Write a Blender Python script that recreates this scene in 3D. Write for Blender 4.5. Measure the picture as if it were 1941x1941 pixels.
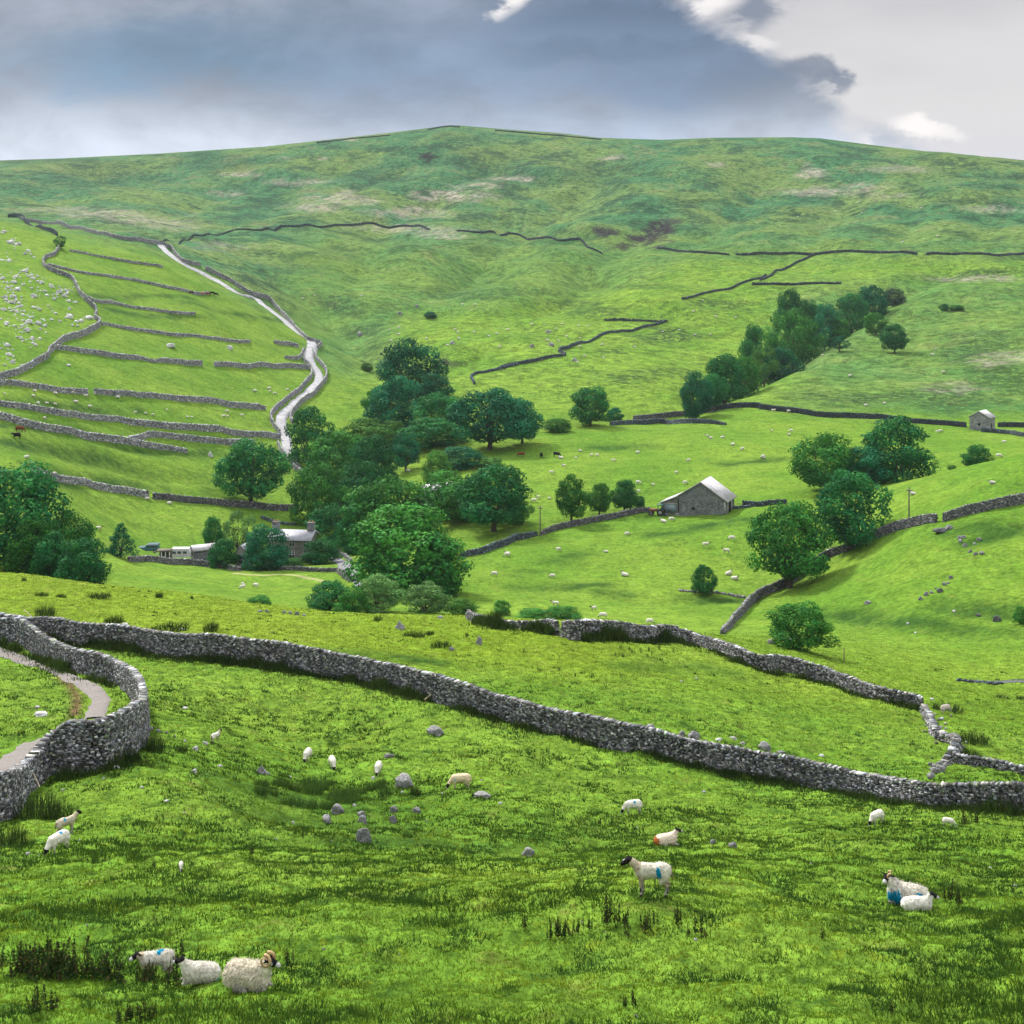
import bpy, math, random
import numpy as np

# ------------------------------------------------------------------ start clean
for _o in list(bpy.data.objects):
    bpy.data.objects.remove(_o)
SC = bpy.context.scene
COL = SC.collection
R = math.radians

# ------------------------------------------------------------------ camera
SRC = 1941.0          # side of the photograph in pixels
FPX = 2600.0          # focal length in those pixels
HY = 500.0            # picture row of eye level
cam_data = bpy.data.cameras.new("camera")
cam_data.sensor_width = 36.0
cam_data.lens = FPX * 36.0 / SRC
cam_data.shift_y = -(SRC / 2 - HY) / SRC
cam_data.clip_start = 0.5
cam_data.clip_end = 20000.0
cam = bpy.data.objects.new("camera", cam_data)
cam.rotation_euler = (R(90), 0, 0)
COL.objects.link(cam)
SC.camera = cam

# ------------------------------------------------------------------ exposure
SC.view_settings.view_transform = 'Standard'
SC.view_settings.look = 'None'
SC.view_settings.exposure = 0.5
SC.view_settings.gamma = 1.0
SC.view_settings.use_curve_mapping = False
SC.render.engine = 'CYCLES'
SC.cycles.max_bounces = 6
SC.cycles.transparent_max_bounces = 8
SC.cycles.volume_bounces = 0
SC.cycles.use_denoising = True

# ------------------------------------------------------------------ sun
HAZE = 0.00004
SUN_EL, SUN_AZ = R(41), R(-34)      # azimuth measured from +Y (away from the camera) towards +X
sun_data = bpy.data.lights.new("sun", 'SUN')
sun_data.energy = 5.0
sun_data.angle = R(6)
sun_data.color = (1.0, 0.95, 0.86)
sun = bpy.data.objects.new("sun", sun_data)
sun.rotation_euler = (R(90) - SUN_EL, 0, math.pi - SUN_AZ)
COL.objects.link(sun)

# ------------------------------------------------------------------ node helper
class NT:
    def __init__(s, tree):
        s.t = tree; s.n = tree.nodes; s.l = tree.links
    def new(s, typ, **kw):
        nd = s.n.new(typ)
        for k, v in kw.items():
            setattr(nd, k, v)
        return nd
    def put(s, sock, v):
        if v is None:
            return
        if hasattr(v, 'links') or hasattr(v, 'is_output'):
            s.l.new(v, sock)
        else:
            if isinstance(v, (tuple, list)) and len(v) == 3 and sock.type == 'RGBA':
                v = (*v, 1.0)
            sock.default_value = v
    def math(s, op, a, b=None, c=None, clamp=False):
        nd = s.new('ShaderNodeMath', operation=op); nd.use_clamp = clamp
        s.put(nd.inputs[0], a)
        if b is not None: s.put(nd.inputs[1], b)
        if c is not None: s.put(nd.inputs[2], c)
        return nd.outputs[0]
    def add(s, a, b): return s.math('ADD', a, b)
    def sub(s, a, b): return s.math('SUBTRACT', a, b)
    def mul(s, a, b): return s.math('MULTIPLY', a, b)
    def sstep(s, x, lo, hi, a=0.0, b=1.0):
        nd = s.new('ShaderNodeMapRange'); nd.interpolation_type = 'SMOOTHSTEP'
        s.put(nd.inputs[0], x); s.put(nd.inputs[1], lo); s.put(nd.inputs[2], hi)
        nd.inputs[3].default_value = a; nd.inputs[4].default_value = b
        return nd.outputs[0]
    def mix(s, f, a, b, mode='MIX'):
        nd = s.new('ShaderNodeMix'); nd.data_type = 'RGBA'; nd.blend_type = mode
        s.put(nd.inputs[0], f); s.put(nd.inputs[6], a); s.put(nd.inputs[7], b)
        return nd.outputs[2]
    def noise(s, vec, scale, detail=3.0, rough=0.55, dist=0.0):
        nd = s.new('ShaderNodeTexNoise')
        if vec is not None: s.l.new(vec, nd.inputs['Vector'])
        nd.inputs['Scale'].default_value = scale; nd.inputs['Detail'].default_value = detail
        nd.inputs['Roughness'].default_value = rough; nd.inputs['Distortion'].default_value = dist
        return nd.outputs['Fac']
    def comb(s, x, y, z):
        nd = s.new('ShaderNodeCombineXYZ')
        s.put(nd.inputs[0], x); s.put(nd.inputs[1], y); s.put(nd.inputs[2], z)
        return nd.outputs[0]
    def attr(s, name):
        nd = s.new('ShaderNodeAttribute'); nd.attribute_name = name
        return nd

# ------------------------------------------------------------------ sky (world)
world = bpy.data.worlds.new("World")
SC.world = world
world.use_nodes = True
W = NT(world.node_tree)
W.n.clear()
out = W.new('ShaderNodeOutputWorld')
bg = W.new('ShaderNodeBackground')
bg.inputs['Strength'].default_value = 0.1
W.l.new(bg.outputs[0], out.inputs[0])
sky = W.new('ShaderNodeTexSky')
sky.sky_type = 'NISHITA'; sky.sun_disc = False
sky.sun_elevation = SUN_EL; sky.sun_rotation = SUN_AZ
tc = W.new('ShaderNodeTexCoord')
sep = W.new('ShaderNodeSeparateXYZ')
W.l.new(tc.outputs['Generated'], sep.inputs[0])
dx, dy, dz = sep.outputs
ady = W.math('MAXIMUM', W.math('ABSOLUTE', dy), 0.05)
az = W.math('DIVIDE', dx, ady)              # -0.37 .. 0.37 across the view ahead
el = W.math('DIVIDE', dz, ady)              # 0 .. 0.19 up to the top of the view ahead
wv = W.comb(W.mul(az, 1.0), W.mul(el, 1.9), 0.0)
n1 = W.noise(wv, 5.0, 6.0, 0.55, 0.6)
n2 = W.noise(wv, 14.0, 6.0, 0.6, 0.3)
n3 = W.noise(W.comb(az, W.mul(el, 3.2), 3.7), 2.6, 4.0, 0.5)
wob = W.add(W.mul(W.sub(n1, 0.5), 0.11), W.mul(W.sub(n2, 0.5), 0.08))
def blob(cx, cy, rx, ry, lo=0.75, hi=1.1):
    ex = W.math('DIVIDE', W.sub(W.add(az, wob), cx), rx)
    ey = W.math('DIVIDE', W.sub(W.add(el, W.mul(wob, 0.6)), cy), ry)
    d = W.math('SQRT', W.add(W.mul(ex, ex), W.mul(ey, ey)))
    return W.sstep(d, lo, hi, 1.0, 0.0)
def uv(px, py): return (px - SRC / 2) / FPX, (HY - py) / FPX
# base: pale at the skyline, lavender grey above
low = W.sstep(el, 0.068, 0.135)
base = W.mix(low, (5.4, 5.9, 6.9), (2.75, 3.05, 3.7))
base = W.mix(W.sstep(n3, 0.35, 0.7), base, W.mix(low, (3.9, 4.6, 6.0), (1.7, 2.15, 3.0)))
# darker slate cloud bodies
for (px, py, rx, ry, c, k) in ((380, 105, .15, .030, (1.35, 2.25, 3.35), .95), (620, 60, .16, .026, (1.7, 2.25, 3.1), .6), (1190, 55, .125, .040, (.95, 1.45, 2.3), .95),
                               (1000, 120, .19, .030, (1.8, 2.5, 3.7), .7), (1350, 140, .10, .030, (1.45, 2.05, 3.1), .85), (1150, 95, .09, .012, (.9, 1.4, 2.2), .6), (760, 120, .12, .012, (1.5, 2.2, 3.2), .5)):
    u, v = uv(px, py)
    base = W.mix(W.mul(blob(u, v, rx, ry, 0.35, 1.25), k), base, c)
tex = W.mul(W.sstep(n1, .30, .70, .86, 1.14), W.sstep(n2, .30, .70, .86, 1.10))
tex = W.mul(tex, .92)
base = W.mix(1.0, base, W.comb(tex, tex, tex), 'MULTIPLY')
# the right-hand side: thin, warm pale cloud beyond the slate edge
edge = W.add(W.sub(az, W.mul(W.sub(0.165, el), 1.45)), W.mul(wob, 1.3))      # positive = to the right of the edge
warm = W.mix(W.sstep(n3, 0.35, 0.7), (5.3, 5.1, 5.1), (4.2, 4.1, 4.25))
warm = W.mix(W.sstep(el, 0.07, 0.12, 1.0, 0.0), warm, (5.0, 4.9, 5.2))
base = W.mix(W.sstep(edge, 0.128, 0.172), base, warm)
for (px, py, rx, ry) in ((1400, 30, .026, .016), (1545, 178, .02, .008), (1490, 155, .03, .012)):
    u, v = uv(px, py)
    base = W.mix(W.mul(blob(u, v, rx, ry, 0.4, 1.2), .8), base, (1.0, 1.3, 1.9))
for (px, py, rx, ry, k) in ((960, 2, .014, .010, .9), (1335, 5, .022, .014, .85), (1700, 262, .024, .011, .9), (1760, 270, .02, .010, .6), (1410, 95, .016, .010, .5)):
    u, v = uv(px, py)
    base = W.mix(W.mul(blob(u, v, rx, ry, 0.3, 1.2), k), base, (7.4, 7.0, 6.8))
# overcast sky is several times brighter overhead than at the skyline
zen = W.sstep(dz, 0.17, 0.75)
base = W.mix(zen, base, W.mix(W.sstep(n3, 0.3, 0.7), (19.0, 19.0, 19.6), (12.0, 12.6, 13.8)))
base = W.mix(0.96, sky.outputs[0], base)
base = W.mix(W.sstep(dz, -0.02, 0.0), (0.9, 1.3, 0.5), base)
W.l.new(base, bg.inputs['Color'])

# ------------------------------------------------------------------ numeric noise
def vnoise(x, y, seed=0):
    xi = np.floor(x).astype(np.int64); yi = np.floor(y).astype(np.int64)
    fx = x - xi; fy = y - yi
    fx = fx * fx * fx * (fx * (fx * 6 - 15) + 10); fy = fy * fy * fy * (fy * (fy * 6 - 15) + 10)
    def h(a, b):
        n = (a * 374761393 + b * 668265263 + seed * 974711) & 0x7fffffff
        n = ((n ^ (n >> 13)) * 1274126177) & 0x7fffffff
        return ((n ^ (n >> 16)) & 0xffff) / 65535.0
    a = h(xi, yi); b = h(xi + 1, yi); c = h(xi, yi + 1); d = h(xi + 1, yi + 1)
    return (a + (b - a) * fx) * (1 - fy) + (c + (d - c) * fx) * fy
def fbm(x, y, octv=4, seed=0, gain=0.5):
    s = 0; a = 1; t = 0
    for i in range(octv):
        s = s + a * (vnoise(x, y, seed + i * 17) - 0.5); t += a
        a *= gain; x = x * 2.03 + 5.1; y = y * 2.03 + 9.7
    return s / t
def ss(x, lo, hi):
    t = np.clip((x - lo) / (hi - lo), 0, 1); return t * t * (3 - 2 * t)

# ------------------------------------------------------------------ the lie of the land
# for lines of sight at a few bearings: depth in metres and the picture row at which the ground there is seen
NEARP = [(2, 2710), (6, 2320), (12, 2230), (18, 2090)]
FARP = [(2500, 380), (6000, 450)]
PROF = {
 0: [(24,1950),(27,1885),(34,1740),(42,1655),(50,1600),(56,1545),(62,1490),(75,1385),(88,1300),(100,1240),(110,1190),(125,1130),(145,1088),(165,1105),(190,1110),(215,1060),(240,980),(262,900),(300,800),(345,700),(400,600),(480,500),(560,435),(620,412),(700,425),(850,400),(1000,375),(1200,335),(1400,304),(1500,303),(1800,330)],
 300: [(24,1955),(27,1885),(34,1735),(42,1655),(50,1600),(56,1540),(62,1470),(75,1385),(88,1305),(100,1245),(112,1195),(128,1145),(145,1122),(170,1128),(200,1120),(225,1092),(250,1068),(275,1040),(300,975),(345,850),(385,745),(450,645),(530,550),(600,492),(660,470),(760,452),(900,420),(1050,385),(1250,330),(1400,291),(1460,290),(1800,320)],
 600: [(24,1958),(27,1885),(34,1730),(42,1655),(50,1605),(60,1560),(72,1480),(85,1385),(96,1290),(106,1235),(120,1190),(140,1160),(165,1170),(200,1150),(230,1115),(255,1082),(280,1062),(310,1000),(345,930),(385,865),(440,785),(500,715),(570,650),(660,590),(780,515),(900,455),(1050,395),(1250,315),(1400,267),(1460,266),(1800,310)],
 900: [(24,1958),(27,1885),(34,1720),(42,1655),(50,1612),(60,1575),(70,1500),(80,1420),(90,1345),(100,1290),(115,1225),(135,1178),(150,1168),(170,1180),(195,1165),(220,1120),(250,1060),(280,1005),(310,945),(345,890),(385,840),(430,785),(500,705),(580,640),(680,575),(800,500),(930,440),(1080,385),(1250,310),(1450,243),(1520,241),(1800,290)],
 1235: [(24,1960),(27,1885),(33,1712),(40,1662),(50,1625),(62,1590),(70,1530),(78,1465),(86,1395),(100,1310),(115,1240),(128,1208),(140,1190),(160,1205),(180,1200),(205,1170),(235,1105),(262,1030),(290,972),(335,895),(385,825),(420,795),(520,700),(650,600),(820,485),(950,430),(1100,365),(1250,305),(1400,266),(1480,265),(1800,300)],
 1500: [(24,1960),(27,1885),(33,1720),(42,1672),(52,1630),(64,1585),(72,1530),(80,1490),(88,1440),(98,1375),(110,1310),(122,1270),(135,1242),(150,1225),(175,1200),(205,1165),(235,1095),(262,1010),(290,950),(335,880),(385,820),(430,772),(500,715),(600,640),(700,560),(800,495),(950,425),(1100,365),(1250,300),(1380,261),(1450,260),(1800,300)],
 1800: [(24,1960),(27,1885),(34,1745),(44,1690),(54,1630),(64,1575),(74,1525),(82,1485),(88,1455),(98,1400),(110,1350),(125,1310),(150,1270),(175,1190),(195,1110),(215,1010),(235,945),(262,893),(290,897),(330,862),(385,818),(410,798),(450,745),(520,680),(620,600),(720,530),(790,485),(900,435),(1050,370),(1200,312),(1300,293),(1380,293),(1800,330)],
 2000: [(24,1960),(27,1885),(34,1750),(44,1695),(54,1635),(64,1580),(74,1535),(82,1500),(88,1475),(98,1420),(110,1370),(125,1315),(150,1262),(170,1190),(190,1100),(208,1000),(225,930),(250,850),(280,856),(330,845),(385,818),(410,800),(450,742),(520,675),(620,595),(720,525),(790,487),(900,440),(1050,385),(1200,330),(1290,316),(1380,318),(1800,350)],
}
def pchip(xk, yk, x):
    xk = np.array(xk, float); yk = np.array(yk, float)
    h = np.diff(xk); d = np.diff(yk) / h
    m = np.zeros_like(yk); m[0] = d[0]; m[-1] = d[-1]
    for i in range(1, len(xk) - 1):
        if d[i-1] * d[i] > 0:
            w1 = 2 * h[i] + h[i-1]; w2 = h[i] + 2 * h[i-1]
            m[i] = (w1 + w2) / (w1 / d[i-1] + w2 / d[i])
    j = np.clip(np.searchsorted(xk, x) - 1, 0, len(h) - 1)
    t = (x - xk[j]) / h[j]
    t2 = t * t; t3 = t2 * t
    return ((2*t3 - 3*t2 + 1) * yk[j] + (t3 - 2*t2 + t) * h[j] * m[j] + (-2*t3 + 3*t2) * yk[j+1] + (t3 - t2) * h[j] * m[j+1])

GY = np.concatenate([[1.0, 2.0, 4.0, 7.0, 10.0, 13.0], np.exp(np.linspace(math.log(15.5), math.log(1750), 900)), np.exp(np.linspace(math.log(1850), math.log(6000), 14))])
GP = np.concatenate([np.array([-3600., -2400., -1600., -1100., -800., -600., -480., -400., -330., -270.]), np.arange(-220, 2161, 4.0), np.array([2210., 2270., 2340., 2430., 2550., 2750., 3050., 3550., 4400., 5500.])])
cols = sorted(PROF)
tab = []
for c in cols:
    pr = NEARP + PROF[c] + FARP
    tab.append(pchip([math.log(p[0]) for p in pr], [p[1] for p in pr], np.log(GY)))
tab = np.array(tab)                                   # columns x rows
cx = np.array([-500] + cols + [2500], float)
tab = np.vstack([tab[:1] + (tab[:1] - tab[1:2]) * 0.25, tab, tab[-1:] + (tab[-1:] - tab[-2:-1]) * 0.3])
# cardinal spline across the bearings
def across(cx, tab, p):
    p = np.clip(p, cx[0], cx[-1]); j = np.clip(np.searchsorted(cx, p) - 1, 0, len(cx) - 2)
    m = np.zeros_like(tab)
    m[1:-1] = (tab[2:] - tab[:-2]) / (cx[2:] - cx[:-2])[:, None]
    h = (cx[j+1] - cx[j])[:, None]; t = ((p - cx[j]) / (cx[j+1] - cx[j]))[:, None]
    t2 = t*t; t3 = t2*t
    return (2*t3-3*t2+1)*tab[j] + (t3-2*t2+t)*h*m[j] + (-2*t3+3*t2)*tab[j+1] + (t3-t2)*h*m[j+1]
PYB = across(cx, tab, GP)                             # smooth picture row, [col,row]
U = (GP - SRC / 2) / FPX
GXX = U[:, None] * GY[None, :]
GYY = np.repeat(GY[None, :], len(GP), 0)
# skyline trimming: keep the far crest on the photographed outline
SKX = np.array([-400,0,120,300,500,600,700,800,853,875,945,1060,1135,1255,1355,1500,1555,1655,1808,1941,2300], float)
SKY_ = np.array([315,304,300,291,278,267,256,244,237,238,244,252,261,265,261,260,262,275,293,308,350], float)
want = np.interp(GP, SKX, SKY_)
far = GY > 1000
have = PYB[:, far].min(1)
PYB = PYB + (want - have)[:, None] * ss(GY, 800, 1300)[None, :]
ZB = (HY - PYB) / FPX * GYY

def col_at(p, A):
    j = int(np.clip(np.searchsorted(GP, p) - 1, 0, len(GP) - 2)); t = (p - GP[j]) / (GP[j+1] - GP[j])
    return A[j] * (1 - t) + A[j+1] * t
def depth_at(px, py):
    """depth of the ground first met along the line of sight through a picture point"""
    c = col_at(px, PYB)
    k0 = 6
    idx = np.nonzero(c[k0:] <= py)[0]
    if len(idx) == 0:
        return 1350.0
    j = idx[0] + k0
    if j == k0: return GY[j]
    a, b = c[j-1], c[j]
    t = (a - py) / (a - b + 1e-9)
    return float(GY[j-1] + (GY[j] - GY[j-1]) * t)
def plan(px, py, Y=None):
    Y = Y or depth_at(px, py)
    return ((px - SRC / 2) / FPX * Y, Y)
def seg_dist(X, Yv, pts):
    """distance to a polyline and position along it (0..1)"""
    best = np.full(X.shape, 1e9); bt = np.zeros(X.shape)
    n = len(pts) - 1
    for i in range(n):
        ax, ay = pts[i]; bx, by = pts[i+1]
        vx, vy = bx-ax, by-ay; L = vx*vx+vy*vy+1e-9
        t = np.clip(((X-ax)*vx + (Yv-ay)*vy)/L, 0, 1)
        d = np.hypot(X-ax-t*vx, Yv-ay-t*vy)
        k = d < best; best = np.where(k, d, best); bt = np.where(k, (i+t)/n, bt)
    return best, bt
# gullies, banks and swells
def carve(pix, depth, width, sharp=1.6):
    global ZB
    d, t = seg_dist(GXX, GYY, [plan(*p) for p in pix])
    ZB = ZB - depth * np.exp(-(d / width) ** sharp) * np.sin(np.clip(t, .06, .94) * math.pi) ** .5
carve([(430,500),(520,530),(600,572),(650,605),(700,662),(745,725),(790,800)], 7.0, 13)
carve([(640,600),(760,600),(900,560)], 2.0, 14)
carve([(1270,782),(1380,738),(1450,695),(1520,645),(1600,592),(1700,560),(1800,520)], 9.0, 15)
carve([(1430,755),(1530,700),(1640,628),(1730,585)], -4.0, 16)
carve([(830,690),(880,680),(930,660)], 2.5, 5)
carve([(1060,470),(1150,520),(1080,545)], 5, 22)
carve([(1135,470),(1200,455),(1290,420)], 4, 20)
carve([(700,300),(860,380),(720,420)], 6, 40)
carve([(880,300),(1000,330),(960,400),(800,430)], 7, 36)
carve([(1000,350),(1130,330),(1060,430)], 6, 30)
carve([(150,330),(260,340),(330,310)], 9, 45)
carve([(1880,400),(1860,440),(1780,520)], 3.5, 16)
for ln_, dp_, wd_ in (([(990,285),(860,335),(740,400),(640,470)], 10, 26), ([(1160,320),(1010,400),(880,500),(770,590)], 11, 24), ([(1300,370),(1160,450),(1080,540),(930,600)], 10, 22), ([(700,285),(560,340),(430,430)], 10, 30),
                      ([(850,275),(740,315),(620,360)], 8, 24), ([(1450,330),(1380,400),(1290,470)], 8, 22), ([(1620,340),(1560,420),(1540,470)], 6, 20), ([(1740,330),(1720,420),(1700,470)], 6, 20), ([(480,310),(380,370),(300,420)], 9, 30), ([(1050,430),(960,480),(860,540)], 7, 16), ([(760,440),(690,500),(640,560)], 7, 16), ([(1240,500),(1130,540),(1000,580)], 4, 13)):
    carve(ln_, dp_, wd_, 1.3)
carve([(1140,1125),(1250,1135),(1400,1140)], 1.2, 5)
carve([(1560,1165),(1700,1178),(1941,1200)], 2.2, 6)
carve([(1800,1152),(1870,1160),(1960,1163)], 1.2, 4)
carve([(1840,1030),(1890,1015),(1960,1000)], .9, 3)
carve([(0,845),(200,875),(420,905)], 1.3, 4)
carve([(60,885),(250,915),(420,925)], 1.0, 3.5)
carve([(0,800),(150,820),(400,855)], 0.8, 3)
carve([(1180,1265),(1330,1270),(1420,1290)], 0.6, 5)
carve([(500,1590),(700,1590),(900,1610),(1050,1590)], 0.7, 3)
YG = GYY
hill = ss(YG, 300, 700) * (1 - ss(YG, 1200, 1400))
ZB = ZB + hill * (fbm(GXX / 120, GYY / 80, 4, 3) * 12 + fbm((GXX + .6 * GYY) / 55, (GYY - .5 * GXX) / 240, 3, 9) * 12)
mid = ss(YG, 110, 220) * (1 - ss(YG, 900, 1300))
ZB = ZB + mid * (fbm(GXX / 34, GYY / 26, 4, 5) * 2.2)
near = 1 - ss(YG, 120, 200)
ZB = ZB + near * ss(YG, 14, 22) * (fbm(GXX / 9, GYY / 7, 3, 7) * 0.7)
PYB = HY - ZB / YG * FPX                                # smooth ground seen from the camera
tus = fbm(GXX / 0.75, GYY / 0.75, 3, 31)
ZF = ZB + near * ss(YG, 10, 16) * ((np.clip(tus, -.12, .5) + .12) * 0.42 + fbm(GXX / 2.3, GYY / 2.3, 2, 41) * .22)
ZF = ZF + (1 - near) * (1 - ss(YG, 600, 1000)) * fbm(GXX / 5, GYY / 5, 3, 51) * .35

def gz(x, y, A=None):
    """ground height at a plan position"""
    A = ZF if A is None else A
    p = x / max(y, 1e-3) * FPX + SRC / 2
    j = int(np.clip(np.searchsorted(GP, p) - 1, 0, len(GP) - 2)); t = (p - GP[j]) / (GP[j+1] - GP[j])
    k = int(np.clip(np.searchsorted(GY, y) - 1, 0, len(GY) - 2)); s = (y - GY[k]) / (GY[k+1] - GY[k])
    return float((A[j,k]*(1-t)+A[j+1,k]*t)*(1-s) + (A[j,k+1]*(1-t)+A[j+1,k+1]*t)*s)
def gzv(x, y, A=None):
    A = ZF if A is None else A
    p = x / np.maximum(y, 1e-3) * FPX + SRC / 2
    j = np.clip(np.searchsorted(GP, p) - 1, 0, len(GP) - 2); t = (p - GP[j]) / (GP[j+1] - GP[j])
    k = np.clip(np.searchsorted(GY, y) - 1, 0, len(GY) - 2); s = (y - GY[k]) / (GY[k+1] - GY[k])
    return (A[j,k]*(1-t)+A[j+1,k]*t)*(1-s) + (A[j,k+1]*(1-t)+A[j+1,k+1]*t)*s
def G(px, py, Y=None):
    """world point on the ground for a picture point (or for a bearing and a depth)"""
    x, y = plan(px, py, Y)
    return (x, y, gz(x, y))
def TL(ox, oy, pts):
    return [(ox + p[0] * .25880, oy + p[1] * .25880) + tuple(p[2:]) for p in pts]
def mv(p):                      # a point read from the overview picture (1932 px wide)
    return p * 1.00466

# ------------------------------------------------------------------ object helpers
def tag(o, label=None, cat=None, group=None, kind=None):
    if label: o['label'] = label
    if cat: o['category'] = cat
    if group: o['group'] = group
    if kind: o['kind'] = kind
    elif cat: o['kind'] = 'thing'
    return o
def mesh_np(name, v, quads=None, tris=None, smooth=False):
    v = np.asarray(v, np.float32)
    me = bpy.data.meshes.new(name)
    nq = 0 if quads is None else len(quads); nt = 0 if tris is None else len(tris)
    me.vertices.add(len(v)); me.vertices.foreach_set('co', v.ravel())
    idx = []
    if nq: idx.append(np.asarray(quads, np.int32).ravel())
    if nt: idx.append(np.asarray(tris, np.int32).ravel())
    idx = np.concatenate(idx)
    me.loops.add(len(idx)); me.loops.foreach_set('vertex_index', idx)
    me.polygons.add(nq + nt)
    st = np.concatenate([np.arange(nq) * 4, nq * 4 + np.arange(nt) * 3]).astype(np.int32)
    me.polygons.foreach_set('loop_start', st)
    if smooth:
        me.polygons.foreach_set('use_smooth', np.ones(nq + nt, bool))
    me.update(calc_edges=True)
    return me
def attr_f(me, name, vals):
    a = me.attributes.new(name, 'FLOAT', 'POINT'); a.data.foreach_set('value', np.asarray(vals, np.float32).ravel())
def attr_c(me, name, rgb):
    rgb = np.asarray(rgb, np.float32)
    a = me.attributes.new(name, 'FLOAT_COLOR', 'POINT')
    a.data.foreach_set('color', np.concatenate([rgb, np.ones((len(rgb), 1), np.float32)], 1).ravel())
def obj(name, me, mat=None, parent=None, loc=None, rz=0.0, scale=None):
    o = bpy.data.objects.new(name, me)
    COL.objects.link(o)
    if mat is not None and me is not None and len(me.materials) == 0:
        me.materials.append(mat)
    if parent is not None: o.parent = parent
    if loc is not None: o.location = loc
    o.rotation_euler.z = rz
    if scale is not None: o.scale = scale
    return o
def copy_tree(o, parent=None):
    c = o.copy(); COL.objects.link(c)
    if parent is not None: c.parent = parent
    for ch in list(o.children):
        copy_tree(ch, c)
    return c

# ------------------------------------------------------------------ materials
def mat_new(name, rough=0.8, spec=0.2):
    m = bpy.data.materials.new(name); m.use_nodes = True
    t = NT(m.node_tree)
    b = m.node_tree.nodes['Principled BSDF']
    b.inputs['Roughness'].default_value = rough
    b.inputs['Specular IOR Level'].default_value = spec
    return m, t, b
def mat_plain(name, c, rough=0.7, var=0.25, scale=3.0, spec=0.2, metal=0.0, bump=0.0):
    m, t, b = mat_new(name, rough, spec)
    tcn = t.new('ShaderNodeTexCoord')
    n = t.noise(tcn.outputs['Object'], scale, 5.0, 0.6)
    f = t.sstep(n, 0.3, 0.7, 1 - var, 1 + var)
    t.put(b.inputs['Base Color'], t.mix(1.0, (*c, 1.0), t.comb(f, f, f), 'MULTIPLY'))
    b.inputs['Metallic'].default_value = metal
    if bump:
        bn = t.new('ShaderNodeBump'); bn.inputs['Strength'].default_value = bump
        t.l.new(n, bn.inputs['Height']); t.l.new(bn.outputs[0], b.inputs['Normal'])
    return m
def mat_attr(name, rough=0.85, var=0.2, scale=12.0, spec=0.15, bump=0.0, transl=0.0):
    m, t, b = mat_new(name, rough, spec)
    tcn = t.new('ShaderNodeTexCoord')
    n = t.noise(tcn.outputs['Object'], scale, 4.0, 0.6)
    f = t.sstep(n, 0.3, 0.7, 1 - var, 1 + var)
    c = t.mix(1.0, t.attr('col').outputs['Color'], t.comb(f, f, f), 'MULTIPLY')
    t.put(b.inputs['Base Color'], c)
    if bump:
        bn = t.new('ShaderNodeBump'); bn.inputs['Strength'].default_value = bump; bn.inputs['Distance'].default_value = .03
        t.l.new(n, bn.inputs['Height']); t.l.new(bn.outputs[0], b.inputs['Normal'])
    if transl:
        tr = t.new('ShaderNodeBsdfTranslucent'); t.put(tr.inputs['Color'], c)
        mx = t.new('ShaderNodeMixShader'); mx.inputs[0].default_value = transl
        t.l.new(b.outputs[0], mx.inputs[1]); t.l.new(tr.outputs[0], mx.inputs[2])
        t.l.new(mx.outputs[0], m.node_tree.nodes['Material Output'].inputs[0])
    return m
M_STONE = mat_attr('dry_stone', .9, .3, 6.0, .15)
M_ROCK = None
M_WOOL = mat_attr('wool_and_hide', .95, .12, 14.0, .05, bump=.5)
M_GRASS = mat_attr('grass_blade', .75, .1, 3.0, .06, transl=.35)
# ------------------------------------------------------------------ ground sheet
ncol, nrow = ZF.shape
V = np.stack([GXX, GYY, ZF], -1).reshape(-1, 3)
ii, jj = np.meshgrid(np.arange(ncol - 1), np.arange(nrow - 1), indexing='ij')
a = (ii * nrow + jj).ravel()
Q = np.stack([a, a + nrow, a + nrow + 1, a + 1], 1)
gme = mesh_np('ground', V, quads=Q, smooth=True)
PXV = np.repeat(GP[:, None], nrow, 1); PYV = PYB
nA = fbm(GXX / 40, GYY / 40, 4, 61); nB = fbm(GXX / 12, GYY / 9, 4, 71); nC = fbm(GXX / 160, GYY / 70, 4, 81)
wx = PXV + nA * 60; wy = PYV + nB * 26
bx = np.array([-400,0,30,320,420,520,620,700,800,900,1100,1250,1300,1945,2300], float)
by = np.array([400,405,408,470,528,585,640,612,590,572,552,515,480,486,486], float)
b_ = np.interp(PXV, bx, by)
moor = ss(b_ + 10 - wy, -26, 26) * ss(GYY, 380, 430)
moor = moor * (1 - .50 * ss(wy, 400, 520) * ss(wx, 480, 620))
spur = ss(wx, 1420, 1560) * ss(wy, 500, 560) * (1 - ss(wy, 770, 800)) * ss(GYY, 395, 410)
moor = np.maximum(moor, 0.55 * spur)
moor = np.maximum(moor, .6 * ss(wx, 560, 640) * (1 - ss(wx, 720, 800)) * ss(wy, 560, 590) * (1 - ss(wy, 680, 740)) * ss(GYY, 380, 420))
def ell(lst, soft=.5):
    r = np.zeros_like(GXX)
    for (x, y, rx, ry, k) in lst:
        d = np.hypot((PXV + nB * rx * 1.3 - x) / rx, (PYV + nA * ry * 2.2 + nB * ry * 1.6 - y) / ry)
        r = np.maximum(r, k * (1 - ss(d, 1 - soft, 1 + soft)))
    return r * ss(GYY, 100, 150)
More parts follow.
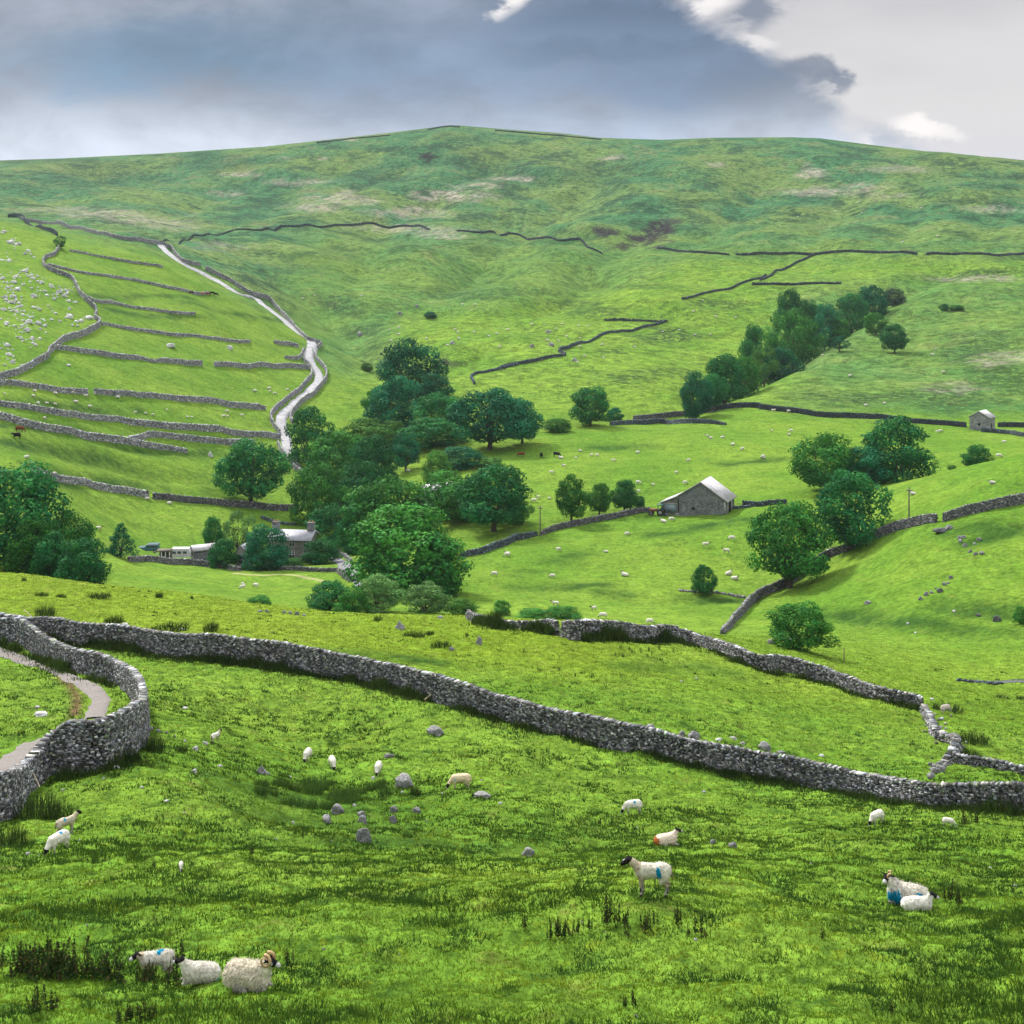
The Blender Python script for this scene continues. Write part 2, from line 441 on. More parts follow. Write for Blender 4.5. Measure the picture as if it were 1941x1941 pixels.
# rush and bracken beds, bleached grass, bare earth: where the photograph has them on the slopes
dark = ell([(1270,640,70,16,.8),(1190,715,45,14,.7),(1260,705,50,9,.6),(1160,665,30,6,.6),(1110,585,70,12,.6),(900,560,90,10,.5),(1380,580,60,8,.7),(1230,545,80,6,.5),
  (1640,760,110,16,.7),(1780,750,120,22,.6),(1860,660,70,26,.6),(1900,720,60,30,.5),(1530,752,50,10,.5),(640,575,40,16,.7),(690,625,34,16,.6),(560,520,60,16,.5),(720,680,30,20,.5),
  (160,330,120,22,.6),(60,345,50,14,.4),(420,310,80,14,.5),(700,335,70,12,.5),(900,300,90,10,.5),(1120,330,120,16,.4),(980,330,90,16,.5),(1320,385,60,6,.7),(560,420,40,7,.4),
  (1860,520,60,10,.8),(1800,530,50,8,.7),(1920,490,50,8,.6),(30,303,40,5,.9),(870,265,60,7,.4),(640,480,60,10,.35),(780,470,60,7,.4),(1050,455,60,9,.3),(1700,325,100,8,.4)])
pale = ell([(650,375,60,10,.8),(600,395,50,8,.7),(860,372,75,8,.9),(900,350,50,7,.7),(780,400,60,7,.7),(980,338,40,5,.8),(770,405,80,6,.5),(780,435,90,8,.55),(840,445,40,6,.7),
  (1540,325,26,11,.9),(1700,320,60,7,.55),(1560,362,75,8,.7),(1640,355,60,5,.6),(1690,370,40,5,.5),(1160,300,26,5,.8),(1360,312,16,4,.8),(200,410,80,9,.7),(280,420,80,12,.6),(100,398,70,6,.55),
  (330,430,60,8,.45),(570,345,60,5,.5),(660,266,14,4,.7),(540,300,14,3,.7),(610,300,10,3,.7),(450,330,40,4,.6),(430,365,30,4,.6),(1880,395,60,8,.5),(1850,530,80,6,.6),(1900,685,60,14,.5),(1800,735,60,10,.4),(420,470,60,8,.4)])
bare = ell([(1250,432,28,18,1.0),(1225,450,30,12,1.0),(1150,440,24,8,1.0),(1180,465,24,5,.8),(812,300,12,7,1.0),(1270,418,22,8,.9),(845,685,14,6,.9),(860,690,24,4,.8)], .35)
attr_f(gme, 'moor', moor); attr_f(gme, 'dark', dark); attr_f(gme, 'pale', pale); attr_f(gme, 'bare', bare)
lynch_and_shade = np.zeros_like(GXX)
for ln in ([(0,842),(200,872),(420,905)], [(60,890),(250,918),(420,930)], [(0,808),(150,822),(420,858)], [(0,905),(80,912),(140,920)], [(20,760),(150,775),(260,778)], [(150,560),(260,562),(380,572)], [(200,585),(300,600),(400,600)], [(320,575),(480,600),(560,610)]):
    d, t_ = seg_dist(GXX, GYY, [plan(*p) for p in ln]); lynch_and_shade = np.maximum(lynch_and_shade, np.exp(-(d / 2.6) ** 2) * np.clip(.75 + nB * 2, 0, 1))
for ln in ([(1790,1152),(1870,1160),(1960,1164)], [(1830,1035),(1890,1018),(1960,1003)], [(1555,1163),(1700,1180),(1941,1200)], [(1140,1122),(1260,1132),(1420,1140)], [(985,1115),(1140,1108)], [(1180,1265),(1330,1268),(1420,1290)], [(640,1240),(820,1255)], [(520,1600),(700,1592),(900,1612),(1060,1592)], [(1240,1015),(1350,995),(1420,985)], [(1130,850),(1230,845)], [(1380,880),(1480,870)], [(980,1090),(1100,1050)], [(1830,1155),(1930,1160)], [(1780,1010),(1941,1000)]):  # terrace banks, plus a band of painted shade for the near hollow
    d, t_ = seg_dist(GXX, GYY, [plan(*p) for p in ln]); lynch_and_shade = np.maximum(lynch_and_shade, np.exp(-(d / (1.0 + GYY * .0075)) ** 2) * np.clip(.78 + nB * 2.2, 0, 1))
for ln in ([(520,1555),(760,1572),(960,1598),(1120,1590)], [(1250,1262),(1400,1280)], [(480,1500),(700,1530)], [(1560,1040),(1700,1010)]):  # shade of the near hollow and other dark bands, painted as darker grass
    d, t_ = seg_dist(GXX, GYY, [plan(*p) for p in ln]); lynch_and_shade = np.maximum(lynch_and_shade, .85 * np.exp(-(d / 2.6) ** 2) * np.clip(.55 + nB * 2, 0, 1))
attr_f(gme, 'bank', lynch_and_shade)  # holds the banks and the painted shade of the hollow
# a thin scar of trodden earth beside the near footpath
d1, t_ = seg_dist(GXX, GYY, [plan(*p) for p in TL(0, 1060, [(430,860),(500,930),(560,1000),(560,1080),(540,1150)])])
rough = np.maximum(np.maximum(moor * .8, .9 * ss(wx, 600, 680) * ss(800 - wy, 0, 60) * ss(GYY, 400, 440)), .5 * ss(wx, 1400, 1500) * ss(800 - wy, 0, 20) * ss(GYY, 395, 410))
attr_f(gme, 'rough', rough)
attr_f(gme, 'trod', np.exp(-(d1 / .35) ** 2))
brow = ss(GYY, 96, 112) * (1 - ss(GYY, 150, 170)) * (1 - .6 * ss(PXV, 1100, 1300))  # sunlit yellow of the crest, put into the ground colour
attr_f(gme, 'brow', brow)
attr_f(gme, 'nearf', 1 - ss(GYY, 90, 210))
mg, t, b = mat_new('pasture', .95, .02)
geo = t.new('ShaderNodeNewGeometry')
pos = geo.outputs['Position']
mp = t.new('ShaderNodeMapping'); t.l.new(pos, mp.inputs[0]); mp.inputs['Scale'].default_value = (1, 1, .2); pos = mp.outputs[0]
nb = t.noise(pos, .045, 4, .55)
nm = t.noise(pos, .35, 4, .6)
nf = t.noise(pos, 2.2, 5, .65)
ng = t.noise(pos, .9, 6, .7)
field = t.mix(t.sstep(nb, .32, .68), (.076, .162, .016), (.124, .204, .024))
field = t.mix(t.mul(t.sstep(nm, .45, .72), .55), field, (.046, .104, .013))
field = t.mix(t.mul(t.sstep(ng, .50, .68), t.sstep(t.attr('nearf').outputs['Fac'], 0.0, 1.0, .35, .85)), field, (.016, .050, .008))
field = t.mix(t.mul(t.sstep(nf, .54, .70), .55), field, (.014, .040, .008))
field = t.mix(t.mul(t.sstep(nf, .46, .32), .5), field, (.145, .185, .012))
field = t.mix(t.mul(t.attr('brow').outputs['Fac'], .4), field, (.150, .190, .010))  # paints the sunlit look of the crest
field = t.mix(t.mul(t.sstep(t.noise(pos, .55, 6, .75), .54, .68), .38), field, (.175, .175, .040))
# far slopes: coarser hill grass
nh = t.noise(pos, .012, 5, .6); nh2 = t.noise(pos, .035, 7, .72); nh3 = t.noise(pos, .2, 5, .7)
mo = t.mix(t.sstep(nh, .40, .60), (.032, .112, .044), (.092, .152, .040))
mo = t.mix(t.mul(t.sstep(nh2, .48, .62), .85), mo, (.012, .042, .022))
mo = t.mix(t.mul(t.sstep(nh2, .46, .34), .7), mo, (.125, .140, .060))
mo = t.mix(t.mul(t.sstep(nh3, .52, .64), .7), mo, (.012, .032, .016))
mo = t.mix(t.mul(t.sstep(nh3, .44, .34), .5), mo, (.11, .115, .055))
c = t.mix(t.attr('moor').outputs['Fac'], field, mo)
spk = t.noise(pos, .55, 4, .7); spk2 = t.noise(pos, .03, 3, .6)
c = t.mix(t.mul(t.attr('rough').outputs['Fac'], t.mul(t.sstep(spk, .56, .62), t.sstep(spk2, .42, .62, .15, .9))), c, (.014, .040, .018))
c = t.mix(t.mul(t.attr('rough').outputs['Fac'], t.mul(t.sstep(spk, .42, .36), .45)), c, (.14, .15, .06))
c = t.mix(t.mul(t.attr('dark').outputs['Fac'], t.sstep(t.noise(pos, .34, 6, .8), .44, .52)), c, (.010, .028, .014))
c = t.mix(t.mul(t.attr('pale').outputs['Fac'], t.sstep(t.noise(pos, .12, 8, .85), .42, .54)), c, (.24, .21, .17))
c = t.mix(t.mul(t.attr('bare').outputs['Fac'], t.sstep(t.noise(pos, .2, 8, .85), .38, .48)), c, (.020, .018, .020))
c = t.mix(t.mul(t.attr('bank').outputs['Fac'], t.sstep(nm, .3, .6, .55, .95)), c, (.020, .056, .010))  # dark bank grass, and the hollow's shade painted in the same green
c = t.mix(t.mul(t.attr('trod').outputs['Fac'], t.sstep(nf, .3, .5)), c, (.10, .06, .035))
fa = t.sstep(t.noise(pos, 1.3, 5, .8), .34, .66, .70, 1.28); fb = t.sstep(t.noise(pos, .22, 7, .85), .38, .62, .52, 1.45)
fk = t.math('MULTIPLY', fa, t.math('MULTIPLY_ADD', t.math('SUBTRACT', fb, 1.0), t.math('MULTIPLY_ADD', t.attr('rough').outputs['Fac'], .75, .25), 1.0))
c = t.mix(1.0, c, t.comb(fk, fk, fk), 'MULTIPLY')
t.put(b.inputs['Base Color'], c)
bn = t.new('ShaderNodeBump'); bn.inputs['Strength'].default_value = .6; bn.inputs['Distance'].default_value = .25
t.l.new(nf, bn.inputs['Height'])
bn2 = t.new('ShaderNodeBump'); bn2.inputs['Strength'].default_value = .5; bn2.inputs['Distance'].default_value = 2.0
t.l.new(nh3, bn2.inputs['Height']); t.l.new(bn.outputs[0], bn2.inputs['Normal'])
t.l.new(bn2.outputs[0], b.inputs['Normal'])
ground = tag(obj('ground', gme, mg), kind='structure')

# ------------------------------------------------------------------ road, paths, stream
def smooth_poly(pts, step):
    """resample plan points along a Catmull-Rom curve at about `step` metres"""
    P = np.array(pts, float)
    P = np.vstack([2*P[0]-P[1], P, 2*P[-1]-P[-2]])
    res = []
    for i in range(1, len(P) - 2):
        L = np.linalg.norm(P[i+1][:2] - P[i][:2]); n = max(1, int(L / step))
        for k in range(n):
            t = k / n
            a = P[i]; m0 = (P[i+1]-P[i-1])/2; m1 = (P[i+2]-P[i])/2
            # keep tangents from overshooting on uneven spacing
            for m in (m0, m1):
                l = np.linalg.norm(m[:2]);
                if l > 1.2 * L: m *= 1.2 * L / l
            res.append((2*t**3-3*t**2+1)*a + (t**3-2*t*t+t)*m0 + (-2*t**3+3*t*t)*P[i+1] + (t**3-t*t)*m1)
    res.append(P[-2])
    return np.array(res)
def ribbon(name, pix, width, mat, step=1.5, lift=.06, nacross=6, kind='structure', smoothz=None):
    pts = smooth_poly([plan(*p[:3]) for p in pix], step)
    if np.isscalar(width): width = [width] * len(pix)
    sidx = np.linspace(0, len(pix) - 1, len(pts))
    w = np.interp(sidx, np.arange(len(pix)), width)
    tg = np.gradient(pts, axis=0); tg /= np.linalg.norm(tg, axis=1)[:, None] + 1e-9
    nrm = np.stack([-tg[:, 1], tg[:, 0]], 1)
    vs = []
    rng = np.random.default_rng(3)
    for k in range(nacross + 1):
        f = k / nacross - .5
        e = pts + nrm * (w * f)[:, None]
        if k in (0, nacross): e = e + nrm * (rng.normal(0, .04, len(e)) * w)[:, None]
        z = gzv(e[:, 0], e[:, 1])
        vs.append(np.stack([e[:, 0], e[:, 1], z + lift + (0.03 if 0 < k < nacross else -0.04)], 1))
    # keep the surface above the bumps of the ground between the edges
    zz = np.stack([v[:, 2] for v in vs]); zmax = np.maximum(zz.max(0) * .5 + zz * .5, zz)
    for k, v in enumerate(vs): v[:, 2] = zmax[k] if 0 < k < nacross else v[:, 2]
    n = len(pts); Vv = np.concatenate(vs)
    qs = []
    for k in range(nacross):
        a = k * n + np.arange(n - 1); qs.append(np.stack([a, a + 1, a + n + 1, a + n], 1))
    me = mesh_np(name, Vv, quads=np.concatenate(qs), smooth=True)
    return tag(obj(name, me, mat), kind=kind)
ROADPX = [(304,462),(312,474),(326,486),(350,502),(378,515),(410,532),(450,556),(486,567),(511,588),(545,614),(571,635),(592,652),(585,674),(592,692),(605,712),(602,728),(583,746),(558,767),(537,787),(533,806),(541,826),(544,847),(556,873),(568,893)]
m_road = mat_plain('worn_tarmac', (.21, .21, .22), .6, .32, .5, .35)
ribbon('road', ROADPX, [4.5,4.5,4.2,4,4,3.8,3.8,3.8,3.8,3.8,3.8,4.2,4,3.8,3.6,3.4,3.4,3.2,3.2,3.2,3.2,3.2,3,3], m_road, 2.0, .10)
m_path = mat_plain('pale_gravel', (.165, .150, .140), .95, .22, 9.0, .1, bump=.6)
PATH1 = TL(0, 1060, [(-260,600),(-100,650),(30,690),(150,740),(300,790),(450,850),(580,910),(700,990),(745,1050),(710,1110),(690,1170)])
ribbon('path', PATH1, [1.3,1.3,1.3,1.2,1.0,1.05,1.2,1.3,1.2,1.1,1.1], m_path, .5, .05)
PATH2 = TL(0, 1060, [(-150,1640),(0,1545),(60,1510),(130,1460),(200,1400),(330,1330)])
ribbon('path', PATH2, [2.0,1.7,1.5,1.3,1.1,1.0], m_path, .4, .06)
m_track = mat_plain('farm_track', (.13, .13, .145), .8, .15, .6)
ribbon('track', [(628,1057),(645,1066),(660,1079),(676,1095),(690,1112)], [2.4,2.4,2.5,2.6,2.6], m_track, 1.0, .08)
ribbon('track', TL(480, 640, [(-150,1730),(30,1745),(200,1738),(330,1745),(430,1765),(520,1785)]), [1.0,1.1,1.0,1.0,1.4,1.2], mat_plain('worn_grass', (.19, .20, .07), .95, .25, .5), 1.0, .05)
ms, t, b = mat_new('beck_water', .12, .5)
t.put(b.inputs['Base Color'], (.05, .06, .05))
ribbon('stream', TL(1441, 1060, [(1560,912),(1680,910),(1800,905),(1960,903),(2200,900)]), [.8,1.3,2.0,2.2,2.4], ms, .8, .07)

# ------------------------------------------------------------------ dry stone walls
BOXQ = np.array([[0,3,2,1],[4,5,6,7],[0,1,5,4],[1,2,6,5],[2,3,7,6],[3,0,4,7]])
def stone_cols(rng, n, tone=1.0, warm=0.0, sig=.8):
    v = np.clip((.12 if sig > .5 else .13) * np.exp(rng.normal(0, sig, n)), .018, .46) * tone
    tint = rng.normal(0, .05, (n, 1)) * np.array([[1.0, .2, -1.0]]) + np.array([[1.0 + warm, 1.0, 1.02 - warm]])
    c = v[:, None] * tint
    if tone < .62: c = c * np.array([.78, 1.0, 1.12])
    moss = rng.random(n) < .05
    c[moss] *= np.array([.8, 1.0, .6])
    return np.clip(c, .012, .6)
wall_n = [0]
def stone_wall(label, pix, hpx, L=.25, thick=.6, tone=1.0, ruin=0.0, group='dry stone walls across the dale', name='stone_wall', hm=None, depths=None):
    wall_n[0] += 1
    rng = np.random.default_rng(100 + wall_n[0]); sg_ = .72 if L < .3 else .42
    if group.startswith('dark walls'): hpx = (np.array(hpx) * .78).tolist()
    if np.isscalar(hpx): hpx = [hpx] * len(pix)
    pl = [plan(*p[:3]) for p in pix]
    hh = [hp * p[1] / FPX for hp, p in zip(hpx, pl)] if hm is None else ([hm] * len(pl) if np.isscalar(hm) else hm)
    P3 = smooth_poly([(p[0], p[1], h) for p, h in zip(pl, hh)], max(.4, L * 1.2))
    H = P3[:, 2]; P = P3[:, :2]
    seg = np.linalg.norm(np.diff(P, axis=0), axis=1); S = np.concatenate([[0], np.cumsum(seg)]); tot = S[-1]
    Zg = gzv(P[:, 0], P[:, 1])
    kk = 5
    Zs = np.convolve(np.pad(Zg, kk // 2, 'edge'), np.ones(kk) / kk, 'valid')
    top_n = fbm(S / (3.2 * max(1, L / .25)) + wall_n[0] * 31, S * 0 + 3.3, 3, 5)
    H = H * (1 + top_n * (.16 + ruin))
    if ruin: H = H * np.clip(.75 + 2.2 * ruin * fbm(S / (9 * max(1, L / .3)) + 7 * wall_n[0], S * 0, 2, 8), .15, 1.3)
    def at(s):
        x = np.interp(s, S, P[:, 0]); y = np.interp(s, S, P[:, 1])
        tx = np.interp(s, S, np.gradient(P[:, 0])); ty = np.interp(s, S, np.gradient(P[:, 1]))
        l = np.hypot(tx, ty) + 1e-9
        return x, y, tx / l, ty / l, np.interp(s, S, Zs), np.interp(s, S, H)
    out_c = []; out_col = []
    def boxes(s, z0, z1, half, thk, shift, colr, jit):
        x, y, tx, ty, zg, h = at(s)
        nx, ny = -ty, tx
        n = len(s)
        c = np.zeros((n, 8, 3))
        k = 0
        for zz in (0, 1):
            for (sa, sb) in ((-1, -1), (1, -1), (1, 1), (-1, 1)):
                c[:, k, 0] = x + tx * half * sa + nx * (thk / 2 * sb + shift)
                c[:, k, 1] = y + ty * half * sa + ny * (thk / 2 * sb + shift)
                c[:, k, 2] = zg + (z1 if zz else z0)
                k += 1
        c += rng.normal(0, 1, c.shape) * jit[:, None, None]
        out_c.append(c); out_col.append(colr)
    ch = L * .58
    ncourse = int(max(H) / ch) + 2
    for ci in range(-1, ncourse):
        z0 = ci * ch
        n = max(2, int(tot / L))
        s = (np.arange(n) + rng.uniform(0, 1)) * (tot / n) + rng.normal(0, L * .16, n)
        s = np.clip(s, 0, tot)
        h = np.interp(s, S, H)
        ok = z0 + ch * .7 < h
        s = s[ok]; h = h[ok]
        n = len(s)
        if n == 0: continue
        v = np.clip(z0 / np.maximum(h, .1), 0, 1)
        half = L * rng.uniform(.32, .54, n)
        z1 = z0 + ch * rng.uniform(.70, 1.05, n)
        boxes(s, np.full(n, z0), z1, half, thick * (1.05 - .38 * v) + rng.normal(0, L * .10, n), rng.normal(0, L * .06, n), stone_cols(rng, n, tone, 0.0, sg_), np.full(n, L * .07))
    # cope stones set on edge
    n = max(2, int(tot / (L * .72)))
    s = np.clip((np.arange(n) + .5) * tot / n + rng.normal(0, L * .1, n), 0, tot)
    if ruin > .25:
        s = s[rng.random(n) < .5]; n = len(s)
    h = np.interp(s, S, H)
    boxes(s, h - ch * .5, h + ch * rng.uniform(.35, 1.0, n), L * rng.uniform(.26, .42, n), thick * .62 * rng.uniform(.8, 1.1, n), rng.normal(0, L * .08, n), np.clip(stone_cols(rng, n, tone, 0.0, sg_) * 1.18, 0, .6), np.full(n, L * .1))  # cope colour lightened to paint in the bright, backlit wall tops
    if ruin > .2:                      # fallen stones at the foot
        n = int(tot / L * ruin * 1.5)
        s = rng.uniform(0, tot, n)
        boxes(s, np.full(n, -.05), ch * rng.uniform(.3, .9, n), L * rng.uniform(.3, .5, n), L * rng.uniform(.5, .9, n), rng.normal(0, thick * 1.1, n), stone_cols(rng, n, tone * 1.2, 0.0, sg_), np.full(n, L * .12))
    Cv = np.concatenate(out_c); cc = np.concatenate(out_col)
    n = len(Cv)
    Q = (np.arange(n)[:, None, None] * 8 + BOXQ[None]).reshape(-1, 4)
    # packed hearting inside
    ns = len(S); core = []
    hw = thick * .27
    tx = np.gradient(P[:, 0]); ty = np.gradient(P[:, 1]); l = np.hypot(tx, ty) + 1e-9
    nx, ny = -ty / l, tx / l
    for sb, top in ((-1, 0), (-1, 1), (1, 1), (1, 0)):
        core.append(np.stack([P[:, 0] + nx * hw * sb, P[:, 1] + ny * hw * sb, Zs + (np.maximum(H - ch * .6, .05) if top else -.3)], 1))
    cv = np.concatenate(core); off = n * 8
    cq = []
    for k in range(3):
        a = off + k * ns + np.arange(ns - 1); cq.append(np.stack([a, a + 1, a + ns + 1, a + ns], 1))
    Vv = np.concatenate([Cv.reshape(-1, 3), cv])
    org = np.array([P[len(P)//2][0], P[len(P)//2][1], Zs[len(P)//2]])
    me = mesh_np(name, Vv - org, quads=np.concatenate([Q] + cq))
    attr_c(me, 'col', np.concatenate([np.repeat(cc, 8, 0), np.tile([[.016, .016, .016]] if L < .3 else [[.05, .05, .052]], (len(cv), 1))]))
    o = obj(name, me, M_STONE, loc=org)
    return tag(o, label, 'wall', group)
# ------------------------------------------------------------------ the walls, one thing each
SW = stone_wall
LW = TL(0, 1060, [(-1300,380),(-700,440),(-180,505),(0,560),(250,590),(500,620),(800,650),(1100,690),(1500,742),(1860,775)]) + TL(480, 1060, [(400,832),(700,885),(1000,960),(1250,1022),(1500,1085),(1860,1180)]) + TL(960, 1060, [(200,1235),(450,1290),(700,1365),(1000,1425),(1300,1490),(1600,1555),(1860,1600)]) + TL(1441, 1060, [(300,1662),(600,1722),(900,1772),(1200,1805),(1500,1832),(1932,1870),(2200,1890),(2900,1915),(3600,1930)])
LH = [36,37,38,40,41,41,43,43,49,48, 48,45,47,48,48,43, 44,44,50,48,46,46,47, 48,46,47,44,47,56,57,57,57]
SW("long grey dry stone wall across the whole foreground pasture from left to right", LW, LH, L=.165, thick=.6)
SW("tall winding dry stone wall beside the gravel footpath, bending back round the turn", TL(0, 1060, [(-900,560),(-260,590),(-100,600),(0,608),(150,625),(280,700),(400,770),(600,838),(800,885),(930,960),(1010,1060),(1045,1180),(1045,1290),(1000,1390),(900,1475),(700,1555),(500,1565),(350,1595),(250,1660),(170,1740),(90,1860),(0,1930),(-200,1970),(-800,2050)]),
   [44,44,44,44,44,42,42,42,41,42,48,56,66,80,92,97,92,74,60,58,74,86,88,88], L=.165, thick=.65)
SW("low mossy field wall half overgrown with dark plants beyond the foreground pasture crest", TL(960, 1060, [(-280,440),(-200,470),(0,505),(150,515),(280,525),(370,560)]), [14,14,13,14,18,26], L=.2, thick=.6, tone=.8)
SW("thick pale stone wall with squared end on the knoll past the pasture", TL(960, 1060, [(420,590),(540,600),(700,602),(900,604),(1100,606),(1240,605)]), [32,38,36,34,30,26], L=.19, thick=1.0)
SW("stone wall running downhill to the right from the knoll to the rubble corner", TL(960, 1060, [(1240,605),(1350,622),(1500,672),(1700,752),(1860,812)]) + TL(1441, 1060, [(150,822),(350,875),(500,915),(700,985),(900,1045),(1080,1085),(1190,1110)]), [24,22,22,26,28,28,28,26,25,24,24,23], L=.19, thick=.6)
SW("crooked tumbled wall turning down towards the viewer beside the brown rushes", TL(1441, 1060, [(1200,1120),(1240,1180),(1265,1250),(1290,1310),(1400,1350),(1440,1400),(1400,1470),(1350,1510)]), [20,20,19,18,18,24,20,12], L=.22, thick=.7, ruin=.3)
SW("low field wall leaving the rubble corner towards the right edge", TL(1441, 1060, [(1400,1480),(1550,1510),(1750,1545),(1950,1585),(2150,1600),(3000,1630)]), 15, L=.19, thick=.5)
# the hillside walls on the left
H = dict(L=.42, thick=.6, tone=1.75)
SW("long winding boundary wall climbing between the scree slope and the walled strips", TL(0, 200, [(430,1050),(400,1095),(335,1120),(315,1160),(340,1195),(420,1230),(520,1270),(560,1330),(590,1390),(650,1450),(705,1510),(695,1560),(735,1600),(690,1645),(600,1690),(490,1720),(420,1765),(365,1810),(345,1850),(200,1930),(60,1990),(-150,2040)]), [7,7,7,7,8,8,8,9,9,9,9,9,10,11,11,11,11,11,11,11,11,11], **H)
SW("dark upper boundary wall running up to the hill shoulder beside the lone thorn tree", TL(0, 200, [(60,818),(120,820),(180,850),(300,905),(420,955)]), [6,7,7,7,8], L=.5, thick=.6, tone=.55)
SW("low tumbled wall, uppermost of the strips just right of the thorn tree", TL(0, 200, [(510,1068),(690,1102),(900,1142),(1030,1162),(1190,1188)]), 5, ruin=.35, **H)
SW("ruinous strip wall ending beside the group of cattle", TL(0, 200, [(350,1172),(500,1208),(700,1243),(900,1270),(1100,1310),(1300,1352),(1530,1382)]), 6.5, ruin=.25, **H)
SW("short broken strip wall below the cattle, fading out in the grass", TL(0, 200, [(610,1398),(700,1442),(900,1468),(1100,1502),(1300,1526),(1430,1530)]), 6.5, ruin=.25, **H)
SW("strip wall that leaves the sharp bend of the winding boundary wall", TL(0, 200, [(745,1608),(900,1635),(1100,1662),(1300,1690),(1500,1705),(1830,1735)]), 6.5, ruin=.15, **H)
SW("strip wall with a sagging gap, stopping short of a gateway", TL(0, 200, [(395,1785),(600,1810),(800,1843),(1000,1862),(1120,1880),(1200,1882),(1480,1905)]), [8,8,9,8,5,8,9], **H)
SW("strip wall from the gateway to the bend of the road", TL(0, 200, [(1570,1910),(1800,1925)]) + TL(480, 640, [(0,220),(200,225),(410,235)]), 8.5, **H)
SW("long pale wall across the hillside, second below the sharp boundary corner", TL(0, 640, [(-150,330),(0,348),(250,372),(450,402),(640,412)]), 9, **H)
SW("straight wall continuing the hillside line towards the road, ending mid field", TL(0, 640, [(690,412),(900,425),(1090,440),(1400,470),(1700,510),(1900,525)]) + TL(480, 640, [(0,515),(90,530)]), [9,9,9,10,10,10,9,7], **H)
SW("long wall sagging through the sheep field and joining the road's lower bend", TL(0, 640, [(-150,470),(0,498),(300,545),(600,592),(840,612),(900,625),(1200,662),(1600,688),(1720,715),(1932,730)]) + TL(480, 640, [(200,742)]), [10,10,10,10,9,10,11,11,10,10,10], **H)
SW("broad grey wall slanting down above the two cows on the left", TL(0, 640, [(-150,570),(0,600),(200,652),(400,692),(600,735),(800,762),(1000,790),(1200,820),(1370,840)]), [12,13,13,12,12,12,11,9,6], **H)
SW("wall branching off the slanting wall towards the big sycamore", TL(0, 640, [(940,765),(1010,752),(1080,728),(1150,730),(1400,760),(1650,782),(1860,790)]), 10, **H)
SW("lowest hillside wall, running from the left trees to behind the sycamore", TL(0, 640, [(230,975),(400,1045),(700,1105),(900,1140),(1090,1172)]), 11.5, **H)
SW("wall under the big sycamore, from the stile to the wood", TL(0, 640, [(1120,1176),(1400,1208),(1700,1235),(1900,1252)]) + TL(480, 640, [(80,1262),(320,1270)]), 11, L=.42, thick=.6, tone=.8)
SW("field wall below the car and sheds of the farm", TL(0, 640, [(940,1638),(1050,1640),(1200,1652),(1500,1678),(1760,1712)]), [8,9,10,10,8], L=.35, thick=.6)
SW("low garden wall in front of the stone farmhouse", TL(480, 640, [(-60,1700),(150,1702),(400,1708),(620,1712)]), 6, L=.35, thick=.5, tone=.7)
SW("short stubby wall along the near edge of the farm track", TL(480, 640, [(622,1715),(660,1750),(700,1780),(735,1790)]), [8,10,12,11], L=.35, thick=.6)
SW("garden wall above the far edge of the farm track", TL(480, 640, [(560,1555),(640,1590),(720,1650)]), 6, L=.35, thick=.5)
SW("dark ruined garden wall on the grass behind the farmhouse chimneys", TL(480, 640, [(60,1325),(180,1360),(320,1375)]), 5, L=.4, thick=.5, tone=.6, ruin=.2)
# along the road
SW("long wall beyond the valley road, from the hill shoulder to a gap", TL(0, 200, [(150,835),(300,868),(500,900),(700,940),(900,985),(1050,1000),(1150,1015),(1250,1050),(1275,1085),(1330,1145),(1470,1182)]), [6,6,6.5,6.5,7,7,7,7,8,8,7], **H)
SW("roadside wall on the right of the road from the gap down to the upper bend", TL(0, 200, [(1505,1205),(1600,1250),(1700,1300),(1820,1378)]) + TL(480, 200, [(0,1395),(120,1432),(200,1522),(300,1630),(400,1722),(498,1752),(470,1785)]), [8,7.5,7.5,8,8,8,8,8,8,7,6], **H)
SW("curving roadside wall round the outside of the road's S bend", TL(480, 640, [(435,100),(465,165),(520,225),(538,270),(525,325),(470,395),(390,455),(310,530),(272,590),(290,635)]), [6,7,8,9,9,9,9,10,10,8], **H)
SW("roadside wall on the left of the road through the lower bend", TL(480, 640, [(365,165),(415,215),(430,255),(415,310),(350,385),(250,460),(160,540),(128,600),(155,655),(195,705)]), [7,8,8,9,9,9,10,10,10,9], **H)
SW("short wall stub in the field above the road's upper bend", TL(480, 640, [(155,45),(250,55),(330,75)]), 7, **H)
SW("small hooked wall against the upper bend of the road", TL(480, 640, [(232,152),(300,160),(345,150),(375,90)]), [5,6,7,6], **H)
SW("wall from the foot of the road down towards the wood", TL(480, 640, [(180,790),(215,850),(270,910),(300,965),(365,1010)]), [8,8,9,9,8], **H)
# main hill
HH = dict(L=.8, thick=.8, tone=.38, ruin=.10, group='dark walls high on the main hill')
SW("dark wall contouring the main hill, left half", TL(0, 200, [(1190,1005),(1400,968),(1700,920),(1860,916)]) + TL(480, 200, [(70,914),(200,890),(350,885),(550,890),(700,882),(900,875),(1100,886),(1290,912)]), [3,3,3,4,5,5,5,5,5,5,5,4], **HH)
SW("dark wall contouring the main hill, middle length towards the quarry scar", TL(480, 200, [(1490,920),(1700,934),(1860,944)]) + TL(960, 200, [(100,955),(370,990),(480,985),(550,990),(600,1045),(700,1088)]), [4,5,5,5,5,5,5,5,4], **HH)
SW("short dark wall length right of the quarry scar", TL(960, 200, [(1105,1050),(1200,1062),(1400,1080),(1630,1098)]), 5, **HH)
SW("long dark intake wall along the right flank of the hill", TL(960, 200, [(1680,1096),(1860,1088)]) + TL(1441, 200, [(80,1090),(300,1092),(600,1075),(850,1082),(1150,1092)]), 6, **HH)
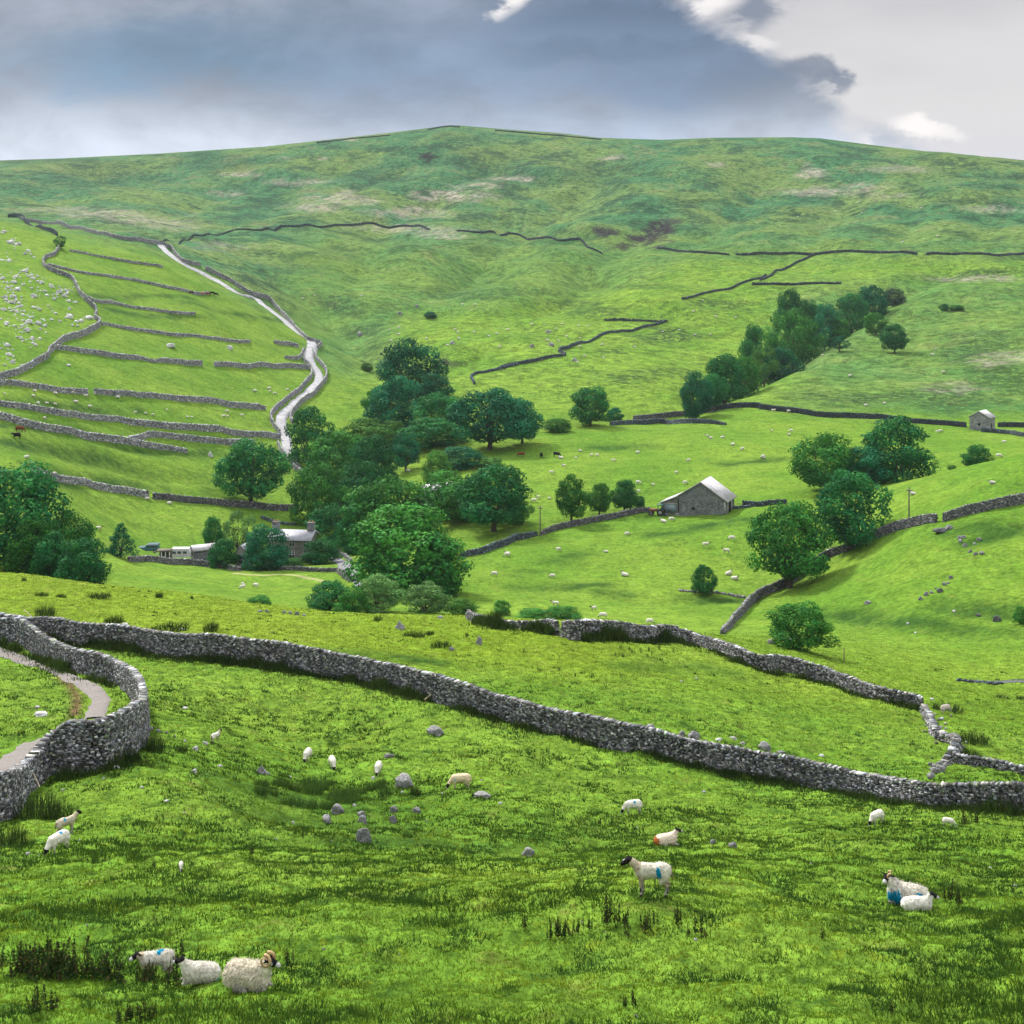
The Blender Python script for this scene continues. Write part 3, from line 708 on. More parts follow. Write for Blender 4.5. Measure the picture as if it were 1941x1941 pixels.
SW("dark intake wall continuing to the right edge beyond a small gap", TL(1441, 200, [(1220,1094),(1400,1094),(1600,1090),(1932,1088),(2200,1080),(3000,1070)]), 6, **HH)
SW("dark wall slanting down from the intake wall towards the thicket", TL(1441, 200, [(400,1095),(300,1140),(180,1200),(80,1250),(0,1285)]), 5, **HH)
SW("dark broken wall slanting across the pale slope left of the thicket", TL(960, 200, [(1900,1240),(1800,1280),(1700,1315),(1500,1368),(1380,1400),(1285,1420)]), 4.5, **HH)
SW("short straight dark wall just above the gully thicket", TL(1441, 200, [(-60,1315),(100,1312),(300,1312),(590,1310)]), 6, **HH)
SW("collapsed dark wall zigzagging across the middle slope", TL(960, 200, [(-60,1935),(0,1915),(200,1878),(300,1852),(430,1832),(385,1800),(470,1770),(600,1738),(900,1658),(1100,1608),(1170,1585)]), [6,6,6,6,6,7,6,5,5,5,6], L=.6, thick=.7, tone=.5, ruin=.15)
SW("line of tumbled dark wall above the zigzag wall", TL(960, 200, [(1180,1585),(1080,1582),(900,1578),(720,1575)]), 5, L=.6, thick=.7, tone=.4, ruin=.3)
SW("lower hooked end of the collapsed wall above the round trees", TL(480, 640, [(1620,345),(1605,310),(1595,290),(1640,265),(1700,258),(1800,235),(1932,205)]), 5.5, L=.5, thick=.7, tone=.6, ruin=.15)
SW("dark wall along the skyline left of the summit", [(600,271),(640,267),(672,263),(740,257)], 2.8, **HH)
SW("dark wall on the summit of the hill", [(810,247),(835,242),(853,240),(872,242)], 3.0, **HH)
SW("dark wall dropping along the skyline right of the summit", [(938,248),(965,250),(1050,257),(1140,265)], 3.0, **HH)
# valley floor
V_ = dict(L=.38, thick=.6)
SW("pale wall climbing from the round tree to the gully thicket", TL(960, 640, [(930,610),(1100,594),(1250,578),(1400,560),(1530,540)]), 9, tone=.8, **V_)
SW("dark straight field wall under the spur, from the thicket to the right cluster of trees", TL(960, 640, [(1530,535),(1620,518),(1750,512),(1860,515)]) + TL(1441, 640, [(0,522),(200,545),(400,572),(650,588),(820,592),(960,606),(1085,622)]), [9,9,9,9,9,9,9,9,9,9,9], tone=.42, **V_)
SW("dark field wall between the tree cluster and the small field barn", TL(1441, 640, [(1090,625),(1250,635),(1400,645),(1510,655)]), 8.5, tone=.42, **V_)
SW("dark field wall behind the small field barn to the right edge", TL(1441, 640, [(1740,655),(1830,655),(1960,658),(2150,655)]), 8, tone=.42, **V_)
SW("low yard wall in front of the small field barn", TL(1441, 640, [(1620,690),(1800,705),(1960,728),(2150,740)]), 7, tone=.6, **V_)
SW("mossy double wall with a rubble end below the round tree", TL(960, 640, [(760,645),(850,638),(1000,634),(1160,630),(1300,628),(1500,630),(1610,640)]), [6,7,8,8,8,7,4], tone=.6, **V_)
SW("field wall curving up from the pole to the barn, under the three small trees", TL(960, 640, [(250,1450),(320,1425),(400,1402),(600,1360),(800,1325),(950,1290),(1050,1275)]), [8,9,10,10,10,9,8], tone=.7, **V_)
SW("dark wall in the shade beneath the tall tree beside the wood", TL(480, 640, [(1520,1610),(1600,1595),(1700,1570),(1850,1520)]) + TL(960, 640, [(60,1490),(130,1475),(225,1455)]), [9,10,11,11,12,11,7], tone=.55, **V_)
SW("field wall leading right from the barn to the big trees", TL(960, 640, [(1730,1225),(1860,1232)]) + TL(1441, 640, [(60,1222),(190,1215)]), [8,8,8,7], tone=.5, **V_)
SW("long wall rising past the leaning trees to a broken stile", TL(960, 1060, [(1580,545),(1640,500),(1700,430),(1760,360),(1830,300),(1900,260)]) + TL(1441, 640, [(100,1865),(200,1815),(400,1680),(500,1610),(700,1540),(850,1470),(950,1430),(1100,1385),(1290,1350)]), [9,12,14,16,16,15,15,15,15,14,14,15,17,17,15], L=.32, thick=.6, tone=.85)
SW("wall from the broken stile to the right edge above the stone slabs", TL(1441, 640, [(1335,1345),(1500,1300),(1700,1260),(1932,1215),(2200,1150)]), [16,17,18,20,22], L=.3, thick=.6)
SW("low line of scattered wall stones through the small dark thorn bush", TL(960, 1060, [(1270,232),(1400,240),(1560,255),(1650,272),(1750,285)]), 4, L=.4, thick=.6, ruin=.4)
SW("low stone edge beside the beck at the right", TL(1441, 1060, [(1440,895),(1560,910),(1700,918),(1780,920)]), 3, L=.3, thick=.5, tone=.4, ruin=.2)
SW("low dry wall skirting the barn yard", TL(960, 640, [(1340,1262),(1480,1262),(1620,1252),(1790,1240)]), 5, L=.34, thick=.6, tone=.55, ruin=.25)

# ------------------------------------------------------------------ trees
def leaf_col(rng, n): return np.clip(rng.normal(1.0, .14, n), .6, 1.5)
def mat_leaf(name, c1, c2, tr=.20):
    m, t, b = mat_new(name, .7, .05)
    oi = t.new('ShaderNodeObjectInfo'); tcn = t.new('ShaderNodeTexCoord')
    f = t.sstep(t.noise(tcn.outputs['Object'], 4.0, 3, .6), .35, .65)
    c = t.mix(f, c1, c2)
    k = t.mul(t.attr('tone').outputs['Fac'], t.math('MULTIPLY_ADD', oi.outputs['Random'], .45, .78))
    c = t.mix(1.0, c, t.comb(k, k, t.mul(k, 1.0)), 'MULTIPLY')
    t.put(b.inputs['Base Color'], c)
    trn = t.new('ShaderNodeBsdfTranslucent'); t.put(trn.inputs['Color'], c)
    mx = t.new('ShaderNodeMixShader'); mx.inputs[0].default_value = tr
    t.l.new(b.outputs[0], mx.inputs[1]); t.l.new(trn.outputs[0], mx.inputs[2])
    t.l.new(mx.outputs[0], m.node_tree.nodes['Material Output'].inputs[0])
    return m
ML = {'deep': mat_leaf('deep_green_leaf', (.010, .098, .030), (.028, .142, .030)),
      'mid': mat_leaf('mid_green_leaf', (.020, .122, .022), (.048, .170, .022)),
      'olive': mat_leaf('yellow_green_leaf', (.034, .122, .022), (.066, .165, .024)),
      'pale': mat_leaf('pale_green_leaf', (.065, .165, .045), (.105, .205, .055)),
      'blue': mat_leaf('blue_green_leaf', (.008, .098, .046), (.018, .132, .050)),
      'grey': mat_leaf('grey_leaf', (.040, .085, .048), (.060, .105, .064))}
M_BARK = mat_plain('bark', (.075, .060, .046), .95, .35, 8.0, .1)
def tube(path, rad, n=7):
    path = np.array(path, float); vs = []; qs = []
    up = np.array([.13, .9, .2])
    for i, p in enumerate(path):
        d = path[min(i+1, len(path)-1)] - path[max(i-1, 0)]; d /= np.linalg.norm(d) + 1e-9
        a = np.cross(d, up); a /= np.linalg.norm(a) + 1e-9; bb = np.cross(d, a)
        for k in range(n):
            th = 2 * math.pi * k / n
            vs.append(p + rad[i] * (math.cos(th) * a + math.sin(th) * bb))
    for i in range(len(path) - 1):
        for k in range(n):
            qs.append((i*n+k, i*n+(k+1) % n, (i+1)*n+(k+1) % n, (i+1)*n+k))
    return np.array(vs), np.array(qs)
def join(parts):
    vs = []; qs = []; o = 0
    for v, q in parts:
        vs.append(v); qs.append(np.asarray(q) + o); o += len(v)
    return np.concatenate(vs), np.concatenate(qs)
def leaves(rng, C, N, size, tone):
    """leaf clumps: bent four-cornered blades round centres C facing roughly along N"""
    n = len(C)
    nn = N + rng.normal(0, .30, (n, 3)); nn /= np.linalg.norm(nn, axis=1)[:, None] + 1e-9
    a = np.cross(nn, rng.normal(0, 1, (n, 3))); a /= np.linalg.norm(a, axis=1)[:, None] + 1e-9
    b = np.cross(nn, a)
    s = size * rng.uniform(.6, 1.35, n)[:, None]
    bend = nn * s * .35
    v = np.stack([C - a * s, C - b * s * .55 + bend * .4, C + a * s - bend, C + b * s * .6], 1)
    q = np.arange(n * 4).reshape(n, 4)
    return v.reshape(-1, 3), q, np.repeat(tone, 4)
def crown_mesh(name, seed, nl=46, per=260, shape='round', base=.1, leaf=.0200):
    rng = np.random.default_rng(seed)
    Cs = []; Rs = []
    tries = 0
    p2, p3 = rng.uniform(0, 6.28, 2)
    tc = {'round': .45, 'dome': .30, 'broad': .5, 'tall': .45, 'loose': .55}.get(shape, .4)
    while len(Cs) < nl and tries < 6000:
        tries += 1
        th = rng.uniform(0, 2*math.pi)
        if shape == 'fir':
            z = rng.uniform(base, .96); rad = .46 * (1 - (z - base) / (1.0 - base)) ** .85 + .02
            rr = rad * rng.uniform(.45, .95)
            c = np.array([rr*math.cos(th), rr*math.sin(th), z]); r = .06 + .07 * (1 - z)
        else:
            t = rng.uniform(.02, 1.0)
            u = (tc - t) / (tc + .06) if t < tc else (t - tc) / (1.02 - tc)
            p = 2.5 if t < tc else 2.0
            rad = .40 * max(0, 1 - u ** p) ** (1 / p)
            rad *= 1 + .18 * math.sin(2 * th + p2 + 2 * t) * (1 - .4 * t) + .15 * math.sin(3 * th + p3 + 5 * t)
            if shape == 'tall': rad *= .85
            rr = rad * math.sqrt(rng.uniform(.12, .92))
            r = rng.uniform(.085, .185) * (.8 if shape == 'loose' else 1)
            z = base + r * .5 + t * (1 - base - r * 1.36)
            c = np.array([rr * math.cos(th), rr * math.sin(th), z])
        if all(np.linalg.norm(c - k) > (.52 if shape != 'loose' else .6) * (r + q) for k, q in zip(Cs, Rs)):
            Cs.append(c); Rs.append(r)
    Vs = []; Qs = []; Ts = []; off = 0
    mid = np.array([0, 0, base + (1 - base) * .42])
    for c, r in zip(Cs, Rs):
        n = int(per * (r / .13) ** 2)
        d = rng.normal(0, 1, (n, 3)); d /= np.linalg.norm(d, axis=1)[:, None]
        outw = (c - mid); outw = outw / (np.linalg.norm(outw) + 1e-6)
        keep = (d @ outw) > -.45 + rng.normal(0, .3, n)
        d = d[keep]; n = len(d)
        lump = 1 + .24 * np.sin(d[:, 0] * 7 + c[0] * 40) * np.sin(d[:, 1] * 6 + c[1] * 50) * np.sin(d[:, 2] * 8 + 1)
        rad = r * lump * rng.uniform(.55, 1.16, n) ** .6
        P = c + d * rad[:, None] * np.array([1.05, 1.05, .86])
        ok = P[:, 2] > base * .7
        v, q, tt = leaves(rng, P[ok], d[ok] + np.array([0, 0, .12]), leaf, leaf_col(rng, ok.sum()) * rng.uniform(.72, 1.32))
        Vs.append(v); Qs.append(q + off); Ts.append(tt); off += len(v)
    me = mesh_np(name, np.concatenate(Vs), quads=np.concatenate(Qs))
    attr_f(me, 'tone', np.concatenate(Ts))
    return me, Cs
def trunk_mesh(name, Cs, seed, base, r=.028, lean=0.0):
    rng = np.random.default_rng(seed)
    top = base + .22
    parts = [tube([(0, 0, -.04), (.004, .002, base * .5), (lean * .5, .01, base), (lean, .0, top)], [r * 1.45, r * 1.05, r * .9, r * .6])]
    order = rng.permutation(len(Cs))[:9]
    for i in order:
        c = np.array(Cs[i]); s = np.array([lean * .6, 0, base * rng.uniform(.8, 1.2)])
        m = s * .5 + c * .5 + np.array([0, 0, -.02])
        parts.append(tube([s, m, c], [r * .5, r * .33, r * .14], 5))
    v, q = join(parts)
    return mesh_np(name, v, quads=q, smooth=True)
PROTO = {}
for key, kw in {'round': dict(nl=46, shape='round', base=.05), 'round2': dict(nl=44, shape='broad', base=.05), 'dome': dict(nl=46, shape='dome', base=.03), 'tall': dict(nl=40, shape='tall', base=.05),
                'stem': dict(nl=44, shape='round', base=.13), 'loose': dict(nl=28, shape='loose', base=.16), 'fir': dict(nl=52, per=210, shape='fir', base=.05),
                'mass': dict(nl=48, shape='dome', base=.0), 'mass2': dict(nl=46, shape='round', base=.0), 'bush': dict(nl=46, shape='dome', base=.0), 'bush2': dict(nl=44, shape='round', base=.0)}.items():
    PROTO[key] = []
    for sd in range(1 if key in ('fir',) else 3):
        me, Cs = crown_mesh('crown', sum(map(ord, key)) + sd * 1000, **kw)
        PROTO[key].append((me, trunk_mesh('trunk', Cs, 5 + len(key) + sd, max(kw['base'], .06), .030 if key == 'stem' else .026, .03 if key == 'loose' else .0)))
CROWN = {}
rt = random.Random(4)
def tree(label, px, py, top, w, kind='round', leaf='deep', Y=None, cat='tree', group=None, name=None, coords='m', rz=None, dep=1.0):
    """px, py: foot of the tree; top: picture row of the crown's top; w: crown width in picture px"""
    if group == gw: kind = {'round': 'mass2', 'round2': 'mass', 'dome': 'mass', 'bush': 'mass'}.get(kind, kind)
    if coords == 'm': px, py, top, w = mv(px), mv(py), mv(top), w * 1.00466
    x, y, z = G(px, py, Y)
    h = (py - top) / FPX * y; wd = w / FPX * y / .92
    if Y:
        zt = (HY - top) / FPX * y; h = zt - z
    vi = rt.randrange(len(PROTO[kind])); pr = PROTO[kind][vi]
    ck = (kind, leaf, vi)
    if ck not in CROWN:
        me = pr[0] if not pr[0].materials else pr[0].copy()
        me.materials.clear(); me.materials.append(ML[leaf]); CROWN[ck] = me
    if name is None: name = 'bush' if kind.startswith('bush') else ('fir_tree' if kind == 'fir' else 'tree')
    if cat == 'tree' and kind.startswith('bush'): cat = 'bush'
    if group == gw: wd *= 1.1
    if group == gt: wd *= .96
    root = obj(name, None, loc=(x, y, z - .05), rz=rt.uniform(0, 6.28) if rz is None else rz, scale=(wd, wd * dep, h))
    root.empty_display_size = .3
    tag(root, label, cat, group)
    if len(pr[1].materials) == 0: pr[1].materials.append(M_BARK)
    obj('trunk' if not kind.startswith('bush') else 'stem', pr[1], parent=root)
    obj('crown' if not kind.startswith('bush') else 'foliage', CROWN[ck], parent=root)
    return root
gl, gw, gt, gr = 'trees at the left edge', 'trees of the wood beside the farm', 'trees of the gully thicket', 'trees among the right-hand fields'
tree("huge tree cut by the left edge above the other left trees", 15, 1100, 864, 215, 'round', 'deep', 205, group=gl)
tree("rounded tree in front of the huge left edge tree", 66, 1118, 975, 120, 'mass', 'mid', 198, group=gl)
tree("tall lighter tree behind the gap in the left edge group", 126, 1112, 960, 104, 'mass2', 'mid', 212, group=gl)
tree("low spreading tree at the right end of the left edge group", 158, 1125, 1012, 100, 'mass', 'deep', 192, group=gl)
tree("dark tree filling the gap low in the middle of the left edge group", 104, 1120, 1002, 92, 'mass2', 'deep', 196, group=gl)
tree("dark shaggy fir standing alone between the left trees and the parked car", 228, 1062, 986, 64, 'fir', 'blue', 245, group=gl)
tree("big lone sycamore with a visible trunk on the wall left of the road", 474, 952, 826, 128, 'stem', 'deep', group='sycamores')
gf = 'trees round the farmhouse'
tree("small round dark tree left of the pale tree above the sheds", 403, 1020, 972, 40, 'stem', 'deep', 285, group=gf)
tree("pale feathery tree above the farm sheds", 448, 1040, 958, 62, 'loose', 'pale', 280, group=gf)
tree("low dark tree beside the white-ended shed", 421, 1062, 1015, 62, 'bush', 'deep', 258, group=gf, name='tree', cat='tree')
tree("dark bushy tree hiding the left half of the farmhouse", 498, 1074, 988, 98, 'bush', 'blue', 256, group=gf, name='tree', cat='tree')
tree("olive shrub growing against the farmhouse gable", 596, 1060, 1005, 50, 'bush2', 'olive', 272, group=gf)
tree("dark spreading shrub between the farmhouse and the track", 606, 1068, 1014, 76, 'bush', 'deep', 264, group=gf)
tree("low green garden bush by the farmhouse wall", 556, 1068, 1052, 44, 'bush', 'mid', 262, group=gf)
tree("topmost round tree of the wood, in the mouth of the valley", 770, 735, 636, 104, 'round', 'blue', 470, group=gw)
tree("shaded tree just below the topmost tree of the wood", 818, 772, 702, 74, 'bush', 'blue', 455, group=gw, name='tree', cat='tree')
tree("ragged tree with a long sidewards limb at the upper left of the wood", 745, 812, 704, 96, 'round2', 'blue', 425, group=gw)
tree("leaning spray of leaves jutting left from the upper wood", 712, 778, 726, 56, 'loose', 'mid', 432, group=gw)
tree("rounded tree right of the ragged limb tree", 826, 825, 738, 86, 'round', 'deep', 412, group=gw)
tree("large round tree with trunk at the wood's right upper corner", 924, 862, 730, 128, 'stem', 'blue', 372, group=gw)
tree("slimmer bluish tree at the right shoulder of the large round tree", 985, 858, 748, 66, 'stem', 'blue', 378, group=gw)
tree("dark domed tree at the foot of the road", 584, 868, 765, 82, 'round', 'deep', 372, group=gw)
tree("olive tree with a pale top behind the domed roadside tree", 690, 858, 785, 96, 'round2', 'olive', 392, group=gw)
tree("olive green tree left of the ragged limb tree", 738, 850, 792, 62, 'round', 'olive', 398, group=gw)
tree("mid green tree filling the wood below the olive trees", 630, 888, 808, 108, 'dome', 'mid', 355, group=gw)
tree("dark tree in the middle of the wood above the clearing", 766, 885, 815, 56, 'stem', 'blue', 362, group=gw)
tree("leafy tree in the heart of the wood", 815, 868, 785, 106, 'round', 'deep', 385, group=gw)
tree("bluish low tree under the large round tree", 868, 898, 842, 88, 'bush', 'blue', 348, group=gw, name='tree', cat='tree')
tree("greyish bush at the right edge of the wood", 925, 905, 862, 50, 'bush2', 'olive', 345, group=gw)
tree("tall rounded tree above the farmhouse's right chimney", 600, 990, 870, 92, 'round', 'mid', 312, group=gw)
tree("broad tree behind the farmhouse trees", 690, 958, 866, 96, 'round2', 'deep', 322, group=gw)
tree("dark tree hanging over the farmhouse gable", 628, 1030, 948, 88, 'round', 'deep', 296, group=gw)
tree("light topped tree right of the clearing", 825, 960, 848, 66, 'tall', 'olive', 325, group=gw)
tree("bushy tree beside the hidden white roof", 848, 1015, 884, 106, 'dome', 'mid', 300, group=gw)
tree("towering dark tree with bare trunk by the shaded wall", 932, 1030, 872, 136, 'stem', 'deep', 278, group=gw)
tree("leafy tree between the farmhouse and the great front tree", 732, 1030, 894, 150, 'round', 'mid', 285, group=gw)
tree("great rounded tree at the front of the wood", 765, 1135, 946, 206, 'round2', 'mid', 222, group=gw)
tree("right-hand companion of the great front tree", 828, 1125, 1005, 96, 'dome', 'mid', 220, group=gw)
tree("deep green tree filling the wood between the olive trees and the clearing", 702, 905, 818, 92, 'round', 'deep', 345, group=gw)
tree("leafy tree joining the bushy tree to the towering dark tree", 885, 1010, 900, 100, 'round', 'mid', 292, group=gw)
tree("grey-green low tree in the middle of the wood's left side", 648, 945, 884, 62, 'bush', 'olive', 328, group=gw, name='tree', cat='tree')
tree("light green tree top at the right of the towering dark tree", 968, 1005, 925, 56, 'round', 'mid', 284, group=gw)
tree("deep green tree low between farmhouse gable and front tree", 668, 1045, 960, 72, 'round', 'deep', 284, group=gw)
gb = 'bushes at the foot of the wood'
tree("dark bush at the left foot of the wood", 622, 1156, 1094, 92, 'bush', 'deep', 190, group=gb)
tree("tall pale bush below the great front tree", 712, 1160, 1082, 88, 'bush2', 'pale', 188, group=gb)
tree("dense green bush between the dark bush and the pale bush", 668, 1160, 1105, 66, 'bush', 'mid', 186, group=gb)
tree("silvery pale bush at the right foot of the wood", 803, 1160, 1096, 88, 'bush2', 'pale', 190, group=gb)
tree("small olive bush right of the silvery bush", 872, 1165, 1127, 60, 'bush', 'olive', 188, group=gb)
tree("small isolated bush on the crest left of the wood's bushes", 490, 1152, 1122, 52, 'bush', 'mid', 188, group=gb)
tree("small bush on the crest left of the hedge", 945, 1172, 1131, 38, 'bush2', 'mid', 200, group=gb)
tree("low hedge-like bush beyond the overgrown wall, right half", 1062, 1180, 1143, 72, 'bush', 'mid', 196, group=gb)
tree("low hedge-like bush beyond the overgrown wall, left half", 1005, 1180, 1148, 66, 'bush', 'mid', 197, group=gb)
tree("round tree standing alone between the wood and the gully thicket", 1114, 803, 725, 80, 'round', 'deep', group=gr)
tree("dark bush tucked against the lone round tree", 1160, 796, 767, 34, 'bush', 'blue', group=gr)
tree("low bush left of the lone round tree", 1052, 815, 787, 58, 'bush', 'mid', group=gr)
tree("first and tallest of the three small trees left of the barn", 1078, 985, 893, 68, 'stem', 'mid', group=gr)
tree("middle and smallest of the three small trees left of the barn", 1131, 972, 909, 46, 'stem', 'mid', group=gr)
tree("third of the three small trees, the one nearest the barn", 1178, 966, 904, 52, 'stem', 'deep', group=gr)
tree("little dark bush beside the small tree nearest the barn", 1207, 958, 934, 24, 'bush', 'deep', group=gr)
for a in (("lowest round tree at the near end of the gully thicket", 1312, 772, 698, 62, 'round', 'blue', 428), ("second round tree at the near end of the gully thicket", 1348, 770, 702, 58, 'round2', 'deep', 440),
          ("mid green tree above the two lowest thicket trees", 1366, 745, 662, 82, 'round', 'deep', 470), ("bushy tree between the spur and the thicket's middle", 1402, 738, 668, 76, 'bush', 'mid', 482),
          ("upright tree at the left of the thicket's middle", 1420, 705, 605, 58, 'tall', 'deep', 535), ("pale twiggy tree in the dip of the thicket", 1442, 715, 648, 62, 'loose', 'olive', 520),
          ("dark bush low against the spur's edge", 1470, 705, 652, 74, 'bush', 'blue', 532), ("biggest round tree of the gully thicket", 1495, 670, 578, 98, 'round', 'mid', 572),
          ("square topped tree at the upper left of the thicket", 1490, 618, 543, 58, 'round2', 'deep', 628), ("small dark tree behind the biggest thicket tree", 1525, 625, 560, 46, 'round', 'deep', 624),
          ("pale bluish tree in the narrow of the thicket", 1556, 640, 570, 56, 'round2', 'blue', 606), ("light bush at the right of the narrow", 1582, 642, 598, 48, 'bush', 'mid', 604),
          ("dark tree in the thicket's upper clump", 1606, 602, 548, 62, 'round', 'deep', 628), ("tallest tree of the thicket's upper clump", 1645, 590, 536, 64, 'round2', 'blue', 640),
          ("grey purplish tree at the top end of the thicket", 1686, 572, 541, 48, 'bush', 'grey', 655), ("gnarled little tree leaning on the spur's brow", 1584, 664, 632, 44, 'loose', 'blue', None),
          ("small pale tree on the spur", 1652, 632, 588, 44, 'round2', 'mid', None), ("neat round tree casting shade on the spur", 1688, 666, 609, 52, 'stem', 'deep', None),
          ("dark bush alone on the slope right of the thicket", 1782, 586, 572, 18, 'bush', 'deep', None), ("thin bush trailing from the lone slope bush", 1806, 585, 574, 34, 'bush', 'mid', None)):
    tree(a[0], *a[1:5], a[5], a[6], a[7], group=gt)
tree("stunted bush alone on the middle slope left of the zigzag wall", 812, 600, 587, 26, 'bush', 'blue', group=gr)
tree("scrubby bush by the stream bank above the wood", 692, 700, 683, 24, 'bush', 'olive', group=gr)
tree("tall dark domed tree at the top right of the right-hand cluster", 1690, 920, 779, 138, 'dome', 'deep', 292, group=gr)
tree("spreading tree on the left of the right-hand cluster", 1560, 945, 815, 130, 'round', 'mid', 294, group=gr)
tree("shadowed tree in the middle of the right-hand cluster", 1632, 925, 838, 92, 'round2', 'blue', 290, group=gr)
tree("large round tree at the front of the right-hand cluster", 1602, 1038, 884, 148, 'round2', 'deep', 236, group=gr)
tree("leaning tree with a dark forked trunk beside the long wall", 1490, 1092, 942, 150, 'stem', 'mid', 226, group=gr)
tree("solitary round bush right of the dark domed tree", 1842, 876, 836, 54, 'bush', 'deep', 283, group=gr)
tree("tiny bush on the brow left of the solitary round bush", 1797, 889, 876, 20, 'bush', 'olive', 270, group=gr)
tree("compact dark thorn standing on the scattered wall stones", 1328, 1122, 1064, 44, 'round', 'deep', group=gr)
tree("wide low tree bending over two boulders", 1508, 1228, 1135, 126, 'round', 'mid', None, group=gr)
tree("green bush cut by the right edge", 1928, 1178, 1142, 34, 'bush', 'mid', group=gr)
tree("wind-bent thorn tree on the high boundary wall", 115, 470, 444, 26, 'loose', 'deep', group=gl)
# ------------------------------------------------------------------ buildings
def boxv(x0, x1, y0, y1, z0, z1):
    v = np.array([(x0,y0,z0),(x1,y0,z0),(x1,y1,z0),(x0,y1,z0),(x0,y0,z1),(x1,y0,z1),(x1,y1,z1),(x0,y1,z1)], float)
    return v, BOXQ.copy()
def poly_prism(pts, y0, y1):
    """profile in x,z extruded along y"""
    n = len(pts)
    v = np.array([(p[0], y0, p[1]) for p in pts] + [(p[0], y1, p[1]) for p in pts], float)
    return n, v
def mesh_faces(name, v, faces):
    me = bpy.data.meshes.new(name); me.from_pydata([tuple(map(float, p)) for p in v], [], faces); me.update(); return me
def prism_mesh(name, pts, y0, y1):
    n, v = poly_prism(pts, y0, y1)
    f = [tuple(range(n)), tuple(range(2*n - 1, n - 1, -1))] + [(i, i + n, (i + 1) % n + n, (i + 1) % n) for i in range(n)]
    return mesh_faces(name, v, f)
def part(name, parts, mat, parent, label=None):
    v, q = join(parts)
    o = obj(name, mesh_np(name, v, quads=q), mat, parent)
    if label: o['label'] = label
    return o
def mat_masonry(name, c, c2, scale):
    m, t, b = mat_new(name, .95, .1)
    tcn = t.new('ShaderNodeTexCoord'); mp = t.new('ShaderNodeMapping'); t.l.new(tcn.outputs['Object'], mp.inputs[0]); mp.inputs['Scale'].default_value = (1, 1, 1.7)
    vo = t.new('ShaderNodeTexVoronoi'); vo.feature = 'F1'; t.l.new(mp.outputs[0], vo.inputs['Vector']); vo.inputs['Scale'].default_value = scale
    ve = t.new('ShaderNodeTexVoronoi'); ve.feature = 'DISTANCE_TO_EDGE'; t.l.new(mp.outputs[0], ve.inputs['Vector']); ve.inputs['Scale'].default_value = scale
    sp = t.new('ShaderNodeSeparateColor'); t.l.new(vo.outputs['Color'], sp.inputs[0])
    col = t.mix(sp.outputs[0], c, c2)
    n = t.noise(tcn.outputs['Object'], .7, 5, .65)
    k = t.sstep(n, .3, .7, .72, 1.2)
    col = t.mix(1.0, col, t.comb(k, k, k), 'MULTIPLY')
    col = t.mix(t.sstep(ve.outputs['Distance'], .0, .06, .7, 0), col, (.06, .06, .055))
    t.put(b.inputs['Base Color'], col)
    bn = t.new('ShaderNodeBump'); bn.inputs['Strength'].default_value = .6; bn.inputs['Distance'].default_value = .06
    t.l.new(t.sstep(ve.outputs['Distance'], 0, .12), bn.inputs['Height']); t.l.new(bn.outputs[0], b.inputs['Normal'])
    return m
def mat_slate(name, c, row=.35):
    m, t, b = mat_new(name, .55, .4)
    tcn = t.new('ShaderNodeTexCoord')
    br = t.new('ShaderNodeTexBrick'); t.l.new(tcn.outputs['Generated'], br.inputs['Vector'])
    br.inputs['Scale'].default_value = 22; br.inputs['Color1'].default_value = (*c, 1); br.inputs['Color2'].default_value = (*[k * .82 for k in c], 1)
    br.inputs['Mortar'].default_value = (*[k * .6 for k in c], 1); br.inputs['Mortar Size'].default_value = .012
    n = t.noise(tcn.outputs['Object'], .9, 5, .65); k = t.sstep(n, .3, .7, .8, 1.15)
    t.put(b.inputs['Base Color'], t.mix(1.0, br.outputs['Color'], t.comb(k, k, k), 'MULTIPLY'))
    return m
M_MAS = mat_masonry('limestone_masonry', (.10, .108, .12), (.22, .22, .22), 3.2)
M_MAS2 = mat_masonry('warm_limestone_masonry', (.11, .105, .09), (.21, .20, .18), 3.0)
M_MAS3 = mat_masonry('pale_limestone_masonry', (.17, .172, .18), (.32, .32, .32), 3.0)
M_SLATE = mat_slate('pale_stone_slate', (.40, .385, .395))
M_SLATE2 = mat_slate('grey_stone_slate', (.27, .275, .30))
M_QUOIN = mat_plain('pale_dressed_stone', (.26, .25, .24), .9, .2, 2)
M_DARK = mat_plain('dark_interior', (.018, .018, .02), .9, .2, 2)
M_GLASS, tt_, bb_ = mat_new('window_glass', .08, .6); bb_.inputs['Base Color'].default_value = (.03, .04, .05, 1)
M_WHITE = mat_plain('white_paint', (.42, .42, .41), .6, .1, 2)
M_WOODG = mat_plain('grey_blue_boards', (.16, .21, .23), .8, .3, 3)
M_WOOD = mat_plain('weathered_wood', (.11, .095, .075), .9, .35, 6)
M_RUST = mat_plain('rusty_metal', (.17, .06, .04), .8, .4, 4)
M_POT = mat_plain('terracotta', (.42, .24, .14), .85)
M_BLACK = mat_plain('black_rubber', (.02, .02, .02), .85, .2, 4)

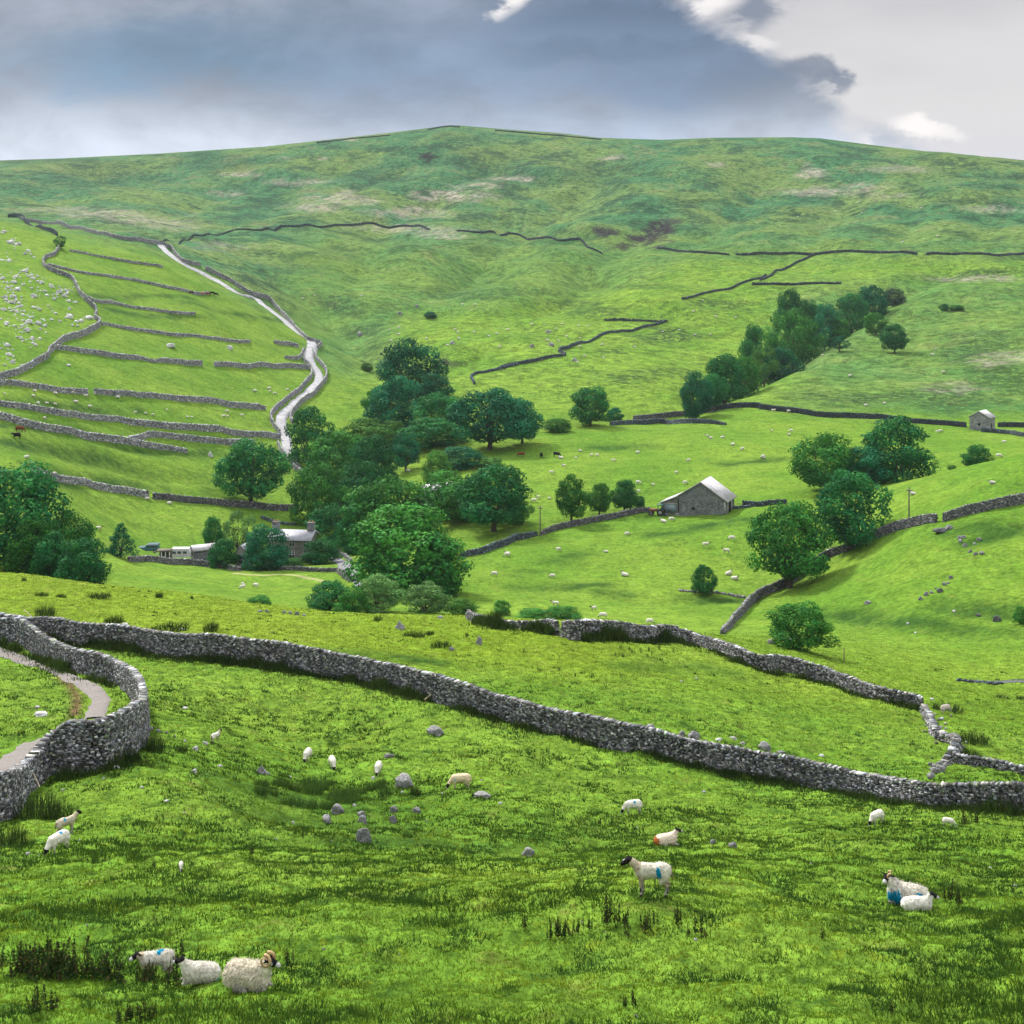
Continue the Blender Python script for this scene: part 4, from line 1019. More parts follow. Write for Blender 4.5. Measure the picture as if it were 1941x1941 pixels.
def roof_slab(xa, za, xb, zb, y0, y1, th=.22):
    """sloping slab from (xa,za) to (xb,zb) in section"""
    n = np.array([-(zb - za), xb - xa]); n = n / np.linalg.norm(n); n = n if n[1] > 0 else -n
    a0 = (xa, za); b0 = (xb, zb); a1 = (xa + n[0]*th, za + n[1]*th); b1 = (xb + n[0]*th, zb + n[1]*th)
    v = np.array([(a0[0], y0, a0[1]), (b0[0], y0, b0[1]), (b0[0], y1, b0[1]), (a0[0], y1, a0[1]), (a1[0], y0, a1[1]), (b1[0], y0, b1[1]), (b1[0], y1, b1[1]), (a1[0], y1, a1[1])], float)
    return v, BOXQ.copy()

# --- the barn: gable end to the viewer, catslide lean-to on its left, cart door in the right side
x, y, z = G(1330, 977)
k = y / FPX                                       # metres per picture px at the barn
barn = tag(obj('barn', None, loc=(x, y, z), rz=R(-22)), "stone barn with a pale slate roof and catslide lean-to, standing mid-valley", 'barn')
gw = 46 * k; e_ = 29 * k; rh = 61 * k; D = 8.0
wl = obj('wall', prism_mesh('wall', [(-gw, -.6), (gw, -.6), (gw, e_), (-.2, rh), (-gw, e_ * 1.12)], 0, D), M_MAS, barn)
lw = 34 * k
lt = obj('lean_to', prism_mesh('lean_to', [(-gw - lw, -.6), (-gw - .003, -.6), (-gw - .003, e_ * 1.08), (-gw - lw, e_ * .58)], .15, D * .8), M_MAS2, barn)
rf = part('roof', [roof_slab(-.2, rh + .02, gw + .45, e_ - .35, -.25, D + .25, .2), roof_slab(-.2 , rh + .02, -gw - .003, e_ * 1.12, -.25, D + .25, .2), roof_slab(-gw - .006, e_ * 1.11, -gw - lw - .4, e_ * .54, -.1, D * .8 + .2, .18)], M_SLATE, barn)
dr = part('door', [boxv(-gw - lw * .78, -gw - lw * .12, .08, .17, .0, e_ * .55)], M_WOODG, lt, "grey boarded lean-to door")
part('frame', [boxv(-gw - lw * .46, -gw - lw * .42, .03, .078, .0, e_ * .55), boxv(-gw - lw * .84, -gw - lw * .06, .02, .079, e_ * .55, e_ * .62)], M_QUOIN, dr)
part('vent', [boxv(-gw * .42, -gw * .42 + .7, -.02, .06, .9, 1.5)], M_DARK, wl)
part('downpipe', [boxv(-gw + .05, -gw + .2, -.12, .02, .2, e_ * .95)], M_DARK, wl)
cd = part('cart_door', [boxv(gw - .05, gw + .03, D * .28, D * .62, 0, e_ * .92)], M_DARK, wl, "dark open cart doorway in the barn's side wall")
for ja, jb in ((.18, .28), (.62, .74)): part('jamb', [boxv(gw - .03, gw + .10, D * ja, D * jb, 0, e_ * .97)], M_QUOIN, cd)
part('quoin', [boxv(gw - .35, gw + .02, -.03, .3, 0.02, e_ * .93)], M_QUOIN, wl)

# --- the small field barn
x, y, z = G(1856, 816)
k = y / FPX
fb = tag(obj('field_barn', None, loc=(x, y, z), rz=R(-38)), "small stone field barn with a pale roof at the right", 'barn')
gw = 18.5 * k; e_ = 25 * k; rh = 36 * k; D = 5.2
wl = obj('wall', prism_mesh('wall', [(-gw, -.5), (gw, -.5), (gw, e_), (0, rh), (-gw, e_)], 0, D), M_MAS3, fb)
part('roof', [roof_slab(0, rh + .02, gw + .3, e_ - .2, -.2, D + .2, .16), roof_slab(0, rh + .02, -gw - .3, e_ - .2, -.2, D + .2, .16)], M_SLATE, fb)
part('window', [boxv(-.35, .35, -.02, .05, 1.4, 2.1)], M_DARK, wl)
dd = part('door', [boxv(gw - .05, gw + .02, D * .3, D * .48, 0, 2.1)], M_DARK, wl)
part('lintel', [boxv(gw - .04, gw + .08, D * .25, D * .53, 2.1, 2.4)], M_QUOIN, dd)

# --- the farmhouse
x, y, z = G(548, 1068, 268)
z = (HY - 1064) / FPX * y
k = y / FPX
fh = tag(obj('farmhouse', None, loc=(x, y, z), rz=R(-8)), "two-storey stone farmhouse with two chimneys, half hidden by trees", 'house')
L2 = 42 * k; e_ = 41 * k; rh = 53 * k; D = 6.0
pts = [(0, -.6), (D, -.6), (D, e_), (D / 2, rh), (0, e_)]
n, v = poly_prism(pts, -L2, L2)
v = v[:, [1, 0, 2]]
f = [tuple(range(n - 1, -1, -1)), tuple(range(n, 2 * n))] + [(i, (i + 1) % n, (i + 1) % n + n, i + n) for i in range(n)]
wl = obj('wall', mesh_faces('wall', v, f), M_MAS2, fh)
def slab_y(ya, za, yb, zb, x0, x1, th=.2):
    v, q = roof_slab(ya, za, yb, zb, x0, x1, th); return v[:, [1, 0, 2]], q[:, ::-1]
part('roof', [slab_y(D / 2, rh + .02, -.35, e_ - .2, -L2 - .2, L2 + .2), slab_y(D / 2, rh + .02, D + .35, e_ - .2, -L2 - .2, L2 + .2)], M_SLATE2, fh)
for sx in (-1, 1):
    cx_ = sx * (L2 - .75) - (2.2 if sx < 0 else 0) * 0
    ch = part('chimney', [boxv(cx_ - .65, cx_ + .65, D / 2 - .5, D / 2 + .5, rh - .7, rh + 1.5), boxv(cx_ - .75, cx_ + .75, D / 2 - .6, D / 2 + .6, rh + 1.5, rh + 1.66)], M_MAS, fh)
    for o_ in (-.3, .3): part('chimney_pot', [tube([(cx_ + o_, D / 2, rh + 1.63), (cx_ + o_, D / 2, rh + 2.1)], [.15, .12], 8)], M_POT, ch)
for (wx_, wz) in ((-3.6, 3.0), (.55, 3.0), (3.4, 3.0), (-3.6, .7), (.55, .7), (3.4, .7)):
    w_ = part('window', [boxv(wx_ - .62, wx_ + .62, -.06, .03, wz - .1, wz), boxv(wx_ - .62, wx_ + .62, -.06, .03, wz + 1.35, wz + 1.5), boxv(wx_ - .62, wx_ - .46, -.05, .03, wz, wz + 1.35), boxv(wx_ + .46, wx_ + .62, -.05, .03, wz, wz + 1.35)], M_QUOIN, wl)
    part('sash', [boxv(wx_ - .45, wx_ + .45, -.035, -.02, wz + .62, wz + .70), boxv(wx_ - .04, wx_ + .04, -.036, -.021, wz + .02, wz + 1.3)], M_WHITE, w_)
    part('pane', [boxv(wx_ - .45, wx_ + .45, -.018, .02, wz + .01, wz + 1.34)], M_GLASS, w_)
dr = part('door', [boxv(-1.75, -.85, -.03, .03, -.1, 1.95)], M_WOODG, wl)
part('surround', [boxv(-1.95, -1.76, -.06, .02, -.1, 2.1), boxv(-.84, -.65, -.06, .02, -.1, 2.1), boxv(-1.95, -.65, -.07, .02, 2.1, 2.3)], M_QUOIN, dr)

def small_building(name, label, px, base, Y, w, eave, ridge, D, rot, wm, rm, cat, door=None, win=False, gable=None):
    x, y, z = G(px, base, Y)
    z = (HY - base) / FPX * y
    k = y / FPX
    r_ = tag(obj(name, None, loc=(x, y, z), rz=R(rot)), label, cat)
    g = w / 2 * k; e = eave * k; h = ridge * k
    wl = obj('wall', prism_mesh('wall', [(-g, -.8), (g, -.8), (g, e), (0, h), (-g, e)], 0, D), wm, r_)
    part('roof', [roof_slab(0, h + .02, g + .25, e - .12, -.2, D + .2, .14), roof_slab(0, h + .02, -g - .25, e - .12, -.2, D + .2, .14)], rm, r_)
    if gable: obj('gable_end', prism_mesh('gable_end', [(-g + .02, -.8), (g - .02, -.8), (g - .02, e - .03), (0, h - .05), (-g + .02, e - .03)], -.025, .02), gable, wl)
    if door: part('door', [boxv(door[0], door[1], -.03, .04, 0, door[2])], M_WOODG, wl)
    if win:
        part('window', [boxv(-g * .5, g * .5, -.03, .04, e * .45, e * .85)], M_GLASS, wl)
    return r_
small_building('shed', "white-ended farm shed with a pale sheet roof beside the yard wall", 364, 1060, 262, 18, 17, 25, 4.4, -58, M_MAS, M_SLATE, 'shed', win=True, gable=M_WHITE)
small_building('outbuilding', "small stone outbuilding with a hipped grey roof left of the farmhouse", 457, 1068, 259, 22, 19, 33, 5.0, -12, M_QUOIN, M_SLATE2, 'outbuilding', door=(-.4, .4, 1.7), win=True)
small_building('cottage', "whitewashed cottage whose roof just shows through the wood", 803, 950, 312, 34, 16, 30, 8, -50, M_WHITE, M_SLATE, 'cottage', win=True)
# open-fronted hut
x, y, z = G(310, 1062, 256); z = (HY - 1060) / FPX * y; k = y / FPX
ht = tag(obj('hut', None, loc=(x, y, z)), "little open-fronted wooden hut with white posts next to the car", 'hut')
w_ = 12 * k; h_ = 15 * k
part('roof', [boxv(-w_ - .2, w_ + .2, -.2, 1.8, h_, h_ + .14)], M_WOOD, ht)
part('back_panel', [boxv(-w_, w_, 1.5, 1.6, -.3, h_ - .003)], M_WOOD, ht)
for i in range(4):
    xx = -w_ + .06 + i * (2 * w_ - .12) / 3
    part('post', [boxv(xx - .07, xx + .07, -.1, .04, -.3, h_ - .003)], M_WHITE, ht)
# caravan-like white trailer
x, y, z = G(341, 1060, 260); z = (HY - 1060) / FPX * y; k = y / FPX
cv_ = tag(obj('caravan', None, loc=(x, y, z), rz=R(3)), "low white caravan parked between the hut and the white-ended shed", 'caravan')
w_ = 19 * k
bd = obj('body', prism_mesh('body', [(-w_, .35), (w_, .35), (w_ + .05, 1.2), (w_ - .3, 1.95), (-w_ + .3, 1.95), (-w_ - .05, 1.2)], 0, 2.0), M_WHITE, cv_)
for xx in (-1.1, -.1, .9):
    part('window', [boxv(xx - .35, xx + .35, -.02, .03, 1.05, 1.55)], M_GLASS, bd)
for yy in (-.03, 1.85):
    v, q = tube([(0.3, yy, .32), (0.3, yy + .18, .32)], [.32, .32], 12); part('wheel', [(v, q)], M_BLACK, cv_)
# parked off-road car
def wheel_part(parent, x0, y0, r=.36, w=.24):
    prof = [(0, r * .55), (0, r * .92), (w * .2, r), (w * .8, r), (w, r * .92), (w, r * .55)]
    vs = []; qs = []; n = 18
    for j, (yy, rr) in enumerate(prof):
        for i in range(n):
            a = 2 * math.pi * i / n; vs.append((x0 + rr * math.cos(a), y0 + yy, r + rr * math.sin(a)))
    for j in range(len(prof) - 1):
        for i in range(n): qs.append((j*n+i, j*n+(i+1) % n, (j+1)*n+(i+1) % n, (j+1)*n+i))
    wh = obj('wheel', mesh_np('wheel', vs, quads=qs, smooth=True), M_BLACK, parent)
    v, q = tube([(x0, y0 + w * .25, r), (x0, y0 + w * .75, r)], [r * .56, r * .56], 14)
    v = np.concatenate([v, [[x0, y0 + w * .25, r], [x0, y0 + w * .75, r]]])
    m = len(v); tris = [(i, (i+1) % 14, m-2) for i in range(14)] + [(14 + i, 14 + (i+1) % 14, m-1) for i in range(14)]
    obj('rim', mesh_np('rim', v, quads=q, tris=tris), mat_plain('grey_rim', (.35, .35, .36), .4, .1, 2, .5), wh)
x, y, z = G(283, 1052, 266)
car = tag(obj('car', None, loc=(x, y, z), rz=R(4)), "dark blue-green off-road car parked on the grass by the hut", 'car')
m_car, t, b = mat_new('teal_paint', .3, .5); b.inputs['Base Color'].default_value = (.035, .10, .13, 1); b.inputs['Coat Weight'].default_value = .5
prof = [(-1.95, .45), (-1.95, 1.02), (-1.86, 1.14), (-.75, 1.20), (-.32, 1.66), (-.15, 1.72), (1.72, 1.72), (1.85, 1.62), (1.95, 1.0), (1.95, .45), (1.55, .42), (1.42, .72), (1.0, .72), (.87, .42), (-.87, .42), (-1.0, .72), (-1.42, .72), (-1.55, .42)]
bd = obj('body', prism_mesh('body', prof, -.86, .86), m_car, car)
bv = bd.modifiers.new('bevel', 'BEVEL'); bv.width = .05; bv.segments = 2
for yy in (-.878, .862):
    part('side_window', [boxv(-.30, .42, yy, yy + .016, 1.16, 1.58)], M_GLASS, car)
    part('side_window', [boxv(.50, 1.10, yy, yy + .016, 1.16, 1.58)], M_GLASS, car)
    part('side_window', [boxv(1.18, 1.72, yy, yy + .016, 1.16, 1.58)], M_GLASS, car)
    for xx in (-1.21, 1.21): wheel_part(car, xx, -.92 if yy < 0 else .68)
ws = np.array([(-.735, -.7, 1.22), (-.735, .7, 1.22), (-.345, .66, 1.645), (-.345, -.66, 1.645)]) + np.array([-.02, 0, .012])
obj('windscreen', mesh_faces('windscreen', ws, [(0, 1, 2, 3)]), M_GLASS, car)
part('bumper', [boxv(-2.08, -1.955, -.8, .8, .5, .68)], M_BLACK, car)
for yy in (-.68, .5): part('headlight', [boxv(-1.985, -1.953, yy, yy + .18, .78, .92)], mat_plain('clear_lamp', (.7, .7, .68), .2, .05, 2, .6), car)
# tractor beside the lean-to
x, y, z = G(1249, 977)
tr = tag(obj('tractor', None, loc=(x, y, z), rz=R(160)), "old red and green tractor parked beside the barn's lean-to", 'tractor')
part('bonnet', [boxv(.2, 1.9, -.32, .32, .85, 1.35), boxv(1.9, 2.0, -.28, .28, .75, 1.3)], M_RUST, tr)
part('cab', [boxv(-.9, .2, -.55, .55, .9, 1.25), boxv(-.95, .25, -.6, .6, 2.25, 2.38), boxv(-.9, -.82, -.55, -.47, 1.25, 2.25), boxv(-.9, -.82, .47, .55, 1.25, 2.25), boxv(.12, .2, -.55, -.47, 1.25, 2.25), boxv(.12, .2, .47, .55, 1.25, 2.25)], mat_plain('green_paint', (.03, .11, .08), .5), tr)
for s in (-1, 1):
    wheel_part(tr, -.45, s * .75 - .18, .74, .36); wheel_part(tr, 1.5, s * .55 - .11, .40, .22)
# trailer / trough things by the barn are stones in the yard (see the rocks)

# ------------------------------------------------------------------ poles, posts and stakes
def pole(label, px, base, top, arm=True, r=.13, mat=None, name='telegraph_pole', cat='pole', dx=0.0, Y=None):
    x, y, z = G(px, base, Y)
    h = (base - top) / FPX * y
    rt_ = tag(obj(name, None, loc=(x, y, z - .1)), label, cat)
    v, q = tube([(0, 0, -.3), (dx * .5, 0, h * .5), (dx, 0, h)], [r, r * .88, r * .72], 10)
    v = np.concatenate([v, [[dx, 0, h + r * .3]]]); m = len(v) - 1
    obj('shaft', mesh_np('shaft', v, quads=q, tris=[(20 + i, 20 + (i + 1) % 10, m) for i in range(10)], smooth=True), mat or M_WOOD, rt_)
    if arm:
        part('crossarm', [boxv(dx - .55, dx + .55, -r * .9 - .12, -r * .9, h - .55, h - .43)], M_WOOD, rt_)
        part('insulator', [boxv(dx + o - .05, dx + o + .05, -r * .9 - .11, -r * .9 - .01, h - .43, h - .25) for o in (-.45, .45)], M_WHITE, rt_)
    return rt_
pole("grey telegraph pole beside the tall dark tree and the barn wall", 1024, 1016, 958)
pole("grey telegraph pole standing by the wall right of the big trees", 1723, 983, 923)
pole("pale leaning pole at the foot of the valley road", mv(560), mv(882), mv(850), False, .10, mat_plain('bleached_wood', (.42, .42, .42), .9, .2, 4))
pole("thin wooden marker post alone in the field beyond the right wall", 1600, 1256, 1227, False, .055, name='marker_post', cat='post')
pole("slim pole behind the farmhouse roof", 556, 1020, 972, False, .09, Y=285)
def stake(label, a, b, Y, r=.045, mat=None):
    """a leaning wooden stake between two picture points, resting against a wall"""
    pa = np.array([(a[0] - SRC/2) / FPX * Y, Y, (HY - a[1]) / FPX * Y]); pb = np.array([(b[0] - SRC/2) / FPX * (Y + .45), Y + .45, (HY - b[1]) / FPX * (Y + .45)])
    v, q = tube([(0, 0, 0), (pb - pa) / 2, pb - pa], [r, r, r * .85], 8)
    v = np.concatenate([v, [[0, 0, 0], pb - pa]]); m = len(v)
    o = obj('stake', mesh_np('stake', v, quads=q, tris=[(i, (i + 1) % 8, m - 2) for i in range(8)] + [(16 + i, 16 + (i + 1) % 8, m - 1) for i in range(8)]), mat or M_WOOD, loc=pa)
    return tag(o, label, 'stake', 'wooden stakes leaning on the near walls')
M_STK = mat_plain('bleached_stake', (.36, .31, .20), .9, .25, 5)
def S(ax, ay, bx_, by_): return TL(0, 1060, [(ax, ay), (bx_, by_)])
for lab, c_, dY in (("stake leaning right, furthest left on the winding wall", (120,600,205,455), -.5), ("left of two parallel stakes on the winding wall", (375,670,300,545), -.6), ("right of two parallel stakes on the winding wall", (390,650,330,540), -.6),
                    ("short stake inside the winding wall's bend", (890,905,930,825), -.5), ("pale stake topping the far wall above the winding wall", (225,415,175,372), .3), ("thin stake at the near end of the winding wall", (290,1670,245,1570), -.5)):
    a_, b_2 = S(*c_)
    Yb = depth_at(a_[0], min(a_[1] + 6, 1600)) + dY if lab[0] != 'p' else 107
    stake(lab, a_, b_2, Yb, .035, M_STK)
a_, b_2 = TL(480, 1060, [(1255, 1030), (1330, 970)])
stake("fallen plank propped against the long foreground wall", a_, b_2, depth_at(a_[0], a_[1] + 4) - .2, .06, M_STK)
# ------------------------------------------------------------------ animals: one smooth skin each, grown from blended limbs
def smin(a, b, k):
    h = np.clip(.5 + .5 * (b - a) / k, 0, 1); return b + (a - b) * h - k * h * (1 - h)
def sd_caps(P, a, b, ra, rb):
    a = np.array(a, float); b = np.array(b, float); d = b - a
    t = np.clip(((P - a) @ d) / (d @ d + 1e-9), 0, 1)
    return np.linalg.norm(P - a - t[..., None] * d, axis=-1) - (ra + (rb - ra) * t)
def sd_ell(P, c, r, ry=0.0):
    q = P - np.array(c, float)
    if ry:
        cs, sn = math.cos(ry), math.sin(ry); q = np.stack([q[..., 0]*cs + q[..., 2]*sn, q[..., 1], -q[..., 0]*sn + q[..., 2]*cs], -1)
    r = np.array(r, float)
    k0 = np.linalg.norm(q / r, axis=-1); k1 = np.linalg.norm(q / (r * r), axis=-1)
    return k0 * (k0 - 1) / (k1 + 1e-6)
def surface_nets(F, org, h):
    ins = F < 0
    nx, ny, nz = F.shape
    acc = np.zeros((nx-1, ny-1, nz-1, 3)); cnt = np.zeros((nx-1, ny-1, nz-1))
    offs = [(0,0,0),(1,0,0),(0,1,0),(1,1,0),(0,0,1),(1,0,1),(0,1,1),(1,1,1)]
    def sub(A, o): return A[o[0]:nx-1+o[0], o[1]:ny-1+o[1], o[2]:nz-1+o[2]]
    for i, a in enumerate(offs):
        for b in offs[i+1:]:
            if sum(abs(p - q) for p, q in zip(a, b)) != 1: continue
            fa, fb = sub(F, a), sub(F, b); m = (fa < 0) != (fb < 0)
            t = np.where(m, fa / np.where(m, fa - fb, 1), 0)
            for k in range(3): acc[..., k] += np.where(m, a[k] + (b[k] - a[k]) * t, 0)
            cnt += m
    act = cnt > 0
    idx = -np.ones(act.shape, int); idx[act] = np.arange(act.sum())
    g = np.argwhere(act)
    v = org + h * (g + acc[act] / cnt[act][:, None])
    quads = []
    for ax in range(3):
        o = [0, 0, 0]; o[ax] = 1
        A = ins[:nx-o[0], :ny-o[1], :nz-o[2]]; B = ins[o[0]:, o[1]:, o[2]:]
        for flip, m in ((False, A & ~B), (True, ~A & B)):
            e = np.argwhere(m)
            u, w = [(1, 2), (2, 0), (0, 1)][ax]
            e = e[(e[:, u] > 0) & (e[:, w] > 0) & (e[:, u] < act.shape[u]) & (e[:, w] < act.shape[w])]
            if len(e) == 0: continue
            def cell(du, dw):
                c = e.copy(); c[:, u] -= du; c[:, w] -= dw; return idx[c[:, 0], c[:, 1], c[:, 2]]
            q = np.stack([cell(1, 1), cell(0, 1), cell(0, 0), cell(1, 0)], 1)
            quads.append(q[:, ::-1] if flip else q)
    return v, np.concatenate(quads)
# primitives: kind, geometry, colour, blend, woolly
BLK, WHT, CRM = (.010, .009, .010), (.40, .39, .38), (.36, .31, .22)
def animal_mesh(name, prims, h, wool_amp=.012, marks=(), seed=0, wool=(.52, .495, .43)):
    pts = []
    for p in prims:
        if p[0] == 'c': pts += [np.array(p[1]) - max(p[3], p[4]), np.array(p[1]) + max(p[3], p[4]), np.array(p[2]) - max(p[3], p[4]), np.array(p[2]) + max(p[3], p[4])]
        else: m = max(p[2]); pts += [np.array(p[1]) - m, np.array(p[1]) + m]
    pts = np.array(pts); lo = pts.min(0) - 3 * h; hi = pts.max(0) + 3 * h
    n = np.ceil((hi - lo) / h).astype(int)
    ax = [lo[i] + h * np.arange(n[i]) for i in range(3)]
    P = np.stack(np.meshgrid(*ax, indexing='ij'), -1)
    def dist(p, P):
        return sd_caps(P, p[1], p[2], p[3], p[4]) if p[0] == 'c' else sd_ell(P, p[1], p[2], p[6] if len(p) > 6 else 0)
    F = None
    for p in prims:
        d = dist(p, P)
        k = p[5] if p[0] == 'c' else p[4] if False else p[5]
        if p[-1] == 'w' and wool_amp:
            nx_ = vnoise(P[..., 0] * 17 + seed, P[..., 2] * 17, seed) + vnoise(P[..., 1] * 17 + 50, P[..., 2] * 15, seed + 3) + vnoise(P[..., 0] * 14 + 90, P[..., 1] * 14, seed + 5) - 1.5
            d = d - wool_amp * 1.7 * nx_
        F = d if F is None else smin(F, d, k)
    v, q = surface_nets(F, lo, h)
    D = np.stack([dist(p, v) for p in prims], 1)
    ci = D.argmin(1)
    cols = []
    for p in prims:
        c = p[6] if p[0] == 'c' else p[3]
        cols.append(wool if c is None else c)
    C = np.array(cols, float)[ci]
    isw = np.array([(p[6] if p[0] == 'c' else p[3]) is None for p in prims])[ci]
    rng = np.random.default_rng(seed)
    C[isw] *= (1 - .38 * ss(v[isw, 2], .42 * v[:, 2].max(), .10 * v[:, 2].max()))[:, None] * np.array([1, .96, .88]) ** (ss(v[isw, 2], .5 * v[:, 2].max(), .1 * v[:, 2].max()))[:, None] if False else 1
    C[isw] *= (1 + .22 * (vnoise(v[isw, 0] * 14 + 7, v[isw, 2] * 14 + v[isw, 1] * 9 + 3, seed) - .5))[:, None]
    for m in marks:            # raddle marks and patches
        cpos, rad, colr = m[0], m[1], m[2]
        d = np.linalg.norm((v - np.array(cpos)) / np.array(rad), axis=1) + (vnoise(v[:, 0] * 25, v[:, 2] * 25, 9) - .5) * .5
        f = ss(d, 1.1, .8)[:, None] * (isw | (len(m) > 3))[:, None]
        C = C * (1 - f) + np.array(colr) * f
    me = mesh_np(name, v, quads=q, smooth=True)
    attr_c(me, 'col', C)
    return me
def E(c, r, col=None, k=.08, ry=0.0, w='w'): return ('e', c, r, col, 0, k, ry, w if col is None else '-')
def Cc(a, b, ra, rb, col=None, k=.06, w='w'): return ('c', a, b, ra, rb, k, col, w if col is None else '-')
def head_prims(p, yaw=0.0, pitch=-.35, face=BLK, muzzle=WHT, s=1.0, ear=BLK):
    """head at point p, looking along yaw (0 = forward) with the nose dropped by pitch"""
    cy, sy, cp, sp = math.cos(yaw), math.sin(yaw), math.cos(pitch), math.sin(pitch)
    f = np.array([cy * cp, sy * cp, sp]); l = np.array([-sy, cy, 0]); u = np.cross(f, l)
    p = np.array(p, float)
    def W_(a, b, c): return tuple(p + s * (a * f + b * l + c * u))
    return [Cc(W_(-.03, 0, .0), W_(.11, 0, -.005), .088 * s, .068 * s, face, .04), Cc(W_(.11, 0, -.005), W_(.205, 0, -.015), .060 * s, .047 * s, muzzle, .03),
            Cc(W_(-.02, .06, .05), W_(-.07, .19, .035), .030 * s, .016 * s, ear, .015), Cc(W_(-.02, -.06, .05), W_(-.07, -.19, .035), .030 * s, .016 * s, ear, .015)]
LEG1, LEG2 = (.30, .28, .25), (.03, .028, .028)
def legs(xf=.32, xr=-.34, zb=.42, y=.115, top=None):
    o = []
    for s in (-1, 1):
        fx = xf + .015 * s
        o += [Cc((fx, s * y, zb), (fx + .01, s * y, .24), .085, .045, top, .06), Cc((fx + .01, s * y, .24), (fx, s * y, .06), .036, .028, LEG1, .02), Cc((fx, s * y, .06), (fx + .03, s * y, .022), .032, .03, LEG2, .015)]
        rx = xr + .03 * s
        o += [Cc((rx, s * y, zb + .04), (rx + .07, s * y, .33), .125, .075, top, .07), Cc((rx + .07, s * y, .33), (rx - .055, s * y, .235), .06, .037, top, .03), Cc((rx - .055, s * y, .235), (rx - .03, s * y, .06), .034, .027, LEG1, .02), Cc((rx - .03, s * y, .06), (rx, s * y, .022), .032, .03, LEG2, .015)]
    return o
TAIL = [Cc((-.46, 0, .62), (-.53, 0, .36), .05, .03, None, .04)]
def p_stand(yaw=0.15, muzzle=BLK):
    return [E((.0, 0, .70), (.47, .18, .19)), E((-.22, 0, .715), (.27, .19, .195)), E((.27, 0, .68), (.23, .17, .20))] + legs2() + \
        [Cc((-.46, 0, .74), (-.52, 0, .52), .045, .03, (.16, .12, .08), .03), Cc((.34, 0, .72), (.58, 0, .91), .145, .10, CRM, .08), Cc((.56, 0, .91), (.64, 0, .96), .095, .08, CRM, .05)] + head_prims((.68, 0, .965), yaw, -.5, BLK, muzzle)
def legs2(xf=.30, xr=-.34, y=.105):
    o = []
    for s in (-1, 1):
        fx = xf + .02 * s
        o += [Cc((fx, s * y, .58), (fx + .015, s * y, .34), .085, .046, CRM, .06), Cc((fx + .015, s * y, .34), (fx, s * y, .07), .038, .030, LEG1, .02), Cc((fx, s * y, .07), (fx + .03, s * y, .025), .034, .032, LEG2, .015), Cc((fx + .02, s * y, .24), (fx + .02, s * y, .18), .036, .036, LEG2, .01)]
        rx = xr + .03 * s
        o += [Cc((rx, s * y, .60), (rx + .075, s * y, .46), .125, .075, None, .07), Cc((rx + .075, s * y, .46), (rx - .06, s * y, .32), .062, .040, CRM, .03), Cc((rx - .06, s * y, .32), (rx - .03, s * y, .07), .036, .029, LEG1, .02), Cc((rx - .03, s * y, .07), (rx, s * y, .025), .034, .032, LEG2, .015), Cc((rx - .065, s * y, .31), (rx - .045, s * y, .16), .033, .03, LEG2, .01)]
    return o
def p_graze(face=BLK, muzzle=WHT):
    return [E((.0, 0, .56), (.46, .22, .245)), E((-.24, 0, .57), (.25, .22, .235)), E((.26, 0, .54), (.24, .20, .23))] + legs() + TAIL + \
        [Cc((.38, 0, .58), (.60, 0, .34), .16, .10, None, .08)] + head_prims((.655, 0, .25), 0, -1.05, face, muzzle)
def p_lie(yaw=0.0, headup=True, long=1.0, shag=1.0, face=BLK, muzzle=WHT, ear=BLK):
    b = [E((.0, 0, .27), (.50 * long, .27 * shag, .285)), E((-.28, 0, .24), (.30, .30 * shag, .255)), E((.26, 0, .27), (.27, .24 * shag, .28)),
         Cc((.36, -.15, .09), (.56, -.12, .045), .06, .035, LEG1, .04), Cc((.36, .15, .09), (.50, .16, .045), .06, .035, LEG1, .04), Cc((-.1, -.25, .08), (.10, -.28, .05), .075, .04, LEG1, .05)]
    if headup:
        b += [Cc((.32, 0, .36), (.50, 0, .58), .19, .125, None, .09)] + head_prims((.56, 0, .655), yaw, -.28, face, muzzle, 1.05, ear)
    else:
        b += [Cc((.36, 0, .28), (.62, .05, .18), .16, .10, None, .08)] + head_prims((.66, .05, .14), yaw, -.2, face, muzzle, 1.0, ear)
    return b
BLUE = (.005, .20, .33)
def horn_mesh(side, turns=1.15, R0=.105, r0=.036, c=(0, 0, 0)):
    path = []; rad = []
    for i in range(26):
        t = i / 25; a = math.pi * .62 - t * turns * 2 * math.pi
        rr = R0 * (1 - .30 * t)
        path.append((c[0] - .06 + rr * math.cos(math.pi - a) * -1, c[1] + side * (.07 + .07 * t + .02 * math.sin(t * 3)), c[2] + .0 + rr * math.sin(a)))
        rad.append(r0 * (1 - .78 * t) + .004)
    v, q = tube(path, rad, 8)
    return mesh_np('horn', v, quads=q, smooth=True)
M_HORN = mat_plain('ridged_horn', (.36, .24, .12), .6, .35, 22, .3, bump=.5)
M_EYE, tt_, bb_ = mat_new('amber_eye', .1, .6); bb_.inputs['Base Color'].default_value = (.05, .035, .01, 1)
M_FLEECE = M_GRASS.copy(); M_FLEECE.name = 'fleece'
